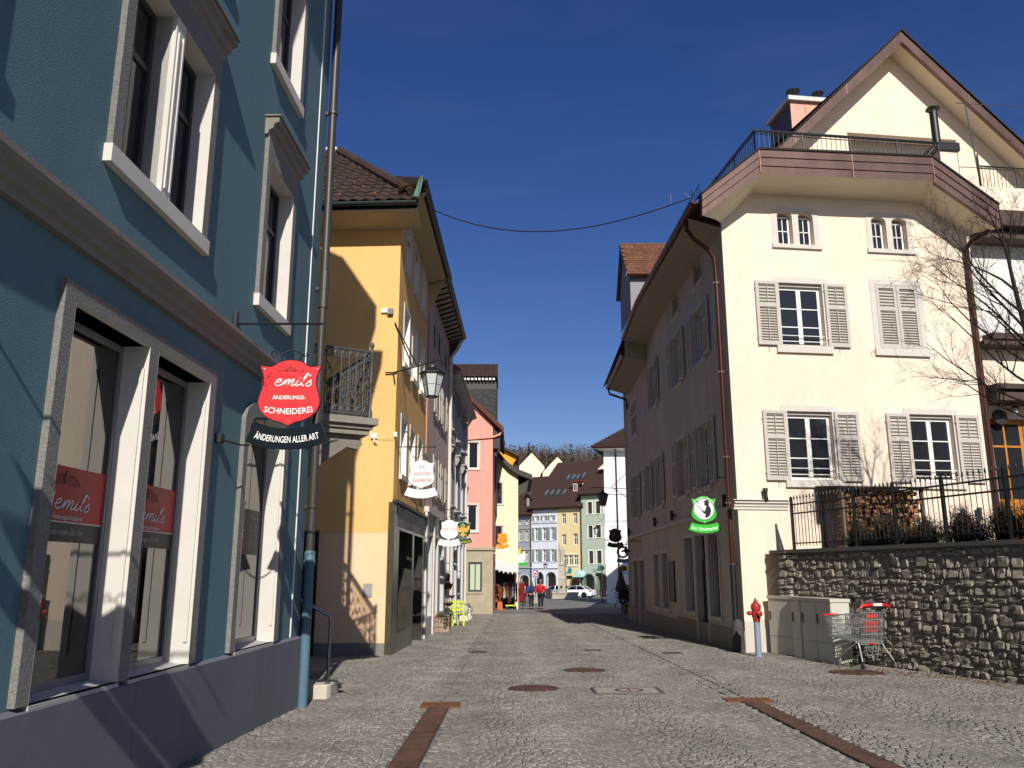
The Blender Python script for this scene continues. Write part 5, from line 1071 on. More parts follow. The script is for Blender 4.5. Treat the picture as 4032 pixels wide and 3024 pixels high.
# dark twiggy shrubs behind the fence
m_twig = pm('dark_twig', '2c241c', .9, .3, 20.); m_dleaf = pm('dark_dry_leaf', '3a3020', .8, .4, 12., isl=.4)
def shrub(lab, s_, d, w, h, nt, seed):
    r_ = random.Random(seed); base = P(s_, 1.78, d); t = thing('shrub', lab, 'shrub', base, 'shrubs behind the fence'); m = MB(); lf = MB()
    for i in range(nt):
        a = r_.uniform(0, 6.28); q = abs(r_.gauss(0, .55)); tip = Vector(P(s_ + math.cos(a) * w * min(q, 1.05), 1.78 + h * r_.uniform(.45, 1.08) * (1.05 - .35 * min(q, 1)), d + math.sin(a) * .3 * min(q, 1)))
        b = Vector(P(s_ + math.cos(a) * w * q * .5, 1.78, d + math.sin(a) * .12)); mid = (b + tip) / 2 + Vector((r_.uniform(-.07, .07), r_.uniform(-.07, .07), r_.uniform(0, .06)))
        m.tube([b, mid, tip], [.008, .005, .0015], 3, cap=False)
        for k in range(4):
            f = r_.uniform(.35, .95); c = b.lerp(tip, f); e = c + Vector((r_.uniform(-.13, .13), r_.uniform(-.13, .13), r_.uniform(.0, .14))); m.tube([c, e], [.003, .001], 3, cap=False)
            for _ in range(5):
                c2 = c.lerp(e, r_.random()) + Vector((r_.uniform(-.03, .03), r_.uniform(-.03, .03), r_.uniform(-.03, .03))); u = Vector((r_.uniform(-1, 1), r_.uniform(-1, 1), r_.uniform(-1, 1))).normalized() * r_.uniform(.012, .026); v = u.orthogonal().normalized() * u.length * .6
                lf.add([c2 - u, c2 + v, c2 + u, c2 - v], [(0, 1, 2, 3)])
    m.build('twigs', m_twig, t); o = lf.build('foliage', m_dleaf, t); o['kind'] = 'stuff'
for i, (lab, s_, w, h, n) in enumerate((('low dark shrub at the left end of the hedge, left of the firewood', 2.15, .42, .62, 150), ('dark twiggy shrub in front of the firewood stack', 2.95, .5, .7, 200), ('dark twiggy shrub between firewood and the second right window', 3.85, .5, .6, 190), ('full dark shrub under the right shutter', 4.75, .55, .72, 240), ('dark shrub in front of the wooden door', 5.6, .5, .75, 220), ('tall dark shrub at the right picture edge behind the fence', 6.4, .55, .95, 260), ('dark shrub beyond the right picture edge', 7.3, .5, .9, 120))): shrub(lab, s_, -.62, w, h, n, 50 + i)
# bare tree at the right edge
tt = thing('bare_tree', 'leafless young tree with fine dark twigs at the right edge', 'tree', (8.95, 14.1, 1.78)); m_bk = pm('dark_bark', '2e2722', .9, .3, 12.)
rt_ = random.Random(21); trk = MB(); brn = MB(); twg = MB()
pts = [Vector((9.2, 14.1, 1.7)), Vector((9.15, 14.1, 3.6)), Vector((9.05, 14.12, 5.2)), Vector((8.9, 14.1, 6.4)), Vector((8.8, 14.05, 7.2)), Vector((8.75, 14.0, 7.9))]
trk.tube(pts, [.08, .07, .052, .036, .02, .006], 8)
def br(p, dv, L_, r_, lev):
    n = 5; q = Vector(p); d = Vector(dv).normalized(); path = [q.copy()]
    for i in range(n):
        d = (d + Vector((rt_.uniform(-.16, .16), rt_.uniform(-.16, .16), rt_.uniform(-.1, .2) * (1 if lev < 2 else .6)))).normalized(); q = q + d * L_ / n; path.append(q.copy())
    rs = [r_ * (1 - .82 * i / n) for i in range(n + 1)]
    (brn if lev < 2 else twg).tube(path, rs, 5 if lev < 2 else 3, cap=False)
    if lev >= 3: return
    k = (8, 7, 5)[lev]
    for i in range(k):
        f = rt_.uniform(.22, 1.0) * n; a = path[min(int(f), n - 1)].lerp(path[min(int(f) + 1, n)], f - int(f)); ax = d.cross(Vector((rt_.uniform(-1, 1), rt_.uniform(-1, 1), rt_.uniform(-1, 1)))).normalized()
        nd = (Matrix.Rotation(R(rt_.uniform(22, 52)), 3, ax) @ (path[min(int(f) + 1, n)] - path[min(int(f), n - 1)]).normalized())
        br(a, nd, L_ * rt_.uniform(.32, .55), max(.0026, rs[min(int(f), n)] * .55), lev + 1)
def on_trunk(z):
    for a, b in zip(pts, pts[1:]):
        if a.z <= z <= b.z: return a.lerp(b, (z - a.z) / (b.z - a.z))
for z, dx, dy, dz, L_ in ((3.9, -1, -.1, .25, 2.2), (4.2, -.9, .25, .42, 2.4), (4.5, -1, -.1, .5, 2.5), (4.9, -.9, .1, .62, 2.5), (5.3, -.85, -.2, .75, 2.4), (5.6, -.7, .2, .9, 2.3), (5.9, -.9, -.1, .7, 2.0), (6.3, -.7, .2, .8, 1.6), (4.4, .9, .2, .6, 2.2), (5.0, .9, -.2, .7, 2.2), (5.8, .7, .1, 1, 2.0), (6.9, -.4, -.2, 1, 1.2), (6.7, .4, .1, 1, 1.2), (5.2, -.2, .9, .8, 2.0), (4.8, -.3, -.8, .9, 1.8)): br(on_trunk(z), (dx, dy, dz), L_ * .9, .026, 0)
trk.build('trunk', m_bk, tt, True); brn.build('branches', m_bk, tt, True); o = twg.build('twigs', m_bk, tt); o['kind'] = 'stuff'
# ------------------------------------------------------------ utility cabinets
m_cab = pm('cream_cabinet_paint', 'c6c3b5', .5, .06, 2., .05, 90); m_cabd = pm('cabinet_gap', '35332e', .8)
def cabinet(lab, p, q, dep, z1, doors):
    F = Fr(q, p) if False else Fr(p, q); zb = gz((p[1] + q[1]) / 2); L_ = F.len; t = thing('utility_cabinet', lab, 'cabinet', F.P(L_ / 2, zb, 0), 'utility cabinets')
    MB().box(F, 0, L_, zb - .1, z1 - .06, -dep, -.012).build('body', m_cab, t); MB().box(F, -.02, L_ + .02, z1 - .06, z1, -dep - .02, .015).build('lid', m_cab, t)
    zs = zb + .38
    for i in range(doors):
        a, b = L_ * i / doors + .012, L_ * (i + 1) / doors - .012
        o = MB().box(F, a, b, zs, z1 - .075, -.012, .0).build('door', m_cab, t); MB().box(F, a + .05, a + .075, zs + .32, zs + .5, 0, .018).build('handle', m_black, o)
        MB().box(F, a, b, zb + .02, zs - .015, -.012, .0).build('kick_panel', m_cab, t)
cabinet('narrow cream cabinet standing next to the fire hydrant', (5.5, 18.62), (5.76, 17.78), .32, .95, 1)
cabinet('slim cabinet between the cream cabinet and the wide one', (5.7, 17.72), (5.74, 17.3), .32, .95, 1)
cabinet('wide two-door cabinet behind the shopping cart', (5.74, 17.24), (5.88, 16.0), .36, .95, 2)
# ------------------------------------------------------------ hydrant
hy = thing('fire_hydrant', 'red-headed fire hydrant on a blue-grey pipe', 'hydrant', (4.98, 17.7, gz(17.7))); z = gz(17.7); T = (4.98, 17.7, z)
m_hred = pm('faded_red_paint', 'a83530', .45, .15, 9., .05, 60); m_hbl = pm('blue_grey_paint', '8794a8', .45, .06, 6.)
MB().lathe(T, [(.075, 0), (.075, .02), (.066, .03), (.062, .62), (.062, .7)], 18).build('standpipe', m_hbl, hy, True)
MB().lathe(T, [(.066, .69), (.07, .7), (.075, .76), (.09, .8), (.085, .92), (.098, .93), (.1, 1.0), (.095, 1.03), (.05, 1.07), (.045, 1.09)], 18).build('head', m_hred, hy, True)
MB().lathe(T, [(.028, 1.08), (.045, 1.09), (.045, 1.11), (.022, 1.115), (.022, 1.15), (.018, 1.16)], 6).build('spindle', m_hred, hy)
for a, s_ in ((R(-75), 1.), (R(165), .8)):
    M = Matrix.Translation((4.98, 17.7, z + .86)) @ Matrix.Rotation(a, 4, 'Z') @ Matrix.Rotation(R(90), 4, 'Y')
    MB().lathe(M, [(.04, .06), (.04, .11), (.056 * s_, .112), (.058 * s_, .15), (.03, .165), (.025, .185), (.01, .19)], 12).build('outlet', m_hred, hy, True)
MB().tube([(5.0, 17.58, z + .8), (5.0, 17.55, z + .74), (5.01, 17.58, z + .68)], .005, 4).build('chain', m_black, hy)
# ------------------------------------------------------------ shopping cart
cx, cy = 6.26, 15.2; ct = thing('shopping_cart', 'wire shopping cart with red handle and red child seat', 'shopping cart', (cx, cy, gz(cy))); zc = gz(cy)
CM = Matrix.Translation((cx, cy, zc)) @ Matrix.Rotation(R(24), 4, 'Z')     # x right, y forward (away), handle at y=0
m_wire = pm('zinc_wire', 'b9bab8', .35, .1, 20., metal=.6); m_cred = pm('red_plastic', 'd01f20', .35, .04, 5., spec=.5)
def T(x, y, z): return CM @ Vector((x, y, z))
# basket: rear (handle) end wide and tall, front end narrower
RB = [(-.27, 0, .46), (.27, 0, .46), (.29, -.06, .95), (-.29, -.06, .95)]; FBk = [(-.2, .78, .52), (.2, .78, .52), (.23, .84, .86), (-.23, .84, .86)]
def lerp(a, b, f): return tuple(a[i] + (b[i] - a[i]) * f for i in range(3))
def panel(name, a, b, c, d, nu, nv, r=.005):   # a-b bottom, d-c top
    m = MB()
    for i in range(nu + 1): m.tube([T(*lerp(a, b, i / nu)), T(*lerp(d, c, i / nu))], r, 4, cap=False)
    for j in range(nv + 1): m.tube([T(*lerp(a, d, j / nv)), T(*lerp(b, c, j / nv))], r * (1.9 if j in (0, nv) else 1.2), 5, cap=False)
    return tag(m.build(name, m_wire, ct), kind='stuff')
panel('basket_side', RB[1], FBk[1], FBk[2], RB[2], 20, 5); panel('basket_side', RB[0], FBk[0], FBk[3], RB[3], 20, 5)
panel('basket_front', FBk[0], FBk[1], FBk[2], FBk[3], 12, 4); panel('basket_flap', RB[0], RB[1], RB[2], RB[3], 15, 4); panel('basket_floor', RB[0], RB[1], FBk[1], FBk[0], 14, 10)
MB().tube([T(-.3, -.06, .95), T(-.3, -.12, 1.01), T(-.31, -.14, 1.05)], .012, 6).tube([T(.3, -.06, .95), T(.3, -.12, 1.01), T(.31, -.14, 1.05)], .012, 6).build('handle_stays', m_wire, ct)
m = MB(); m.tube([T(-.35, -.13, 1.03), T(-.3, -.15, 1.07), T(-.15, -.17, 1.085), T(.15, -.17, 1.085), T(.3, -.15, 1.07), T(.35, -.13, 1.03)], [.02, .026, .028, .028, .026, .02], 10); m.build('handle', m_cred, ct, True)
m = MB(); M_ = CM @ Matrix.Translation((0, -.19, 1.088)); m.mbox(M_, -.1, .1, -.012, .012, -.02, .02); m.build('handle_label', m_lw, ct)
panel('child_seat_grid', (-.2, .1, .62), (.2, .1, .62), (.2, .02, .93), (-.2, .02, .93), 10, 4)
m = MB()
for i in range(11): x = -.14 + i * .028; m.hexa([T(x - .012, .0, .64), T(x + .012, .0, .64), T(x + .012, .02, .64), T(x - .012, .02, .64), T(x - .012, -.03, .78), T(x + .012, -.03, .78), T(x + .012, -.01, .78), T(x - .012, -.01, .78)])
m.hexa([T(-.15, .0, .625), T(.15, .0, .625), T(.15, .02, .625), T(-.15, .02, .625), T(-.15, .0, .645), T(.15, .0, .645), T(.15, .02, .645), T(-.15, .02, .645)]); m.hexa([T(-.16, -.035, .77), T(.16, -.035, .77), T(.16, -.0, .77), T(-.16, -.0, .77), T(-.16, -.035, .8), T(.16, -.035, .8), T(.16, .0, .8), T(-.16, .0, .8)])
m.build('seat_flap', m_cred, ct); MB().hexa([T(-.14, -.05, .86), T(.14, -.05, .86), T(.14, -.03, .86), T(-.14, -.03, .86), T(-.14, -.055, .92), T(.14, -.055, .92), T(.14, -.035, .92), T(-.14, -.035, .92)]).build('seat_back_bar', m_cred, ct)
m = MB(); m.tube([T(-.235, .86, .88), T(.235, .86, .88)], .02, 8); m.build('front_bumper', m_cred, ct); MB().mbox(CM, -.06, .06, -.02, .0, .415, .435).build('tow_grip', m_cred, ct)
m = MB(); m.tube([T(-.27, 0, .45), T(.27, 0, .45), T(.2, .78, .51), T(-.2, .78, .51)], .012, 6, True); m.tube([T(-.28, .02, .42), T(.28, .02, .42)], .012, 6)
m.build('chassis', m_wire, ct)
for x, y, s_ in ((-.27, .05, -1), (.27, .05, 1)):
    MB().tube([T(x, y, .44), T(x * 1.06, y - .04, .36), T(x * 1.36, y - .16, .13)], .013, 7).build('leg', m_wire, ct); MB().tube([T(x, y + .05, .44), T(x * .8, .62, .14)], .012, 7).build('leg', m_wire, ct)
m = MB(); m.tube([T(-.18, .0, .37), T(.18, .0, .37), T(.18, -.0, .24), T(-.18, -.0, .24)], .006, 5, True); m.tube([T(-.1, -.01, .42), T(-.1, -.01, .3), T(.06, -.01, .3), T(.06, -.01, .42)], .006, 5); m.tube([T(-.16, .0, .42), T(-.12, .0, .2), T(-.06, .0, .2)], .006, 5); m.tube([T(.16, .0, .42), T(.1, .0, .2), T(.05, .0, .2)], .006, 5); m.build('crate_rack', m_wire, ct)
m_tyre = pm('grey_rubber', '6a6a6a', .6, .08)
for x, y, a in ((-.367, -.11, 20), (.367, -.11, -30), (-.216, .62, 10), (.216, .62, 35)):
    Mw = CM @ Matrix.Translation((x, y, .062)) @ Matrix.Rotation(R(a), 4, 'Z') @ Matrix.Rotation(R(90), 4, 'Y')
    o = MB().lathe(Mw, [(.045, -.014), (.06, -.012), (.062, 0), (.06, .012), (.045, .014)], 18).build('wheel', m_tyre, ct); MB().lathe(Mw, [(.03, -.018), (.04, -.015), (.04, .015), (.03, .018)], 12).build('hub', m_steel, o)
    M2 = CM @ Matrix.Translation((x, y, .062)) @ Matrix.Rotation(R(a), 4, 'Z'); MB().mbox(M2, -.022, -.017, -.02, .02, -.01, .085).mbox(M2, .017, .022, -.02, .02, -.01, .085).mbox(M2, -.022, .022, -.02, .02, .08, .088).build('caster_fork', m_steel, ct)
# ------------------------------------------------------------ houses farther up on the left
P = YS.P
def simplewin(F, par, a, b, z0, z1, d=-.1, fm=None, sur=None, w=.09, cols=2, rows=1, sill=.1, split=None, gm=None):
    if sur: surround(F, par, a, b, z0, z1, w, .02, sur, sill, .06)
    return window(F, par, a, b, z0, z1, d, cols, rows, fw=.06, bar=.04, fm=fm, split=split, gm=gm)
m_lil = pm('old_rose_stucco', 'd3bdb2', .9, .06, 4., .12, 90, streak=.4, stain=.15); m_gry = pm('light_grey_stucco', 'bfbfbf', .9, .08, 1.2, .12, 90, streak=.4)
m_shut = pm('pale_grey_shutter', 'b3b0a4', .7, .06)
hp = thing('rose_house', 'narrow old-rose house with open grey shutters next to the yellow house', 'house', P(6, gz(24), 0))
ops = [rect(a, a + .85, z0, z1) for z0, z1 in ((3.75, 4.9), (6.2, 7.4), (8.3, 9.0)) for a in (7.4, 9.6)]; gop = [rect(6.3, 7.6, .2, 2.5), rect(8.3, 9.3, -.35, 2.5), rect(10.0, 11.2, .2, 2.5)]
MB().wall(YS, rect(5.56, 11.95, 3.1, 9.75), ops, .15, .02).build('wall', m_lil, hp)
MB().wall(YS, rect(5.56, 11.95, -.6, 3.1), gop, .2, .03).build('shop_wall', m_gry, hp)
MB().box(YS, 5.57, 11.9, 3.1, 3.25, 0, .14).build('cornice', pm('worn_cornice', 'cfc7bb', .85, .15, 6.), hp); MB().box(YS, 5.57, 5.95, -.5, 3.09, .03, .1).build('pilaster', MATS['worn_cornice'], hp); MB().box(YS, 7.75, 8.05, -.5, 3.09, .03, .08).build('pilaster', MATS['worn_cornice'], hp)
for h in ops:
    a, b, z0, z1 = h[0][0], h[1][0], h[0][1], h[2][1]; simplewin(YS, hp, a, b, z0, z1, sur=m_greigel)
    shutter(YS, hp, a - .52, a - .07, z0, z1, .1, m_shut, indiv=False); shutter(YS, hp, b + .07, b + .52, z0, z1, .1, m_shut, indiv=False)
for h in gop: window(YS, hp, h[0][0], h[1][0], h[0][1], h[2][1], -.12, 1, 1, fm=m_gry, split=[.8], name='shop_window')
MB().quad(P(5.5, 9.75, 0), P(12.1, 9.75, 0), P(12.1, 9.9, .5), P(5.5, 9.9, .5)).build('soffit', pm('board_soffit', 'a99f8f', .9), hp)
for k in range(14): MB().hexa([P(5.6 + k * .47, 9.68, 0), P(5.64 + k * .47, 9.68, 0), P(5.64 + k * .47, 9.84, .5), P(5.6 + k * .47, 9.84, .5), P(5.6 + k * .47, 9.74, 0), P(5.64 + k * .47, 9.74, 0), P(5.64 + k * .47, 9.89, .5), P(5.6 + k * .47, 9.89, .5)]).build('rafter', m_black, hp)
gutter(MB(), P(5.3, 10.0, .55), P(12.1, 10.0, .55), .09).build('gutter', m_black, hp)
MB().quad(P(5.4, 10.05, .6), P(12.1, 10.05, .6), P(12.1, 13.2, -3.5), P(5.4, 13.2, -3.5)).quad(P(12.1, 9, 0), P(12.1, 10.05, .6), P(12.1, 13.2, -3.5), P(12.1, 9, -3.5)).build('roof', m_tile, hp)
MB().tube([P(12.0, 9.9, .5), P(12.0, 9.5, .3), P(11.95, 9.2, .1), P(11.95, -.5, .1)], .06, 8).build('downpipe', pm('cream_pipe', 'd8d2c4', .5, .05), hp, True)
for z in (1.2, 3.4, 6.2, 8.4): MB().lathe(P(11.95, z, .1), [(.07, 0), (.07, .05), (.06, .05)], 10).build('pipe_clamp', MATS['cream_pipe'], hp)
hw = thing('grey_house', 'pale grey house with carved window hoods beyond the rose house', 'house', P(16, gz(34), 0))
ops = [rect(a, a + .95, z0, z1) for z0, z1 in ((3.95, 5.75), (6.75, 7.9)) for a in (12.7, 15.6, 18.5)]; gop = [rect(12.5 + i * 1.75, 13.7 + i * 1.75, -.4 if i == 2 else .1, 2.7) for i in range(5)]
MB().wall(YS, rect(11.96, 21.6, -.8, 8.6), ops + gop, .22).build('wall', m_gry, hw)
for h in ops:
    a, b, z0, z1 = h[0][0], h[1][0], h[0][1], h[2][1]; simplewin(YS, hw, a, b, z0, z1, -.12, sur=m_gry, w=.12)
    MB().box(YS, a - .2, b + .2, z1 + .25, z1 + .32, 0, .22).box(YS, a - .16, b + .16, z1 + .16, z1 + .25, 0, .14).build('window_hood', pm('grey_stone_trim', '9b9892', .8), hw)
    for e in (a - .12, b + .0): MB().prism(Fr(P(e, 0)[:2], (P(e, 0)[0] + YS.n.x, P(e, 0)[1] + YS.n.y)), [(0, z1 - .1), (.08, z1 - .1), (.2, z1 + .16), (0, z1 + .16)], -.06, .06).build('hood_bracket', MATS['grey_stone_trim'], hw)
    MB().box(YS, a - .16, b + .16, z0 - .16, z0 - .1, 0, .2).build('sill_ledge', MATS['grey_stone_trim'], hw)
for h in gop: window(YS, hw, h[0][0], h[1][0], h[0][1], h[2][1], -.14, 1, 1, fm=m_white, split=[.75], name='shop_window')
for i in range(6): MB().box(YS, 12.15 + i * 1.75, 12.42 + i * 1.75, -.7, 3.1, 0, .1).build('pilaster', m_gry, hw); MB().box(YS, 12.1 + i * 1.75, 12.47 + i * 1.75, 3.1, 3.2, 0, .16).build('pilaster_cap', MATS['grey_stone_trim'], hw)
MB().box(YS, 12.0, 21.5, 3.2, 3.32, 0, .18).build('cornice', MATS['grey_stone_trim'], hw)
gutter(MB(), P(11.9, 8.75, .38), P(21.7, 8.75, .38), .1).build('gutter', m_black, hw)
MB().quad(P(12.1, 8.5, 0), P(21.6, 8.5, 0), P(21.6, 8.65, .4), P(12.1, 8.65, .4)).build('soffit', m_gry, hw)
MB().quad(P(12.1, 8.8, .45), P(21.6, 8.8, .45), P(21.6, 12.2, -4), P(12.1, 12.2, -4)).build('roof', m_tile, hw)
MB().tube([P(20.6, 8.6, .4), P(20.6, 8.3, .2), P(20.6, 8.1, .08), P(20.6, .0, .08), P(20.6, -.35, .15)], .06, 8).build('downpipe', MATS['cream_pipe'], hw, True)
# salmon pink house with stone ground floor
PK = Fr((-2.4, 44.1), ang=0); P = PK.P
hk_ = thing('salmon_house', 'salmon pink gabled house on a worn stone ground floor', 'house', (-.96, 44.1, gz(44)))
ops = [rect(.08, .62, 6.83, 8.22), rect(.06, .58, 3.58, 4.92)]
m_pink = pm('salmon_stucco', 'ef9e8c', .9, .06, 1., .1, 80)
MB().wall(PK, [(-4, 2.75), (1.38, 2.75), (1.38, 9.1), (-.9, 11.6), (-4, 11.6)], ops, .15).quad(P(1.38, -.9), P(1.38, 9.1), P(1.38, 9.1, -9), P(1.38, -.9, -9)).build('wall', m_pink, hk_)
for h in ops: simplewin(PK, hk_, h[0][0], h[1][0], h[0][1], h[2][1], -.1, sur=m_greigel, cols=1, w=.1)
m_ws = pm('worn_sandstone', 'ab9f87', .9, .2, 1.6, .25, 30)
MB().wall(PK, rect(-4, 1.42, -.9, 2.6), [rect(.16, .86, .52, 2.0)], .12, .03).quad(P(1.42, -.9, .03), P(1.42, 2.6, .03), P(1.42, 2.6, -3), P(1.42, -.9, -3)).build('stone_base', m_ws, hk_)
MB().box(PK, -4, 1.5, 2.6, 2.68, -.1, .12).box(PK, -4, 1.45, 2.68, 2.76, -.1, .06).build('base_cornice', m_ws, hk_)
window(PK, hk_, .16, .86, .52, 2.0, -.02, 2, 1, fw=.09, bar=.05, fm=m_dkframe, gm=pm('pale_blind', 'b9c4a6', .4, .03, spec=.5)); MB().box(PK, .08, .94, .42, .5, .0, .08).build('window_sill', m_ws, hk_)
m_rb = pm('red_brown_roof', '5d3a30', .8, .2, 5.)
MB().add([P(-1.0, 11.9, .35), P(1.95, 9.0, .35), P(1.9, 8.78, .35), P(-1.05, 11.65, .35), P(-1.0, 11.9, -9), P(1.95, 9.0, -9), P(1.9, 8.78, -9), P(-1.05, 11.65, -9)], [(0, 1, 2, 3), (0, 1, 5, 4), (2, 3, 7, 6), (1, 2, 6, 5)]).build('roof', m_rb, hk_)
MB().tube([P(.05, 8.38, .06), P(1.4, 8.5, .06), P(1.75, 8.62, .1), P(1.9, 8.85, .1)], .06, 8).build('gutter_pipe', m_pink, hk_, True); MB().box(PK, 1.4, 1.75, 7.9, 8.9, -1.6, -.02).build('eave_box', m_black, hk_)
MB().lathe(P(1.5, 7.55, -.4), [(.13, 0), (.15, .5), (.13, .7)], 10).build('hopper', m_zinc, hk_)
MB().tube([P(1.45, 2.45, .03), P(1.52, 2.42, .1)], .03, 6).ball(P(1.58, 2.44, .12), .07, n=8, m=5).build('globe_lamp', m_white, hk_)
# slate-hung tower behind
TW = Fr((0, 50), ang=0); P = TW.P
tw_ = thing('slate_tower', 'dark slate-hung stair tower with tiled roof behind the salmon house', 'tower', (-2.3, 50, 0))
m_sl = pm('dark_slate', '3b3937', .75, .25, 6., .15, 40, isl=.28)
MB().bx(-3.8, -.95, 50.03, 54, 5, 13.1).build('core', m_sl, tw_)
ms = MB().bx(-.075, .075, -.012, .012, -.06, .06).mesh('shingle', m_sl)
for r in range(22):
    for c in range(13):
        x = -.99 - (c + .5 * (r % 2)) * .152; z = 12.35 - r * .118
        inst(ms, 'shingle', tw_, Matrix.Translation((x - .05, 50.0 - .01, z)) @ Matrix.Rotation(R(-6 + rnd.uniform(-1, 1)), 4, 'X'))
MB().bx(-3.8, -.93, 49.98, 50.02, 12.42, 12.9).build('frieze_board', pm('grey_board', '55524e', .8, .2, 6.), tw_)
for k in range(12): MB().bx(-3.6 + k * .22, -3.46 + k * .22, 49.7, 50.0, 12.93, 13.06).build('rafter_end', m_white, tw_)
m = MB().quad((-3.9, 49.65, 13.1), (-.9, 49.65, 13.1), (-.9, 51.2, 14.2), (-3.9, 51.2, 14.2)).quad((-3.9, 52.8, 13.1), (-.9, 52.8, 13.1), (-.9, 51.2, 14.2), (-3.9, 51.2, 14.2)).add([(-.91, 49.65, 13.1), (-.91, 52.8, 13.1), (-.91, 51.2, 14.2)], [(0, 1, 2)])
rf = m.build('roof', m_tile, tw_); nr = Vector((0, 1.55, 1.1)).normalized(); Mr = Matrix((Vector((1, 0, 0)), nr, Vector((1, 0, 0)).cross(nr))).transposed().to_4x4()
for r in range(5):
    for c in range(11): inst(tile, 'roof_tile', rf, Matrix.Translation(Vector((-1.05 - c * .26, 49.62, 13.11)) + nr * r * .36) @ Mr)
MB().bx(-.92, -.88, 49.6, 52.8, 13.0, 13.16).tube([(-3.9, 51.2, 14.24), (-.88, 51.2, 14.24)], .06, 6).build('ridge_tile', m_tile, rf)
# pale yellow house with swept roof
PY = Fr((-1.2, 54), ang=0); P = PY.P
hy_ = thing('pale_yellow_house', 'pale yellow gabled house with swept dark eave behind the market stall', 'house', (-.4, 54, gz(54)))
ops = [rect(-.03, .55, 5.8, 7.12), rect(-.03, .55, 3.1, 4.38)]; m_py = pm('pale_yellow_stucco', 'f2e2bd', .9, .05, 1.2, .1, 70, stain=.06)
MB().wall(PY, [(-2, 1.85), (1.59, 1.85), (1.59, 7.72), (.85, 8.33), (.14, 9.05), (-2, 9.05)], ops, .12).quad(P(1.59, 1.85), P(1.59, 7.72), P(1.59, 7.72, -8), P(1.59, 1.85, -8)).build('wall', m_py, hy_)
for h in ops: surround(PY, hy_, h[0][0], h[1][0], h[0][1], h[2][1], .13, .03, m_greigel, .12, .05); window(PY, hy_, h[0][0], h[1][0], h[0][1], h[2][1], -.05, 2, 3, fw=.05, bar=.03, fm=pm('red_brown_frame', '4a2a20', .5))
vp = [(.12, 9.75), (.2, 9.3), (.62, 8.75), (1.0, 8.35), (1.6, 7.95), (2.5, 7.6)]
m = MB(); k = len(vp); m.add([P(a, z, .45) for a, z in vp] + [P(a, z - .33, .45) for a, z in vp] + [P(a, z, -8) for a, z in vp] + [P(a, z - .33, -8) for a, z in vp], [f for i in range(k - 1) for f in ((i, i + 1, i + 1 + k, i + k), (i, i + 1, i + 1 + 2 * k, i + 2 * k), (i + k, i + k + 1, i + 3 * k + 1, i + 3 * k))]); m.build('roof', pm('grey_dark_roof', '4c4742', .8, .2, 5.), hy_)
MB().add([P(1.59, 7.0, -.5), P(2.4, 7.4, -.5), P(1.59, 7.0, -8), P(2.4, 7.4, -8)], [(0, 1, 3, 2)]).build('soffit', m_white, hy_)
MB().box(PY, -1.5, 1.6, 1.6, 1.85, -.4, .02).build('lintel', m_beam, hy_)
MB().box(PY, -1.5, 1.55, -.9, 1.6, -2.0, -1.9).box(PY, -1.4, -1.1, -.9, 1.6, -.4, 0).build('dark_shop', m_inside, hy_); MB().box(PY, 1.38, 1.58, -.9, 1.6, -.3, -.02).build('pillar', m_py, hy_)
t = thing('orange_house', 'orange yellow gable with dark verge peeping over the pale yellow house', 'house', (-.6, 61, 0)); MB().add([(-1.4, 61, 5), (.1, 61, 9.3), (.42, 61, 9.75), (.4, 61, 9.85), (-1.2, 61, 10.65), (-2.5, 61, 10.6), (-2.5, 61, 5)], [tuple(range(7))]).build('wall', pm('orange_stucco', 'e9a63f', .9, .06), t)
MB().hexa([(-1.5, 60.6, 10.75), (.5, 60.6, 9.75), (.5, 66, 9.75), (-1.5, 66, 10.75), (-1.5, 60.6, 10.95), (.52, 60.6, 9.92), (.52, 66, 9.92), (-1.5, 66, 10.95)]).build('roof', MATS['grey_dark_roof'], t)
# white house on the right beyond
WB = Fr((7.8, 71), ang=0); P = WB.P
hb_ = thing('white_house', 'white house with brown hip roof and copper downpipe beyond the shaded wall', 'house', (8.5, 71, gz(71)))
m_wst = pm('white_stucco', 'e9e7e6', .9, .04, 1.)
MB().quad(P(0, -1.3), P(7, -1.3), P(7, 11.6), P(0, 11.6)).quad(P(0, -1.3), P(0, 11.6), P(1.4, 11.6, -10), P(1.4, -1.3, -10)).build('wall', m_wst, hb_)
MB().box(WB, -.02, 7, 7.95, 8.1, 0, .08).box(WB, -.04, .3, 4.2, 4.35, 0, .12).build('band', m_wst, hb_); MB().tube([P(.95, 11.7, .6), P(1.0, 11.4, .15), P(1.02, 10.9, .08), P(1.05, -1, .08)], .07, 8).build('downpipe', m_darkcop, hb_)
for a in (1.48, 2.0): shutter(WB, hb_, a, a + .5, 5.5, 7.35, .05, m_white, indiv=False)
MB().quad(P(-1.1, 11.75, .8), P(7, 11.75, .8), P(7, 11.6, 0), P(0, 11.6, 0)).build('soffit', m_white, hb_)
m = MB().quad(P(-1.15, 11.85, .85), P(8, 11.85, .85), P(8, 15.4, -4.2), P(4.3, 15.3, -4.2)).quad(P(-1.15, 11.85, .85), P(1.0, 11.85, -7), P(4.3, 15.3, -6), P(4.3, 15.3, -4.2)); rf = m.build('roof', m_tile, hb_)
m = MB(); u1 = (Vector(P(4.3, 15.3, -4.2)) - Vector(P(4.3, 11.85, .85))); Lr_ = u1.length; u1.normalize(); nn = Vector((1, 0, 0)).cross(u1)
for r in range(20):
    p0 = Vector(P(-1.15 + 5.45 * r / 20, 11.88, .85)) ; p0 = Vector((p0.x, 0, 0)) + Vector((0, P(0, 0, .85)[1], 11.88)) + u1 * (r * Lr_ / 20); q0 = Vector((15.5, p0.y, p0.z)); m.add([p0 + nn * .06, q0 + nn * .06, q0 + u1 * .34, p0 + u1 * .34, p0, q0], [(0, 1, 2, 3), (0, 1, 5, 4)])
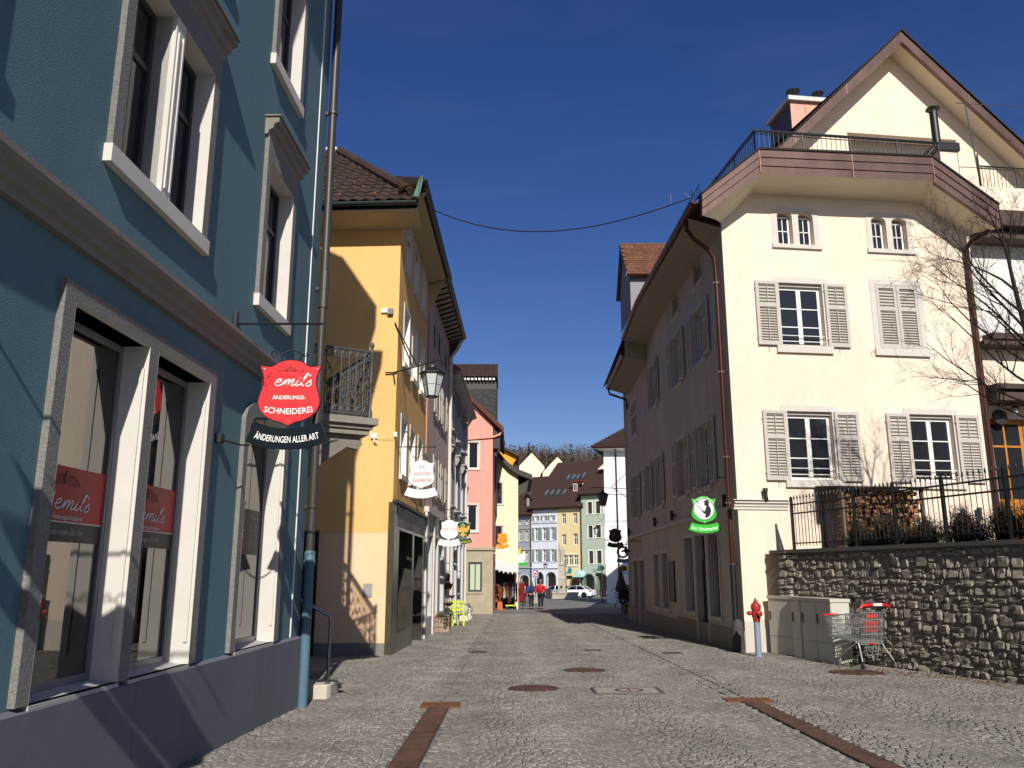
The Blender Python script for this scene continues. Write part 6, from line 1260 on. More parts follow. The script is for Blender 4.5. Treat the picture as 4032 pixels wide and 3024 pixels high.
o = m.build('tile_courses', m_tile, rf); o['kind'] = 'stuff'
gutter(MB(), P(-1.15, 11.85, .92), P(7, 11.85, .92), .1).build('gutter', m_darkcop, hb_)
# ------------------------------------------------------------ far side of the square
FB = Fr((2.6, 116), ang=-30); P = FB.P; zg = -1.6
m_froof = pm('dark_brown_tiles', '43312a', .8, .2, 3., .25, 25)
m_gshut = pm('grey_green_shutter', '7b8584', .7)
def farhouse(name, lab, s0, s1, ztop, mat, wins, arches, sur, base=None):
    t = thing(name, lab, 'house', P((s0 + s1) / 2, zg, 0)); holes = [rect(*w) for w in wins] + [arch(a, b, zg - .1, z, r, 10) for a, b, z, r in arches]
    MB().wall(FB, rect(s0, s1, zg - .2, ztop), holes, .35).build('wall', mat, t)
    for a, b, z0, z1 in wins:
        if sur: surround(FB, t, a, b, z0, z1, .13, .02, sur, .1, .1)
        window(FB, t, a, b, z0, z1, -.22, 2, 1, fw=.09, bar=.07, fm=m_white if sur is not m_white else pm('brown_frame', '4b362c', .5), split=[.7])
    for a, b, z, r in arches:
        pts = arch(a, b, zg, z, r, 10)[2:]; m = MB()
        for (x0_, z0_), (x1_, z1_) in zip([(b, zg)] + pts, pts + [(a, zg)]):
            c = Vector(((a + b) / 2, z - r)); f = lambda x, zz: (x + (x - c.x) * .16, zz + max(0, zz - c.y) * .16)
            e0_, e1_ = f(x0_, z0_), f(x1_, z1_); m.add([P(x0_, z0_, .04), P(x1_, z1_, .04), P(*e1_, .04), P(*e0_, .04)], [(0, 1, 2, 3)]); m.add([P(*e0_, .04), P(*e1_, .04), P(*e1_, 0), P(*e0_, 0)], [(0, 1, 2, 3)]); m.add([P(x0_, z0_, .04), P(x1_, z1_, .04), P(x1_, z1_, -.7), P(x0_, z0_, -.7)], [(0, 1, 2, 3)])
        m.build('arch_moulding', base or mat, t)
    MB().quad(P(s0, zg, -3.2), P(s1, zg, -3.2), P(s1, 3, -3.2), P(s0, 3, -3.2)).quad(P(s0, 2.2, 0), P(s1, 2.2, 0), P(s1, 2.2, -3.2), P(s0, 2.2, -3.2)).build('arcade_back', pm('arcade_grey', '8a8782', .9), t)
    return t
m_gb = pm('grey_blue_stucco', '8f94a2', .9, .06, .8); m_lav = pm('lavender_stucco', 'cccfd7', .9, .05, .8); m_bei = pm('beige_stucco_far', 'd8c594', .9, .05, .8); m_grn = pm('sage_stucco', 'a8b3a0', .9, .05, .8); m_dgrn = pm('dark_sage', '6f837a', .9, .05)
b1 = farhouse('grey_blue_house', 'grey-blue arcaded house behind the white shop sign', -7, 0, 9.2, m_gb, [(-1.95, -1.45, 5.8, 7.2), (-.95, -.45, 5.8, 7.2), (-1.95, -1.45, 3.0, 4.4), (-.95, -.45, 3.0, 4.4), (-1.95, -1.5, 8.0, 8.6), (-.9, -.45, 8.0, 8.6), (-3.2, -2.7, 5.8, 7.2)], [(-1.75, -.35, 1.3, .6), (-3.7, -2.3, 1.3, .6)], pm('grey_stone_far', 'a9a69d', .85), m_greigel)
for z in (7.45, 4.6, 2.2): MB().box(FB, -7, -.05, z, z + .14, 0, .18).build('cornice', MATS['grey_stone_far'], b1)
b2 = farhouse('lavender_house', 'pale lavender arcaded house with grey-green shutters', .08, 4.13, 9.9, m_lav, [(.55, 1.1, 5.85, 7.55), (1.75, 2.35, 5.85, 7.55), (2.95, 3.5, 5.85, 7.55), (.55, 1.1, 3.03, 4.65), (1.75, 2.35, 3.03, 4.65), (2.95, 3.5, 3.03, 4.65), (.55, 1.0, 8.5, 9.15), (1.85, 2.25, 8.5, 9.15), (2.95, 3.4, 8.5, 9.15)], [(.5, 1.9, 1.7, .7), (2.25, 3.75, 1.68, .7)], m_lav)
for a, b, z0, z1 in [(x, y, z, q) for x, y in ((.55, 1.1), (1.75, 2.35), (2.95, 3.5)) for z, q in ((5.85, 7.55), (3.03, 4.65))]: shutter(FB, b2, a - .42, a - .08, z0, z1, .09, m_gshut, indiv=False, rod=False); shutter(FB, b2, b + .08, b + .42, z0, z1, .09, m_gshut, indiv=False, rod=False)
for a, b in ((.55, 1.0), (1.85, 2.25), (2.95, 3.4)): shutter(FB, b2, a - .3, a - .05, 8.5, 9.15, .09, m_gshut, 3, 5, indiv=False, rod=False); shutter(FB, b2, b + .05, b + .3, 8.5, 9.15, .09, m_gshut, 3, 5, indiv=False, rod=False)
for z, d in ((8.15, .15), (2.15, .18)): MB().box(FB, .08, 4.12, z, z + .16, 0, d).build('cornice', m_lav, b2)
for s_ in (1.42, 2.62): MB().box(FB, s_, s_ + .12, 2.3, 8.1, 0, .06).build('pilaster', m_lav, b2)
MB().tube([P(-.05, 9.3, .4), P(-.02, 8.9, .1), P(0, zg, .1)], .09, 8).build('downpipe', m_zinc, b2)
b3 = farhouse('beige_house', 'beige arcaded house with fish emblem and round blind', 4.14, 7.55, 10.4, m_bei, [(4.67, 5.31, 7.91, 9.3), (6.36, 6.99, 7.91, 9.32), (4.68, 5.32, 5.15, 6.57), (6.36, 7.02, 5.15, 6.64), (4.85, 5.5, 2.52, 3.88), (5.62, 6.25, 2.52, 3.88), (6.37, 7.0, 2.52, 3.88)], [(4.3, 5.3, .9, .5), (5.75, 7.2, .9, .65)], None)
MB().box(FB, 4.7, 7.15, 3.9, 4.0, 0, .06).box(FB, 4.7, 7.15, 2.38, 2.5, 0, .12).build('window_band', m_white, b3)
MB().tube([P(7.45, 10.2, .4), P(7.57, 9.7, .1), P(7.57, zg, .1)], .1, 8).build('downpipe', m_beam, b3)
b4 = farhouse('sage_house', 'sage green arcaded house with fish emblem', 7.6, 14, 11.6, m_grn, [(8.56, 9.18, 9.15, 10.7), (9.71, 10.36, 9.15, 10.75), (10.95, 11.6, 9.15, 10.75), (8.59, 9.2, 6.02, 7.6), (9.7, 10.38, 6.05, 7.65), (10.95, 11.6, 6.05, 7.65), (8.62, 9.22, 2.72, 4.35), (9.75, 10.39, 2.72, 4.37), (11.0, 11.6, 2.72, 4.37)], [(7.85, 9.3, 1.4, .75), (9.75, 11.2, 1.4, .75)], m_white, m_dgrn)
for a, b in ((7.62, 7.8), (9.35, 9.7), (11.25, 12)): MB().box(FB, a, b, zg, .2, 0, .05).build('dado', m_dgrn, b4)
for par, s_, lab in ((b3, 5.55, ''), (b4, 9.85, '')):
    t = thing('fish_emblem', 'teal fish emblem over a black name bar on the %s house' % ('beige' if par is b3 else 'sage green'), 'emblem', P(s_, 1.6, .05)); m = MB(); z0 = 1.55 if par is b3 else 1.9
    m.prism(FB, [(s_ - .1, z0), (s_ + .45, z0 - .05), (s_ + .55, z0 + .3), (s_ + .45, z0 + .75), (s_ + .25, z0 + .45), (s_ + .25, z0 + 1.0), (s_ + .05, z0 + .5)], .04, .08); m.tube([P(s_ - .1, z0 + .1, .06), P(s_ - .4, z0 - .2, .06), P(s_ - .6, z0 - .05, .06), P(s_ - .5, z0 + .3, .06)], .05, 5); m.build('fish', pm('teal_metal', '2a7f86', .5), t)
    MB().box(FB, s_ - .3, s_ + .6, z0 - .75, z0 - .35, .03, .09).build('name_bar', m_black, t)
t = thing('round_blind', 'pale turquoise rounded blind on the beige house', 'awning', P(7.0, 1.4, .4)); m = MB()
for i in range(9):
    a0, a1 = math.pi * i / 9, math.pi * (i + 1) / 9; m.add([P(6.55 + .75 * (1 - math.cos(a0)), 1.2 + .85 * math.sin(a0), 0), P(6.55 + .75 * (1 - math.cos(a1)), 1.2 + .85 * math.sin(a1), 0), P(6.55 + .75 * (1 - math.cos(a1)), .95 + .6 * math.sin(a1), .8), P(6.55 + .75 * (1 - math.cos(a0)), .95 + .6 * math.sin(a0), .8)], [(0, 1, 2, 3)])
m.add([P(6.55 + .75 * (1 - math.cos(math.pi * i / 9)), .95 + .6 * math.sin(math.pi * i / 9), .8) for i in range(10)], [tuple(range(10))]); m.build('canvas', pm('turquoise_canvas', 'a9cfc6', .9), t); MB().tube([P(6.5, .95, .82), P(8.1, .95, .82)], .07, 6).build('front_bar', m_black, t)
# roofs
def frroof(par, s0, s1, z, dp, zr, ov=.6, mat=None):
    mat = mat or m_froof; m = MB(); m.quad(P(s0, z, ov), P(s1, z, ov), P(s1, zr, -dp), P(s0, zr, -dp)).quad(P(s0, zr, -dp), P(s1, zr, -dp), P(s1, z, -2 * dp), P(s0, z, -2 * dp)).quad(P(s0, z - .2, 0), P(s1, z - .2, 0), P(s1, z - .05, ov), P(s0, z - .05, ov)); m.add([P(s1, z - .2, 0), P(s1, z, ov), P(s1, zr, -dp), P(s1, z - .2, -2 * dp)], [(0, 1, 2, 3)]).add([P(s0, z - .2, 0), P(s0, z, ov), P(s0, zr, -dp), P(s0, z - .2, -2 * dp)], [(0, 1, 2, 3)])
    o = m.build('roof', mat, par); gutter(MB(), P(s0, z, ov + .08), P(s1, z, ov + .08), .13).build('gutter', m_darkcop, par)
    n = 16; c = MB()
    for r in range(n):
        f0, f1 = r / n, (r + 1) / n; L3 = lambda s_, f, h: P(s_, z + (zr - z) * f + h, ov + (-dp - ov) * f)
        c.add([L3(s0, f0, .13), L3(s1, f0, .13), L3(s1, f1, .02), L3(s0, f1, .02), L3(s0, f0, .0), L3(s1, f0, .0)], [(0, 1, 2, 3), (0, 1, 5, 4)])
    tag(c.build('tile_courses', mat, o), kind='stuff'); return o
def onroof(z, dp, zr, f, ov=.6): return z + (zr - z) * f, ov + (-dp - ov) * f
r1_ = frroof(b1, -9, .2, 9.35, 7.5, 15.4); r2_ = frroof(b2, -.3, 7.9, 10.15, 9, 17.5); r4_ = frroof(b4, 7.3, 14, 11.75, 8, 18.2)
m_slg = glassmat('skylight_glass', (.10, .13, .16), .08)
for k, (s_, f) in enumerate(((1.1, .2), (2.0, .2), (2.9, .2), (3.9, .2), (3.0, .52), (3.8, .52), (4.5, .52), (5.3, .55), (-.9, .48), (-2.2, .45))):
    rr = (10.15, 9, 17.5) if k < 8 else (9.35, 7.5, 15.4); (za, da), (zb, db) = onroof(*rr, f), onroof(*rr, f + (.13 if k < 8 else .07)); w = .55 if k < 8 else .45; par = r2_ if k < 8 else r1_
    MB().hexa([P(s_, za + .1, da), P(s_ + w, za + .1, da), P(s_ + w, zb + .1, db), P(s_, zb + .1, db), P(s_, za + .26, da), P(s_ + w, za + .26, da), P(s_ + w, zb + .26, db), P(s_, zb + .26, db)]).build('skylight', m_dkframe, par)
    MB().quad(P(s_ + .07, za + .28, da - .05), P(s_ + w - .07, za + .28, da - .05), P(s_ + w - .07, zb + .27, db + .05), P(s_ + .07, zb + .27, db + .05)).build('skylight_pane', m_slg, par)
m_cdor = pm('copper_dormer', '6f3c28', .6, .2)
for s_ in (5.3, 6.7):
    za, da = onroof(10.15, 9, 17.5, .3); MB().box(FB, s_, s_ + .85, za, za + 1.35, da - 2.2, da + .05).build('dormer', m_cdor, b3); window(FB, b3, s_ + .12, s_ + .73, za + .12, za + 1.15, da + .1, 2, 1, fw=.07, bar=.05, name='dormer_window'); MB().hexa([P(s_ - .15, za + 1.35, da + .3), P(s_ + 1.0, za + 1.35, da + .3), P(s_ + 1.0, za + 1.9, da - 3), P(s_ - .15, za + 1.9, da - 3), P(s_ - .15, za + 1.45, da + .3), P(s_ + 1.0, za + 1.45, da + .3), P(s_ + 1.0, za + 2.0, da - 3), P(s_ - .15, za + 2.0, da - 3)]).build('dormer_roof', m_cdor, b3)
za, da = onroof(9.35, 7.5, 15.4, .18); MB().prism(FB, [(-1.4, za), (-.4, za), (-.4, za + 1.1), (-.9, za + 1.7), (-1.4, za + 1.1)], da - 3, da).build('dormer', m_froof, b1); window(FB, b1, -1.05, -.75, za + .2, za + 1.2, da + .06, 1, 1, name='dormer_window')
MB().add([P(-1.6, za + 1.0, da + .3), P(-.9, za + 1.85, da + .3), P(-.2, za + 1.0, da + .3), P(-1.6, za + 1.0, da - 3), P(-.9, za + 1.85, da - 3), P(-.2, za + 1.0, da - 3)], [(0, 1, 4, 3), (1, 2, 5, 4)]).build('dormer_roof', m_froof, b1)
za, da = onroof(11.75, 8, 18.2, .55); MB().prism(FB, [(8.9, za), (11.8, za), (11.8, za + 2.1)], da - 1, da + 1.5).build('gable_dormer', m_white, b4); MB().add([P(8.7, za, da + 1.7), P(11.9, za + 2.25, da + 1.7), P(11.9, za + 2.25, da - 2), P(8.7, za, da - 2)], [(0, 1, 2, 3)]).build('dormer_roof', pm('orange_timber', 'b98a58', .7), b4)
t = thing('far_chimney', 'grey capped chimney on the sage house roof', 'chimney', P(10.2, 16, -5)); MB().box(FB, 9.8, 10.9, 15, 18.6, -6, -4.8).build('stack', m_greigel, t); MB().box(FB, 9.6, 11.1, 18.6, 18.8, -6.2, -4.6).build('cap', m_zinc, t); MB().box(FB, 9.85, 10.85, 18.8, 19.2, -5.9, -4.9).build('cowl', m_black, t)
for lab, x, y, w, ze, za in (('cream gable peeping over the roofs, left one', 3.6, 152, 2.3, 18.3, 23.0), ('cream gable peeping over the roofs, right one', 7.9, 145, 2.6, 16.0, 21.3)):
    t = thing('far_gable_house', lab, 'house', (x, y, 5)); MB().add([(x - w, y, 2), (x + w, y, 2), (x + w, y, za - w * 1.05), (x, y, za), (x - w, y, za - w * 1.05)], [(0, 1, 2, 3, 4)]).build('gable_wall', m_cream, t)
    MB().add([(x - w - .3, y - .3, za - w * 1.05 - .2), (x, y - .3, za + .25), (x + w + .3, y - .3, za - w * 1.05 - .2), (x - w - .3, y + 14, za - w * 1.05 - .2), (x, y + 14, za + .25), (x + w + .3, y + 14, za - w * 1.05 - .2)], [(0, 1, 4, 3), (1, 2, 5, 4)]).build('roof', m_rb, t)
# ------------------------------------------------------------ wooded hill
xs = np.linspace(-420, 520, 48); ys_ = np.array([170, 230, 300, 380, 440, 500, 560, 610, 660, 760, 900])
def hz(x, y):
    c = 73 - 7 * ((x - 10) / 90.) if x > 10 else 73 + 2 * math.sin(x * .03)
    c = max(c, 18) ; f = max(0., min(1., (y - 170) / 440.)); f = f * f * (3 - 2 * f)
    if y > 640: f = 1 - (y - 640) / 900.
    return -2 + c * f + 2.2 * math.sin(x * .06 + y * .02) * f
mb = MB(); mb.v = [(float(x), float(y), hz(x, y)) for y in ys_ for x in xs]; nxs = len(xs)
mb.f = [(j * nxs + i, j * nxs + i + 1, (j + 1) * nxs + i + 1, (j + 1) * nxs + i) for j in range(len(ys_) - 1) for i in range(nxs - 1)]
struct('hill', mb, pm('hill_scrub', '5a4c3a', .95, .35, .06, .6, .4), True)
rt2 = random.Random(5); tk = MB(); cr = MB(); ev = MB()
def quadleaf(m, c, r):
    u = Vector((rt2.uniform(-1, 1), rt2.uniform(-1, 1), rt2.uniform(-.6, .6))).normalized() * r; v = u.cross(Vector((rt2.uniform(-1, 1), rt2.uniform(-1, 1), rt2.uniform(-1, 1)))).normalized() * r * rt2.uniform(.3, .7); m.add([c - u, c - v, c + u, c + v], [(0, 1, 2, 3)])
for i in range(900):
    y = rt2.uniform(455, 640); x = rt2.uniform(-.09, .17) * y; z = hz(x, y)
    if y < 500 and rt2.random() < .55: continue
    h = rt2.uniform(13, 21); con = rt2.random() < (.34 if y > 590 else .12)
    tk.tube([(x, y, z), (x + rt2.uniform(-.5, .5), y, z + h * .8)], [.3, .12], 4, cap=False)
    if con:
        for k in range(34):
            f = rt2.random(); rr = (1 - f) * 2.6 + .4; a = rt2.uniform(0, 6.28); quadleaf(ev, Vector((x + math.cos(a) * rr * rt2.uniform(.4, 1), y + math.sin(a) * rr * rt2.uniform(.4, 1), z + h * (.35 + .68 * f))), rt2.uniform(.6, 1.3))
    else:
        for k in range(80):
            a = rt2.uniform(0, 6.28); rr = rt2.uniform(.2, 3.6); quadleaf(cr, Vector((x + math.cos(a) * rr, y + math.sin(a) * rr, z + h * rt2.uniform(.45, 1.0) * (1 - .012 * rr * rr))), rt2.uniform(.15, .55))
tr_ = tk.build('tree_trunks', pm('grey_brown_trunks', '5e5246', .9, .3, .3)); 
wd_ = thing('hill_wood', 'leafless brown wood with dark conifers covering the hill', 'woodland', (0, 560, 60)); wd_['kind'] = 'stuff'; del wd_['category']
tr_.parent = wd_; tr_.location = (0, -560, -60); tr_['kind'] = 'stuff'
o = cr.build('bare_crowns', pm('bare_twig_brown', '5f5044', .95, .3, .2, isl=.25), wd_); o['kind'] = 'stuff'
o = ev.build('conifer_crowns', pm('conifer_green', '2f3a25', .9, .3, .2, isl=.25), wd_); o['kind'] = 'stuff'
# ------------------------------------------------------------ people
def skinmesh(V, E_, mat, par, name, sub=2):
    me = bpy.data.meshes.new(name); me.from_pydata([v[:3] for v in V], E_, []); o = bpy.data.objects.new(name, me); COL.objects.link(o)
    md = o.modifiers.new('s', 'SKIN'); md.use_smooth_shade = True; o.modifiers.new('u', 'SUBSURF').levels = sub
    for i, v in enumerate(V): me.skin_vertices[0].data[i].radius = v[3] if isinstance(v[3], tuple) else (v[3], v[3])
    me.skin_vertices[0].data[0].use_root = True
    bpy.context.view_layer.update(); m2 = bpy.data.meshes.new_from_object(o.evaluated_get(bpy.context.evaluated_depsgraph_get())); bpy.data.objects.remove(o); bpy.data.meshes.remove(me)
    m2.materials.clear(); m2.materials.append(mat); m2.name = name
    q = bpy.data.objects.new(name, m2); COL.objects.link(q); q.parent = par; return q
m_skin = pm('skin', 'd9a483', .6, .05)
def chain(V, E_, start, pts):
    k = start
    for p in pts: V.append(p); E_.append((k, len(V) - 1)); k = len(V) - 1
    return k
def person(lab, x, y, rz, h, top, topm, trm, hairm, hair, la, ra, stride=.12, pack=None, female=False):
    """local frame: faces +y, z up; la/ra: elbow and hand positions"""
    t = thing('person', lab, 'person', (x, y, gz(y))); t.rotation_euler = (0, 0, rz); s = h / 1.75; t.scale = (s, s, s); LOC[t] = Vector((0, 0, 0))
    sh = .17 if female else .2; hp_ = .095
    def body(grow, parts):
        V = [(0, 0, .95, (.15 + grow, .105 + grow))]; E_ = []
        if 'torso' in parts:
            c = chain(V, E_, 0, [(0, .0, 1.12, (.14 + grow, .1 + grow)), (0, 0, 1.3, (.16 + grow, .11 + grow)), (0, -.01, 1.42, (.13 + grow, .09 + grow))])
            if 'head' in parts: chain(V, E_, c, [(0, 0, 1.5, .052), (0, .01, 1.58, (.07, .08)), (0, .01, 1.66, (.078, .095)), (0, 0, 1.72, (.06, .07))])
            for sg, (el, ha) in ((-1, la), (1, ra)):
                k = chain(V, E_, c, [(sg * sh, 0, 1.4, .062 + grow), (*el, .045 + grow), ((el[0] * .3 + ha[0] * .7), (el[1] * .3 + ha[1] * .7), (el[2] * .3 + ha[2] * .7), .036 + grow)])
                if 'head' in parts:
                    k = chain(V, E_, k, [(*ha, (.022, .035)), (ha[0], ha[1] + .005, ha[2] - .05, (.02, .038))])
                    for f, L_ in ((-.03, .065), (-.01, .08), (.012, .078), (.03, .06)): chain(V, E_, k, [(ha[0] - sg * .004, ha[1] + f, ha[2] - .05 - L_ * .55, .009), (ha[0] - sg * .014, ha[1] + f, ha[2] - .05 - L_, .007)])
                    chain(V, E_, len(V) - 10, [(ha[0] - sg * .01, ha[1] + .045, ha[2] - .03, .011), (ha[0] - sg * .015, ha[1] + .06, ha[2] - .07, .008)])
        if 'legs' in parts:
            for sg, st_ in ((-1, stride), (1, -stride)):
                k = chain(V, E_, 0, [(sg * hp_, 0, .86, .088 + grow), (sg * hp_ * .95, st_ * .55 + .03, .48, .06 + grow), (sg * hp_ * .9, st_, .1, .043 + grow)])
                if 'head' in parts: chain(V, E_, k, [(sg * hp_ * .9, st_ - .02, .05, .04), (sg * hp_ * 1.0, st_ + .13, .03, (.035, .025))])
        return V, E_
    skinmesh(*body(0, ('torso', 'head', 'legs')), m_skin, t, 'body', 1)
    j = skinmesh(*body(.028, ('torso',)), topm, t, 'jacket', 1)
    skinmesh(*body(.018, ('legs',)), trm, t, 'trousers', 1)
    m = MB(); m.ball((0, -.012, 1.665), .108, .92, 1.05, 1.12, 14, 10)
    if hair == 'long': m.ball((0, -.07, 1.52), .12, .95, .5, 1.7, 12, 9)
    m.build('hair', hairm, t, True)
    fm = MB().ball((0, .1, 1.63), .016, 1, 1.2, 1.4, 6, 4); fm.ball((-.03, .088, 1.665), .01, n=6, m=4).ball((.03, .088, 1.665), .01, n=6, m=4); fm.bx(-.022, .022, .083, .094, 1.588, 1.597); fm.ball((-.085, 0, 1.645), .022, .4, .8, 1.2, 6, 4).ball((.085, 0, 1.645), .022, .4, .8, 1.2, 6, 4); fm.build('face_features', m_skin, t)
    m = MB()
    for sg, st_ in ((-1, stride), (1, -stride)):
        for a, b, r in ((-.06, .02, .062), (.0, .1, .062), (.06, .18, .055)): m.ball((sg * hp_ * .92, st_ + (a + b) / 2, .045), r, 1, 1.6, .95, 10, 6)
    m.build('shoes', pm('dark_shoe', '2a2422', .6), t, True)
    if pack: MB().ball((0, -.16, 1.22), .17, 1, .6, 1.35, 12, 9).build('backpack' if pack != 'hood' else 'hood', pack if pack != 'hood' else topm, t, True)
    return t
m_jr = pm('red_jacket', 'c9141c', .6, .1, 6., .2, 30); m_jb = pm('blue_jacket', '1f4fae', .6, .1, 6.); m_vest = pm('dark_vest', '2f2c2c', .7, .15, 6.); m_tr = pm('black_trousers', '1d1b1d', .8, .15); m_je = pm('dark_jeans', '25242a', .8, .2); m_hb = pm('brown_hair', '5b3a22', .6, .25, 30.); m_hg = pm('grey_hair', '6e6964', .6, .2, 30.); m_pj = pm('pale_jacket', 'c9bdb8', .7, .2, 9.)
pe = person('person from behind in a red jacket and black trousers, walking hand in hand', 1.78, 53.7, R(-4), 1.79, 0, m_jr, m_tr, m_hg, 'short', ((-.27, -.02, 1.14), (-.29, .02, .9)), ((.28, -.03, 1.14), (.29, .06, .93)), .1)
MB().ball((0, -.13, 1.2), .17, 1.05, .55, 1.5, 12, 9).build('backpack', pm('red_pack', 'b01820', .6, .15, 8.), pe, True); MB().ball((0, -.1, 1.5), .08, 1, .7, .9, 10, 6).build('collar', pm('grey_collar', '555a68', .7), pe, True)
pe = person('person from behind with long brown hair, blue jacket and dark vest', 1.2, 53.7, R(4), 1.68, 0, m_jb, m_je, m_hb, 'long', ((-.25, -.03, 1.13), (-.27, .05, .92)), ((.26, -.02, 1.13), (.3, .02, .9)), -.1, female=True)
MB().ball((0, -.05, 1.2), .2, .95, .78, 1.25, 14, 10).build('vest', m_vest, pe, True)
person('person in a pale jacket and jeans beyond the clothes rack', .86, 63, R(60), 1.66, 0, m_pj, m_je, m_hb, 'short', ((-.24, .08, 1.14), (-.14, .26, 1.1)), ((.24, .05, 1.13), (.2, .24, 1.05)), .06, female=True)
# ------------------------------------------------------------ market stall and clothes
zg5 = gz(54)
t = thing('stall_awning', 'off-white canvas awning of the clothes stall in front of the pale yellow house', 'awning', (-.4, 53, 1.6)); m = MB(); nx, ny = 10, 5
for j in range(ny + 1):
    for i in range(nx + 1): u, v = i / nx, j / ny; m.v.append((-1.35 + 1.75 * u, 53.9 - 1.5 * v, 2.35 - .3 * u - .55 * v - .1 * math.sin(math.pi * u) * (.6 + .4 * v)))
m.f = [(j * (nx + 1) + i, j * (nx + 1) + i + 1, (j + 1) * (nx + 1) + i + 1, (j + 1) * (nx + 1) + i) for j in range(ny) for i in range(nx)]; m.build('canvas', pm('offwhite_canvas', 'cfd3d2', .9, .05), t, True)
for i in range(14): u = i / 13; z = 1.8 - .3 * u - .1 * math.sin(math.pi * u); x = -1.35 + 1.72 * u; MB().add([(x, 52.4, z), (x + .1, 52.4, z - .02), (x + .05, 52.4, z - .14)], [(0, 1, 2)]).build('pennant', m_lk if i % 2 else m_white, t)
for x in (-1.3, .35): MB().tube([(x, 52.45, 1.8 if x < 0 else 1.5), (x, 52.45, zg5)], .02, 6).build('pole', m_white, t)
def rack(lab, x0, x1, y, z):
    t = thing('clothes_rack', lab, 'clothes rack', ((x0 + x1) / 2, y, zg5)); MB().tube([(x0, y, z), (x1, y, z)], .014, 6).build('rail', m_steel, t)
    for x in (x0 + .03, x1 - .03): MB().tube([(x, y, z), (x, y, zg5 + .06)], .014, 6).tube([(x, y - .28, zg5 + .05), (x, y + .28, zg5 + .05)], .014, 6).build('upright', m_steel, t); MB().ball((x, y - .27, zg5 + .04), .045, n=8, m=5).build('castor', m_black, t)
rack('long clothes rack under the awning edge', -.62, .7, 54.0, .92); rack('short clothes rack at the stone corner', -1.35, -.75, 52.6, .78)
cols = [('dusty rose', '8c4a52'), ('brown', '5b3d31'), ('cream white', 'd9d0bd'), ('pale green', '93a36a'), ('plum', '553348'), ('mustard', 'b0842f'), ('dull red', '8d2f2c'), ('dark grey', '3c3f45'), ('slate', '4b5a6c'), ('mauve', '705a6b'), ('light grey', 'a9adb3'), ('navy', '1f2740'), ('white', 'e2e0dc'), ('burgundy', '6a1f2a'), ('black', '1d1c1f'), ('tan', 'b98a55'), ('teal', '2f5a5e'), ('crimson', '9c1f2c')]
for i, (nm, hx) in enumerate(cols):
    x = -.56 + i * .07; L_ = rnd.uniform(.75, 1.28); a = R(90 - rnd.uniform(15, 40)); mat = pm('cloth_' + nm.replace(' ', '_'), hx, .85, .15, 9., .2, 40)
    o = thing('garment', '%s garment hanging on the long clothes rack' % nm, 'garment', (x, 54, .9), 'garments on the long rack'); M = Matrix.Translation((x, 54, .9)) @ Matrix.Rotation(a, 4, 'Z'); F2 = Fr((x, 54), ang=math.degrees(a)); w = .22
    m = MB(); pl = [(-.04, .0), (-w, -.08), (-w - .03, -.35), (-w + .05, -.36), (-w + .04, -.3), (-w + .02, -L_), (w - .02, -L_), (w - .04, -.3), (w - .05, -.36), (w + .03, -.35), (w, -.08), (.04, 0)]
    m.prism(F2, [(q, .88 + z) for q, z in pl], -.022, .022).build('cloth', mat, o); MB().tube([(x, 54, .93), (x, 54, .87)], .006, 4).tube([F2.P(-.18, .82), F2.P(0, .88), F2.P(.18, .82)], .008, 4).build('hanger', m_log, o)
for nm, hx, x, a in (('dark purple dotted', '2a1830', -1.08, 8), ('rust orange', '94552c', -.84, 60)):
    o = thing('garment', '%s dress on the short rack beside the stone corner' % nm, 'garment', (x, 52.6, .75)); F2 = Fr((x, 52.6), ang=a); w = .24; L_ = 1.0
    MB().prism(F2, [(q, .75 + z) for q, z in [(-.05, 0), (-w, -.08), (-w - .06, -.4), (-w + .04, -.42), (-w - .02, -L_), (w + .02, -L_), (w - .04, -.42), (w + .06, -.4), (w, -.08), (.05, 0)]], -.04, .04).build('cloth', pm('cloth_' + nm.replace(' ', '_'), hx, .85, .1), o)
    if 'dot' in nm:
        m = MB()
        for k in range(26): q, z = rnd.uniform(-.2, .2), rnd.uniform(-.9, -.12); m.prism(F2, [(q + .014 * math.cos(b), .75 + z + .014 * math.sin(b)) for b in np.arange(0, 6.2, 1.05)], .04, .043)
        o2 = m.build('dots', m_wht, o); o2['kind'] = 'stuff'
t = thing('shopping_trolley', 'yellow flat trolley under the clothes rack', 'trolley', (-.05, 53.6, zg5)); MB().bx(-.4, .25, 53.4, 53.8, zg5 + .2, zg5 + .27).build('bed', pm('lime_paint', 'c9d92a', .5), t)
for x in (-.3, .2): MB().lathe(Matrix.Translation((x, 53.4, zg5 + .1)) @ Matrix.Rotation(R(90), 4, 'X'), [(.06, -.03), (.1, -.025), (.1, .025), (.06, .03)], 12).build('wheel', m_black, t)
t = thing('orange_bag', 'orange patterned bag standing at the foot of the stall', 'bag', (-.72, 52.4, zg5)); MB().hexa([(-.9, 52.3, zg5 + .02), (-.55, 52.3, zg5 + .02), (-.55, 52.5, zg5 + .02), (-.9, 52.5, zg5 + .02), (-.86, 52.34, zg5 + .5), (-.6, 52.34, zg5 + .5), (-.6, 52.46, zg5 + .5), (-.86, 52.46, zg5 + .5)]).build('sack', pm('orange_cloth', 'c8692c', .85, .35, 9.), t); MB().tube([(-.82, 52.4, zg5 + .49), (-.78, 52.4, zg5 + .68), (-.68, 52.4, zg5 + .68), (-.64, 52.4, zg5 + .49)], .012, 5).build('strap', m_black, t)
t = thing('shop_flag', 'white green and yellow banner sign at the edge of the pale yellow house', 'sign', (.7, 60, 2)); F2 = Fr((.7, 60), ang=12)
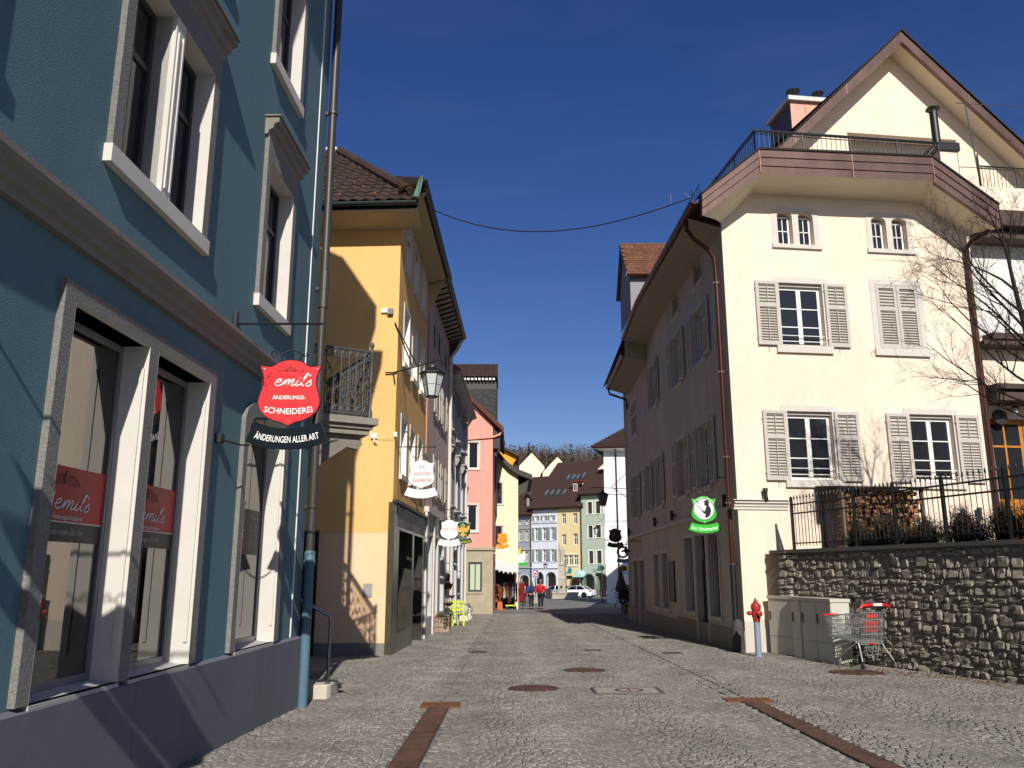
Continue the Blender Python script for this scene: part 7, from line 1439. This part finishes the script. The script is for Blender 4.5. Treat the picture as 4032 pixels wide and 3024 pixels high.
MB().prism(F2, [(-.25, 2.2), (.1, 2.05), (.25, 2.6), (.2, 3.0), (-.1, 2.75), (-.25, 2.9)], 0, .03).build('cloth', m_white, t); MB().prism(F2, [(-.25, 2.0), (.3, 1.95), (.28, 2.2), (-.25, 2.18)], 0, .035).build('green_hem', m_sgreen, t); MB().prism(F2, [(-.26, 2.85), (-.1, 2.7), (-.1, 3.2), (-.26, 3.4)], 0, .033).build('yellow_corner', pm('yellow_cloth', 'd8c020', .8), t)
# ------------------------------------------------------------ odds and ends on the left pavement
def gp(x, y): return Vector((x, y, gz(y) + .012))
b = gp(-2.2, 26.9); t = thing('wooden_planter', 'weathered plank crate planter with ivy at the shop front', 'planter', b); m_wood = pm('weathered_plank', '9a8674', .85, .25, 6., .25, 40)
for k in range(3):
    z = b.z + .01 + k * .15
    for sy in (-.2, .2): MB().bx(b.x - .27, b.x + .27, b.y + sy - .012, b.y + sy + .012, z, z + .135).build('plank', m_wood, t)
    for sx in (-.27, .27): MB().bx(b.x + sx - .012, b.x + sx + .012, b.y - .2, b.y + .2, z, z + .135).build('plank', m_wood, t)
for sx in (-.25, .25): MB().bx(b.x + sx - .025, b.x + sx + .025, b.y - .24, b.y - .21, b.z, b.z + .46).build('corner_post', m_wood, t)
MB().bx(b.x - .26, b.x + .26, b.y - .19, b.y + .19, b.z + .3, b.z + .38).build('soil', pm('garden_soil', '4a4338'), t)
t2 = thing('ivy', 'ivy and red heather spilling from the plank planter', 'plant', b + Vector((0, 0, .38))); lf = MB(); rd = MB()
for k in range(420):
    q = Vector((rnd.gauss(.05, .17), rnd.gauss(-.05, .13), abs(rnd.gauss(0, .07)))); 
    if q.x > .12 and rnd.random() < .6: q.z -= rnd.uniform(0, .3); q.y = -.2 - rnd.random() * .08
    c = b + Vector((0, 0, .4)) + q; u = Vector((rnd.uniform(-1, 1), rnd.uniform(-1, 1), rnd.uniform(-1, 1))).normalized() * rnd.uniform(.015, .032); v = u.orthogonal().normalized() * u.length * .8
    (rd if q.x < -.06 and q.z >= 0 else lf).add([c - u, c + v, c + u, c - v], [(0, 1, 2, 3)])
lf.build('leaves', pm('ivy_green', '3d4a2a', .7, .3, 9., isl=.3), t2)['kind'] = 'stuff'; rd.build('heather', pm('red_heather', '9a3f33', .8, .3, 9., isl=.3), t2)['kind'] = 'stuff'
b = gp(-1.93, 31.2); t = thing('lime_chair', 'lime yellow garden chair beside the plank planter', 'chair', b); m_lime = pm('lime_paint', 'c9d92a', .5)
for sx in (-.2, .2):
    MB().bx(b.x + sx - .02, b.x + sx + .02, b.y - .22, b.y - .18, b.z, b.z + .88).build('leg', m_lime, t); MB().bx(b.x + sx - .02, b.x + sx + .02, b.y + .2, b.y + .24, b.z, b.z + .44).build('leg', m_lime, t)
for k in range(6): MB().bx(b.x - .21, b.x + .21, b.y - .16 + k * .068, b.y - .105 + k * .068, b.z + .43, b.z + .455).build('seat_slat', m_lime, t)
for z in (.55, .68, .81): MB().bx(b.x - .18, b.x + .18, b.y - .21, b.y - .19, b.z + z, b.z + z + .06).build('back_slat', m_lime, t)
t = thing('lime_chair', 'second lime yellow garden chair set against the wall behind the first', 'chair', gp(-2.15, 31.6)); c0 = gp(-2.15, 31.6)
for sx in (-.2, .2):
    for y_, h in ((-.2, .88), (.2, .44)): MB().bx(c0.x + sx - .02, c0.x + sx + .02, c0.y + y_ - .02, c0.y + y_ + .02, c0.z, c0.z + h).build('leg', m_lime, t)
for k in range(6): MB().bx(c0.x - .21, c0.x + .21, c0.y - .16 + k * .068, c0.y - .105 + k * .068, c0.z + .43, c0.z + .455).build('seat_slat', m_lime, t)
for z in (.55, .68, .81): MB().bx(c0.x - .18, c0.x + .18, c0.y - .21, c0.y - .19, c0.z + z, c0.z + z + .06).build('back_slat', m_lime, t)
for lab, x, y in (('pale stone ball on a plinth behind the lime chair, front one', -1.98, 35.6), ('pale stone ball on a plinth behind the lime chair, rear one', -1.95, 38.2)):
    c0 = gp(x, y); t = thing('stone_ball', lab, 'stone ball', c0, 'stone balls'); MB().bx(x - .2, x + .2, y - .2, y + .2, c0.z, c0.z + .12).bx(x - .15, x + .15, y - .15, y + .15, c0.z + .12, c0.z + .22).build('plinth', m_greigel, t); MB().ball((x, y, c0.z + .42), .23, n=18, m=12).build('ball', pm('ball_stone', 'b5b0a2', .85, .12, 6., .2, 40), t, True)
c0 = gp(-2.1, 37.2); t = thing('stone_trough', 'stone trough with low green plants before the stone ground floor', 'trough', c0); MB().bx(-2.35, -1.75, 36.6, 37.0, c0.z, c0.z + .5).build('trough', m_greigel, t); lf = MB()
for k in range(220):
    c = Vector((rnd.uniform(-2.35, -1.75), rnd.uniform(36.6, 37), c0.z + .5 + abs(rnd.gauss(0, .08)))); u = Vector((rnd.uniform(-1, 1), rnd.uniform(-1, 1), rnd.uniform(-1, 1))).normalized() * .035; v = u.orthogonal().normalized() * .025; lf.add([c - u, c + v, c + u, c - v], [(0, 1, 2, 3)])
lf.build('plants', MATS['ivy_green'], t)['kind'] = 'stuff'
b = gp(-2.2, 29.5); t = thing('iron_ornament', 'rusty iron cockerel ornament on a rod in the planters', 'ornament', b); MB().tube([b, b + Vector((0, 0, 1.35))], .012, 5).tube([b + Vector((.12, 0, 0)), b + Vector((.14, 0, 1.0))], .01, 5).build('rod', m_rust, t)
F2 = Fr((b.x, b.y), ang=0); MB().prism(F2, [(-.12, b.z + 1.3), (.1, b.z + 1.25), (.2, b.z + 1.5), (.12, b.z + 1.45), (.06, b.z + 1.55), (.08, b.z + 1.75), (.02, b.z + 1.82), (-.02, b.z + 1.7), (-.08, b.z + 1.5)], -.03, .03).build('cockerel', m_rust, t); MB().lathe((b.x + .14, b.y, b.z + .98), [(.03, 0), (.1, .05), (.12, .1), (.1, .1)], 10).lathe((b.x + .03, b.y, b.z + .72), [(.05, 0), (.16, .08), (.18, .12), (.15, .12)], 10).build('dish', m_rust, t)
# ------------------------------------------------------------ right pavement beyond the shaded wall
t = thing('closed_parasol', 'closed dark parasol on the shaded right pavement', 'parasol', gp(5.45, 43)); c0 = gp(5.45, 43); MB().lathe(c0, [(.02, 0), (.02, .9), (.34, 1.25), (.3, 1.27), (.08, 2.0), (.03, 2.15), (.02, 2.25)], 12).build('canopy', pm('grey_brown_canvas', '55504a', .9, .15), t); MB().lathe(c0, [(.25, 0), (.25, .08), (.05, .1)], 12).build('base', m_conc, t)
for lab, x, y, h, mt in (('dark leafy bush in a lime pot on the right pavement', 5.75, 41.5, 1.0, 'potted_green'), ('small dark bush by the far right doorway', 6.0, 46, .8, 'potted_green')):
    c0 = gp(x, y); t = thing('potted_bush', lab, 'plant', c0, 'potted bushes on the right'); MB().lathe(c0, [(.16, 0), (.22, .42), (.2, .44)], 12).build('pot', m_lime if y < 42 else m_conc, t); lf = MB()
    for k in range(420):
        d = Vector((rnd.gauss(0, .22), rnd.gauss(0, .22), rnd.gauss(0, .26))); c = c0 + Vector((0, 0, .44 + h * .5)) + d; u = Vector((rnd.uniform(-1, 1), rnd.uniform(-1, 1), rnd.uniform(-1, 1))).normalized() * .06; v = u.orthogonal().normalized() * .04; lf.add([c - u, c + v, c + u, c - v], [(0, 1, 2, 3)])
    lf.build('leaves', pm('potted_green', '29331f', .7, .3, 8., isl=.3), t)['kind'] = 'stuff'
t = thing('ring_sign', 'ring-shaped yellow and brown shop sign with a blue banner on the right', 'sign', (5.7, 44, 2.4)); MB().tube([(5.7 + .26 * math.cos(a), 44, 2.5 + .26 * math.sin(a)) for a in np.arange(0, 6.28, .4)], .06, 6, True).build('ring', pm('ochre_metal', '8a6a2a', .6), t); MB().tube([(5.35, 44, 2.9), (6.6, 44, 2.9)], .015, 5).build('bracket', m_black, t); F2 = Fr((5.75, 44), ang=0); MB().prism(F2, [(a * 1.0, 1.95 + z) for a, z in bannerpts()], 0, .02).build('banner', pm('pale_blue_board', '8b9fb5', .6), t)
t = thing('bread_sign', 'yellow and magenta rounded shop sign low on the right', 'sign', (5.9, 44.5, 1.6)); F2 = Fr((5.95, 44.5), ang=0); MB().prism(F2, [(-.16 + .2 * math.cos(a), 1.68 + .15 * math.sin(a)) for a in np.arange(0, 6.28, .5)], 0, .03).build('yellow_disc', pm('yellow_board', 'c99a24', .6), t); MB().prism(F2, [(.16, 1.5), (.3, 1.5), (.32, 1.85), (.2, 1.85)], 0, .03).build('magenta_leaf', pm('magenta_board', '8d2060', .6), t); MB().tube([(5.6, 44.5, 1.45), (6.6, 44.5, 1.42)], .015, 5).build('bracket', m_black, t)
hr_ = thing('shaded_side_house', 'narrow shaded house front beyond the cream house', 'house', (6.9, 45, gz(45))); MB().quad((5.4, 37, -1), (9.0, 62, -1), (9.0, 62, 7), (5.4, 37, 7)).quad((9.0, 62, -1), (14, 62, -1), (14, 62, 7), (9.0, 62, 7)).build('wall', m_greige, hr_); MB().quad((5.2, 37, 7), (8.8, 62, 7), (12, 62, 9.5), (9, 37, 9.5)).build('roof', m_froof, hr_)
FS = Fr((9.0, 62), (5.4, 37))
for a in (3, 8, 13, 18):
    for z0, z1 in ((.0, 2.2), (3.8, 5.3), (5.6, 6.7)): window(FS, hr_, a, a + 1.1, z0, z1, .03, 2, 1, fm=m_white)
# ------------------------------------------------------------ square: road sign, post, fountain, cars, bicycles
c0 = gp(1.95, 71.5); t = thing('road_sign', 'square blue road sign with red slash on a post', 'road sign', c0); MB().tube([c0, c0 + Vector((0, 0, 2.75))], .03, 8).build('post', m_zinc, t); F2 = Fr((c0.x, c0.y - .05), ang=0); z = c0.z + 2.05
MB().prism(F2, rect(-.24, .24, z, z + .68), -.01, .01).build('panel', m_white, t); MB().prism(F2, rect(-.215, .215, z + .03, z + .65), .01, .013).build('field', pm('sign_blue', '1f4fa8', .4), t); MB().prism(F2, rect(-.15, .15, z + .12, z + .56), .013, .016).build('inner_field', m_white, t)
m = MB()
for x in (-.06, .06): m.prism(F2, [(x - .03, z + .17), (x + .03, z + .17), (x + .035, z + .4), (x - .035, z + .4)], .016, .018); m.ball(F2.P(x, z + .45, .017), .03, n=8, m=5)
m.build('pictogram', m_lk, t); MB().prism(F2, [(-.2, z + .05), (-.12, z + .04), (.2, z + .62), (.12, z + .64)], .018, .021).build('slash', m_sred, t); MB().bx(c0.x - .2, c0.x + .2, c0.y - .15, c0.y + .15, c0.z, c0.z + .5).build('concrete_foot', m_conc, t)
c0 = gp(7.6, 72.5); t = thing('sign_post', 'dark post with small square plate before the white house', 'post', c0); MB().tube([c0, c0 + Vector((0, 0, 3.1))], .045, 8).build('post', m_beam, t); MB().bx(c0.x - .18, c0.x + .18, c0.y - .05, c0.y - .02, c0.z + 2.7, c0.z + 3.0).build('plate', m_beam, t)
f0 = gp(5.75, 98); fo = thing('fountain', 'stone fountain with a standing figure on a tall pillar', 'fountain', f0); m_fst = pm('fountain_stone', 'b6ab97', .85, .18, 1.5, .2, 20)
MB().lathe(f0, [(1.75, 0), (1.75, .5), (1.8, .52), (1.85, .62), (1.85, .7), (1.6, .7), (1.58, .4)], 8).build('basin', m_fst, fo); MB().lathe(f0, [(1.57, .38), (1.57, .55)], 8).build('water', glassmat('fountain_water', (.05, .06, .05), .05), fo)
MB().lathe(Matrix.Translation(f0) @ Matrix.Rotation(R(30), 4, 'Z'), [(.62, .0), (.6, 1.0), (.58, 2.1), (.62, 2.2), (.6, 2.35), (.45, 2.5), (.45, 3.6), (.6, 3.72), (.62, 3.82), (.4, 3.9)], 4).build('pillar', m_fst, fo)
for a in (-110, -30): M = Matrix.Translation(f0 + Vector((0, 0, 1.3))) @ Matrix.Rotation(R(a), 4, 'Z') @ Matrix.Rotation(R(90), 4, 'Y'); MB().lathe(M, [(.12, .38), (.16, .46), (.03, .55), (.03, 1.0)], 8).build('spout', m_beam, fo)
V = [(0, 0, .95, (.17, .12))]; E_ = []; c_ = chain(V, E_, 0, [(0, 0, 1.15, (.15, .11)), (0, .02, 1.35, (.18, .12)), (0, 0, 1.45, (.1, .08)), (0, 0, 1.54, .06), (0, 0, 1.64, (.09, .1)), (0, 0, 1.75, (.07, .08))])
k = 3
for sg, pts in ((-1, [(-.2, 0, 1.4, .07), (-.33, -.05, 1.2, .055), (-.3, -.2, 1.38, .045)]), (1, [(.2, 0, 1.4, .07), (.3, -.02, 1.16, .055), (.2, -.15, 1.0, .05)])): chain(V, E_, 3, pts)
for sg in (-1, 1): chain(V, E_, 0, [(sg * .1, 0, .8, .11), (sg * .1, -.02, .45, .085), (sg * .11, 0, .08, .07), (sg * .12, -.12, .04, .05)])
st_ = skinmesh(V, E_, m_fst, fo, 'statue', 1); st_.location = (0, 0, 3.88); st_.scale = (1.15, 1.15, 1.15)
MB().lathe(f0 + Vector((0, 0.12, 3.88)), [(.3, 0), (.22, .5), (.26, 1.2), (.16, 1.6)], 8).build('cloak', m_fst, fo); MB().tube([f0 + Vector((-.4, -.2, 4.0)), f0 + Vector((-.34, -.24, 6.1))], .03, 6).build('lance', m_beam, fo)
def loft(m, secs):
    n = len(secs[0]); k = len(m.v)
    for s_ in secs: m.v += [tuple(p) for p in s_]
    for i in range(len(secs) - 1):
        for j in range(n): m.f.append((k + i * n + j, k + i * n + (j + 1) % n, k + (i + 1) * n + (j + 1) % n, k + (i + 1) * n + j))
    m.f.append(tuple(k + j for j in range(n))); m.f.append(tuple(k + (len(secs) - 1) * n + j for j in range(n)))
def car(lab, x, y, rz, paint, estate=False):
    t = thing('parked_car', lab, 'car', (x, y, gz(y)), 'cars parked on the square'); t.rotation_euler = (0, 0, rz); LOC[t] = Vector((0, 0, 0))
    def ring(X, w, z0, z1, w2): return [(X, -w, z0 + .08), (X, -w * .98, z1 - .12), (X, -w2, z1), (X, w2, z1), (X, w * .98, z1 - .12), (X, w, z0 + .08), (X, w * .8, z0), (X, -w * .8, z0)]
    body = MB(); loft(body, [ring(-2.3, .72, .34, .78, .5), ring(-2.22, .84, .22, .98, .72), ring(-1.6, .9, .2, 1.02, .78), ring(-.9, .91, .19, .99, .8), ring(.3, .91, .19, .97, .8), ring(1.0, .9, .2, .93, .78), ring(1.8, .87, .22, .84, .68), ring(2.2, .78, .26, .7, .55), ring(2.32, .6, .32, .58, .4)]); body.build('body', paint, t, True)
    gh = MB(); rr = -1.75 if not estate else -2.1
    secs = [[(X, -w, z0), (X, -w2, z1), (X, w2, z1), (X, w, z0)] for X, w, z0, z1, w2 in ((rr, .74, .95, .99, .7), (rr + (.75 if not estate else .3), .77, .95, 1.38, .58), (-.2, .78, .95, 1.44, .6), (.35, .77, .94, 1.36, .57), (1.1, .74, .9, .95, .68))]
    loft(gh, secs); gh.build('glasshouse', pm('car_glass', '10151a', .06, .0, spec=.7), t)
    rf = MB(); loft(rf, [[(X, -w, z), (X, -w * .9, z + .035), (X, w * .9, z + .035), (X, w, z)] for X, w, z in ((rr + (.72 if not estate else .28), .6, 1.375), (-.2, .625, 1.43), (.38, .6, 1.35))]); rf.build('roof', paint, t, True)
    for sg in (-1, 1):
        MB().tube([(rr + .05, sg * .73, .98), (rr + (.77 if not estate else .32), sg * .6, 1.39)], .05, 5).tube([(.36, sg * .6, 1.37), (1.12, sg * .74, .95)], .035, 5).tube([(-.35, sg * .79, .96), (-.3, sg * .62, 1.43)], .03, 5).build('pillar', paint, t)
        MB().ball((.75, sg * .98, 1.0), .1, 1, .8, .7, 8, 6).build('mirror', paint, t, True)
        MB().hexa([(-2.27, sg * .5, .78), (-2.27, sg * .82, .76), (-2.05, sg * .88, .76), (-2.1, sg * .5, .78), (-2.26, sg * .5, .92), (-2.25, sg * .82, .92), (-2.02, sg * .87, .92), (-2.1, sg * .5, .92)]).build('tail_light', pm('tail_red', 'b01818', .25, .05), t)
        MB().hexa([(2.24, sg * .45, .6), (2.1, sg * .8, .6), (2.0, sg * .83, .6), (2.1, sg * .45, .6), (2.2, sg * .45, .72), (2.02, sg * .8, .74), (1.95, sg * .8, .74), (2.1, sg * .45, .72)]).build('headlight', m_frost, t)
        for X in (-1.4, 1.42):
            M = Matrix.Translation((X, sg * .8, .32)) @ Matrix.Rotation(R(90), 4, 'X'); w = MB().lathe(M, [(.2, -.11), (.31, -.11), (.325, -.08), (.325, .08), (.31, .115), (.22, .115)], 20).build('wheel', m_black, t); MB().lathe(M, [(.2, -.118), (.21, -.08), (.21, .08), (.2, .118)], 14).build('rim', m_steel, w)
            MB().lathe(Matrix.Translation((X, sg * .9, .34)) @ Matrix.Rotation(R(90), 4, 'X'), [(.37, -.018), (.37, .018)], 20).build('wheel_arch', m_black, t)
    MB().bx(-2.33, -2.3, -.26, .26, .62, .73).build('number_plate', m_white, t); MB().bx(-2.3, -2.1, -.7, .7, .24, .36).build('rear_diffuser', m_black, t)
m_carw = pm('white_car_paint', 'e8e8ea', .2, .02, 2., spec=.6, coat=.6); m_cars = pm('silver_car_paint', 'aeb4bd', .25, .02, 2., spec=.6, coat=.6, metal=.3)
car('white saloon parked to the right of the fountain', 7.75, 104.2, R(180 - 28), m_carw); car('silver estate car parked behind the fountain pillar', 5.6, 108.5, R(180 - 40), m_cars, True)
def bike(lab, x, y, rz, hx):
    t = thing('bicycle', lab, 'bicycle', (x, y, gz(y)), 'bicycles by the arcade'); t.rotation_euler = (0, 0, rz); LOC[t] = Vector((0, 0, 0)); mt = pm('bike_' + hx, hx, .4)
    for X in (-.52, .52):
        w = MB().tube([(X + .33 * math.cos(a), 0, .34 + .33 * math.sin(a)) for a in np.arange(0, 6.28, .35)], .02, 5, True).build('wheel', m_black, t); m = MB()
        for a in np.arange(0, 3.1, .52): m.tube([(X + .32 * math.cos(a), 0, .34 + .32 * math.sin(a)), (X - .32 * math.cos(a), 0, .34 - .32 * math.sin(a))], .004, 3)
        m.build('spokes', m_steel, w)
    m = MB()
    for p, q in (((-.52, .34), (-.1, .34)), ((-.1, .34), (-.22, .86)), ((-.52, .34), (-.2, .76)), ((-.1, .34), (.36, .78)), ((-.2, .76), (.34, .84)), ((.52, .34), (.32, .98))): m.tube([(p[0], 0, p[1]), (q[0], 0, q[1])], .02, 6)
    m.build('frame', mt, t); MB().tube([(.3, -.26, 1.02), (.34, 0, 1.0), (.3, .26, 1.02)], .015, 5).build('handlebar', m_black, t); MB().ball((-.23, 0, .9), .1, 1.3, .7, .4, 8, 5).build('saddle', m_black, t)
bike('red bicycle parked right of the white saloon', 11.3, 108, R(70), 'b02a22'); bike('dark bicycle leaning next to the red one', 10.7, 107.2, R(55), '2a2f3a'); bike('grey bicycle nearest the white house', 11.9, 108.6, R(80), '8a8c90')
c0 = gp(4.1, 97); t = thing('stroller', 'dark folded market trolley left of the fountain', 'trolley', c0); MB().bx(c0.x - .4, c0.x + .3, c0.y - .3, c0.y + .3, c0.z + .15, c0.z + 1.1).build('bag', m_vest, t); MB().tube([(c0.x + .3, c0.y, c0.z + .3), (c0.x + .5, c0.y, c0.z + 1.5)], .03, 6).build('handle', m_black, t); MB().lathe(Matrix.Translation((c0.x - .2, c0.y - .3, c0.z + .13)) @ Matrix.Rotation(R(90), 4, 'X'), [(.12, -.04), (.12, .04)], 12).build('wheel', m_black, t)
# ------------------------------------------------------------ houses behind the viewer (seen mirrored in the panes)
for lab, x0, x1, y, h, hx in (('grey house across the junction behind the viewer', -16, -4, -38, 13, 'a39c90'), ('ochre house across the junction behind the viewer', -4, 9, -42, 12.5, 'b59a6c'), ('white house across the junction behind the viewer', 9, 24, -40, 13.5, 'c9c6c0'), ('dark timber house far right behind the viewer', 25, 42, -27, 13, '5a5148'), ('brown house farthest right behind the viewer', 43, 66, -26, 13.5, '6b6052')):
    F2 = Fr((x1, y), (x0, y)); t = thing('rear_house', lab, 'house', ((x0 + x1) / 2, y, gz(-20))); L_ = x1 - x0; ws_ = [rect(a, a + 1.1, z, z + 1.5) for z in (1.2, 4.2, 6.6) if z + 1.6 < h for a in np.arange(1.2, L_ - 1.5, 2.6)]
    MB().wall(F2, rect(0, L_, -.2, h), ws_, .15).build('wall', pm('rear_' + hx, hx, .9, .06, 1.), t)
    for w in ws_: window(F2, t, w[0][0], w[1][0], w[0][1], w[2][1], -.1, 2, 1, fm=m_white)
    MB().quad(F2.P(-.4, h, .5), F2.P(L_ + .4, h, .5), F2.P(L_ + .4, h + 3, -5), F2.P(-.4, h + 3, -5)).build('roof', m_froof, t)
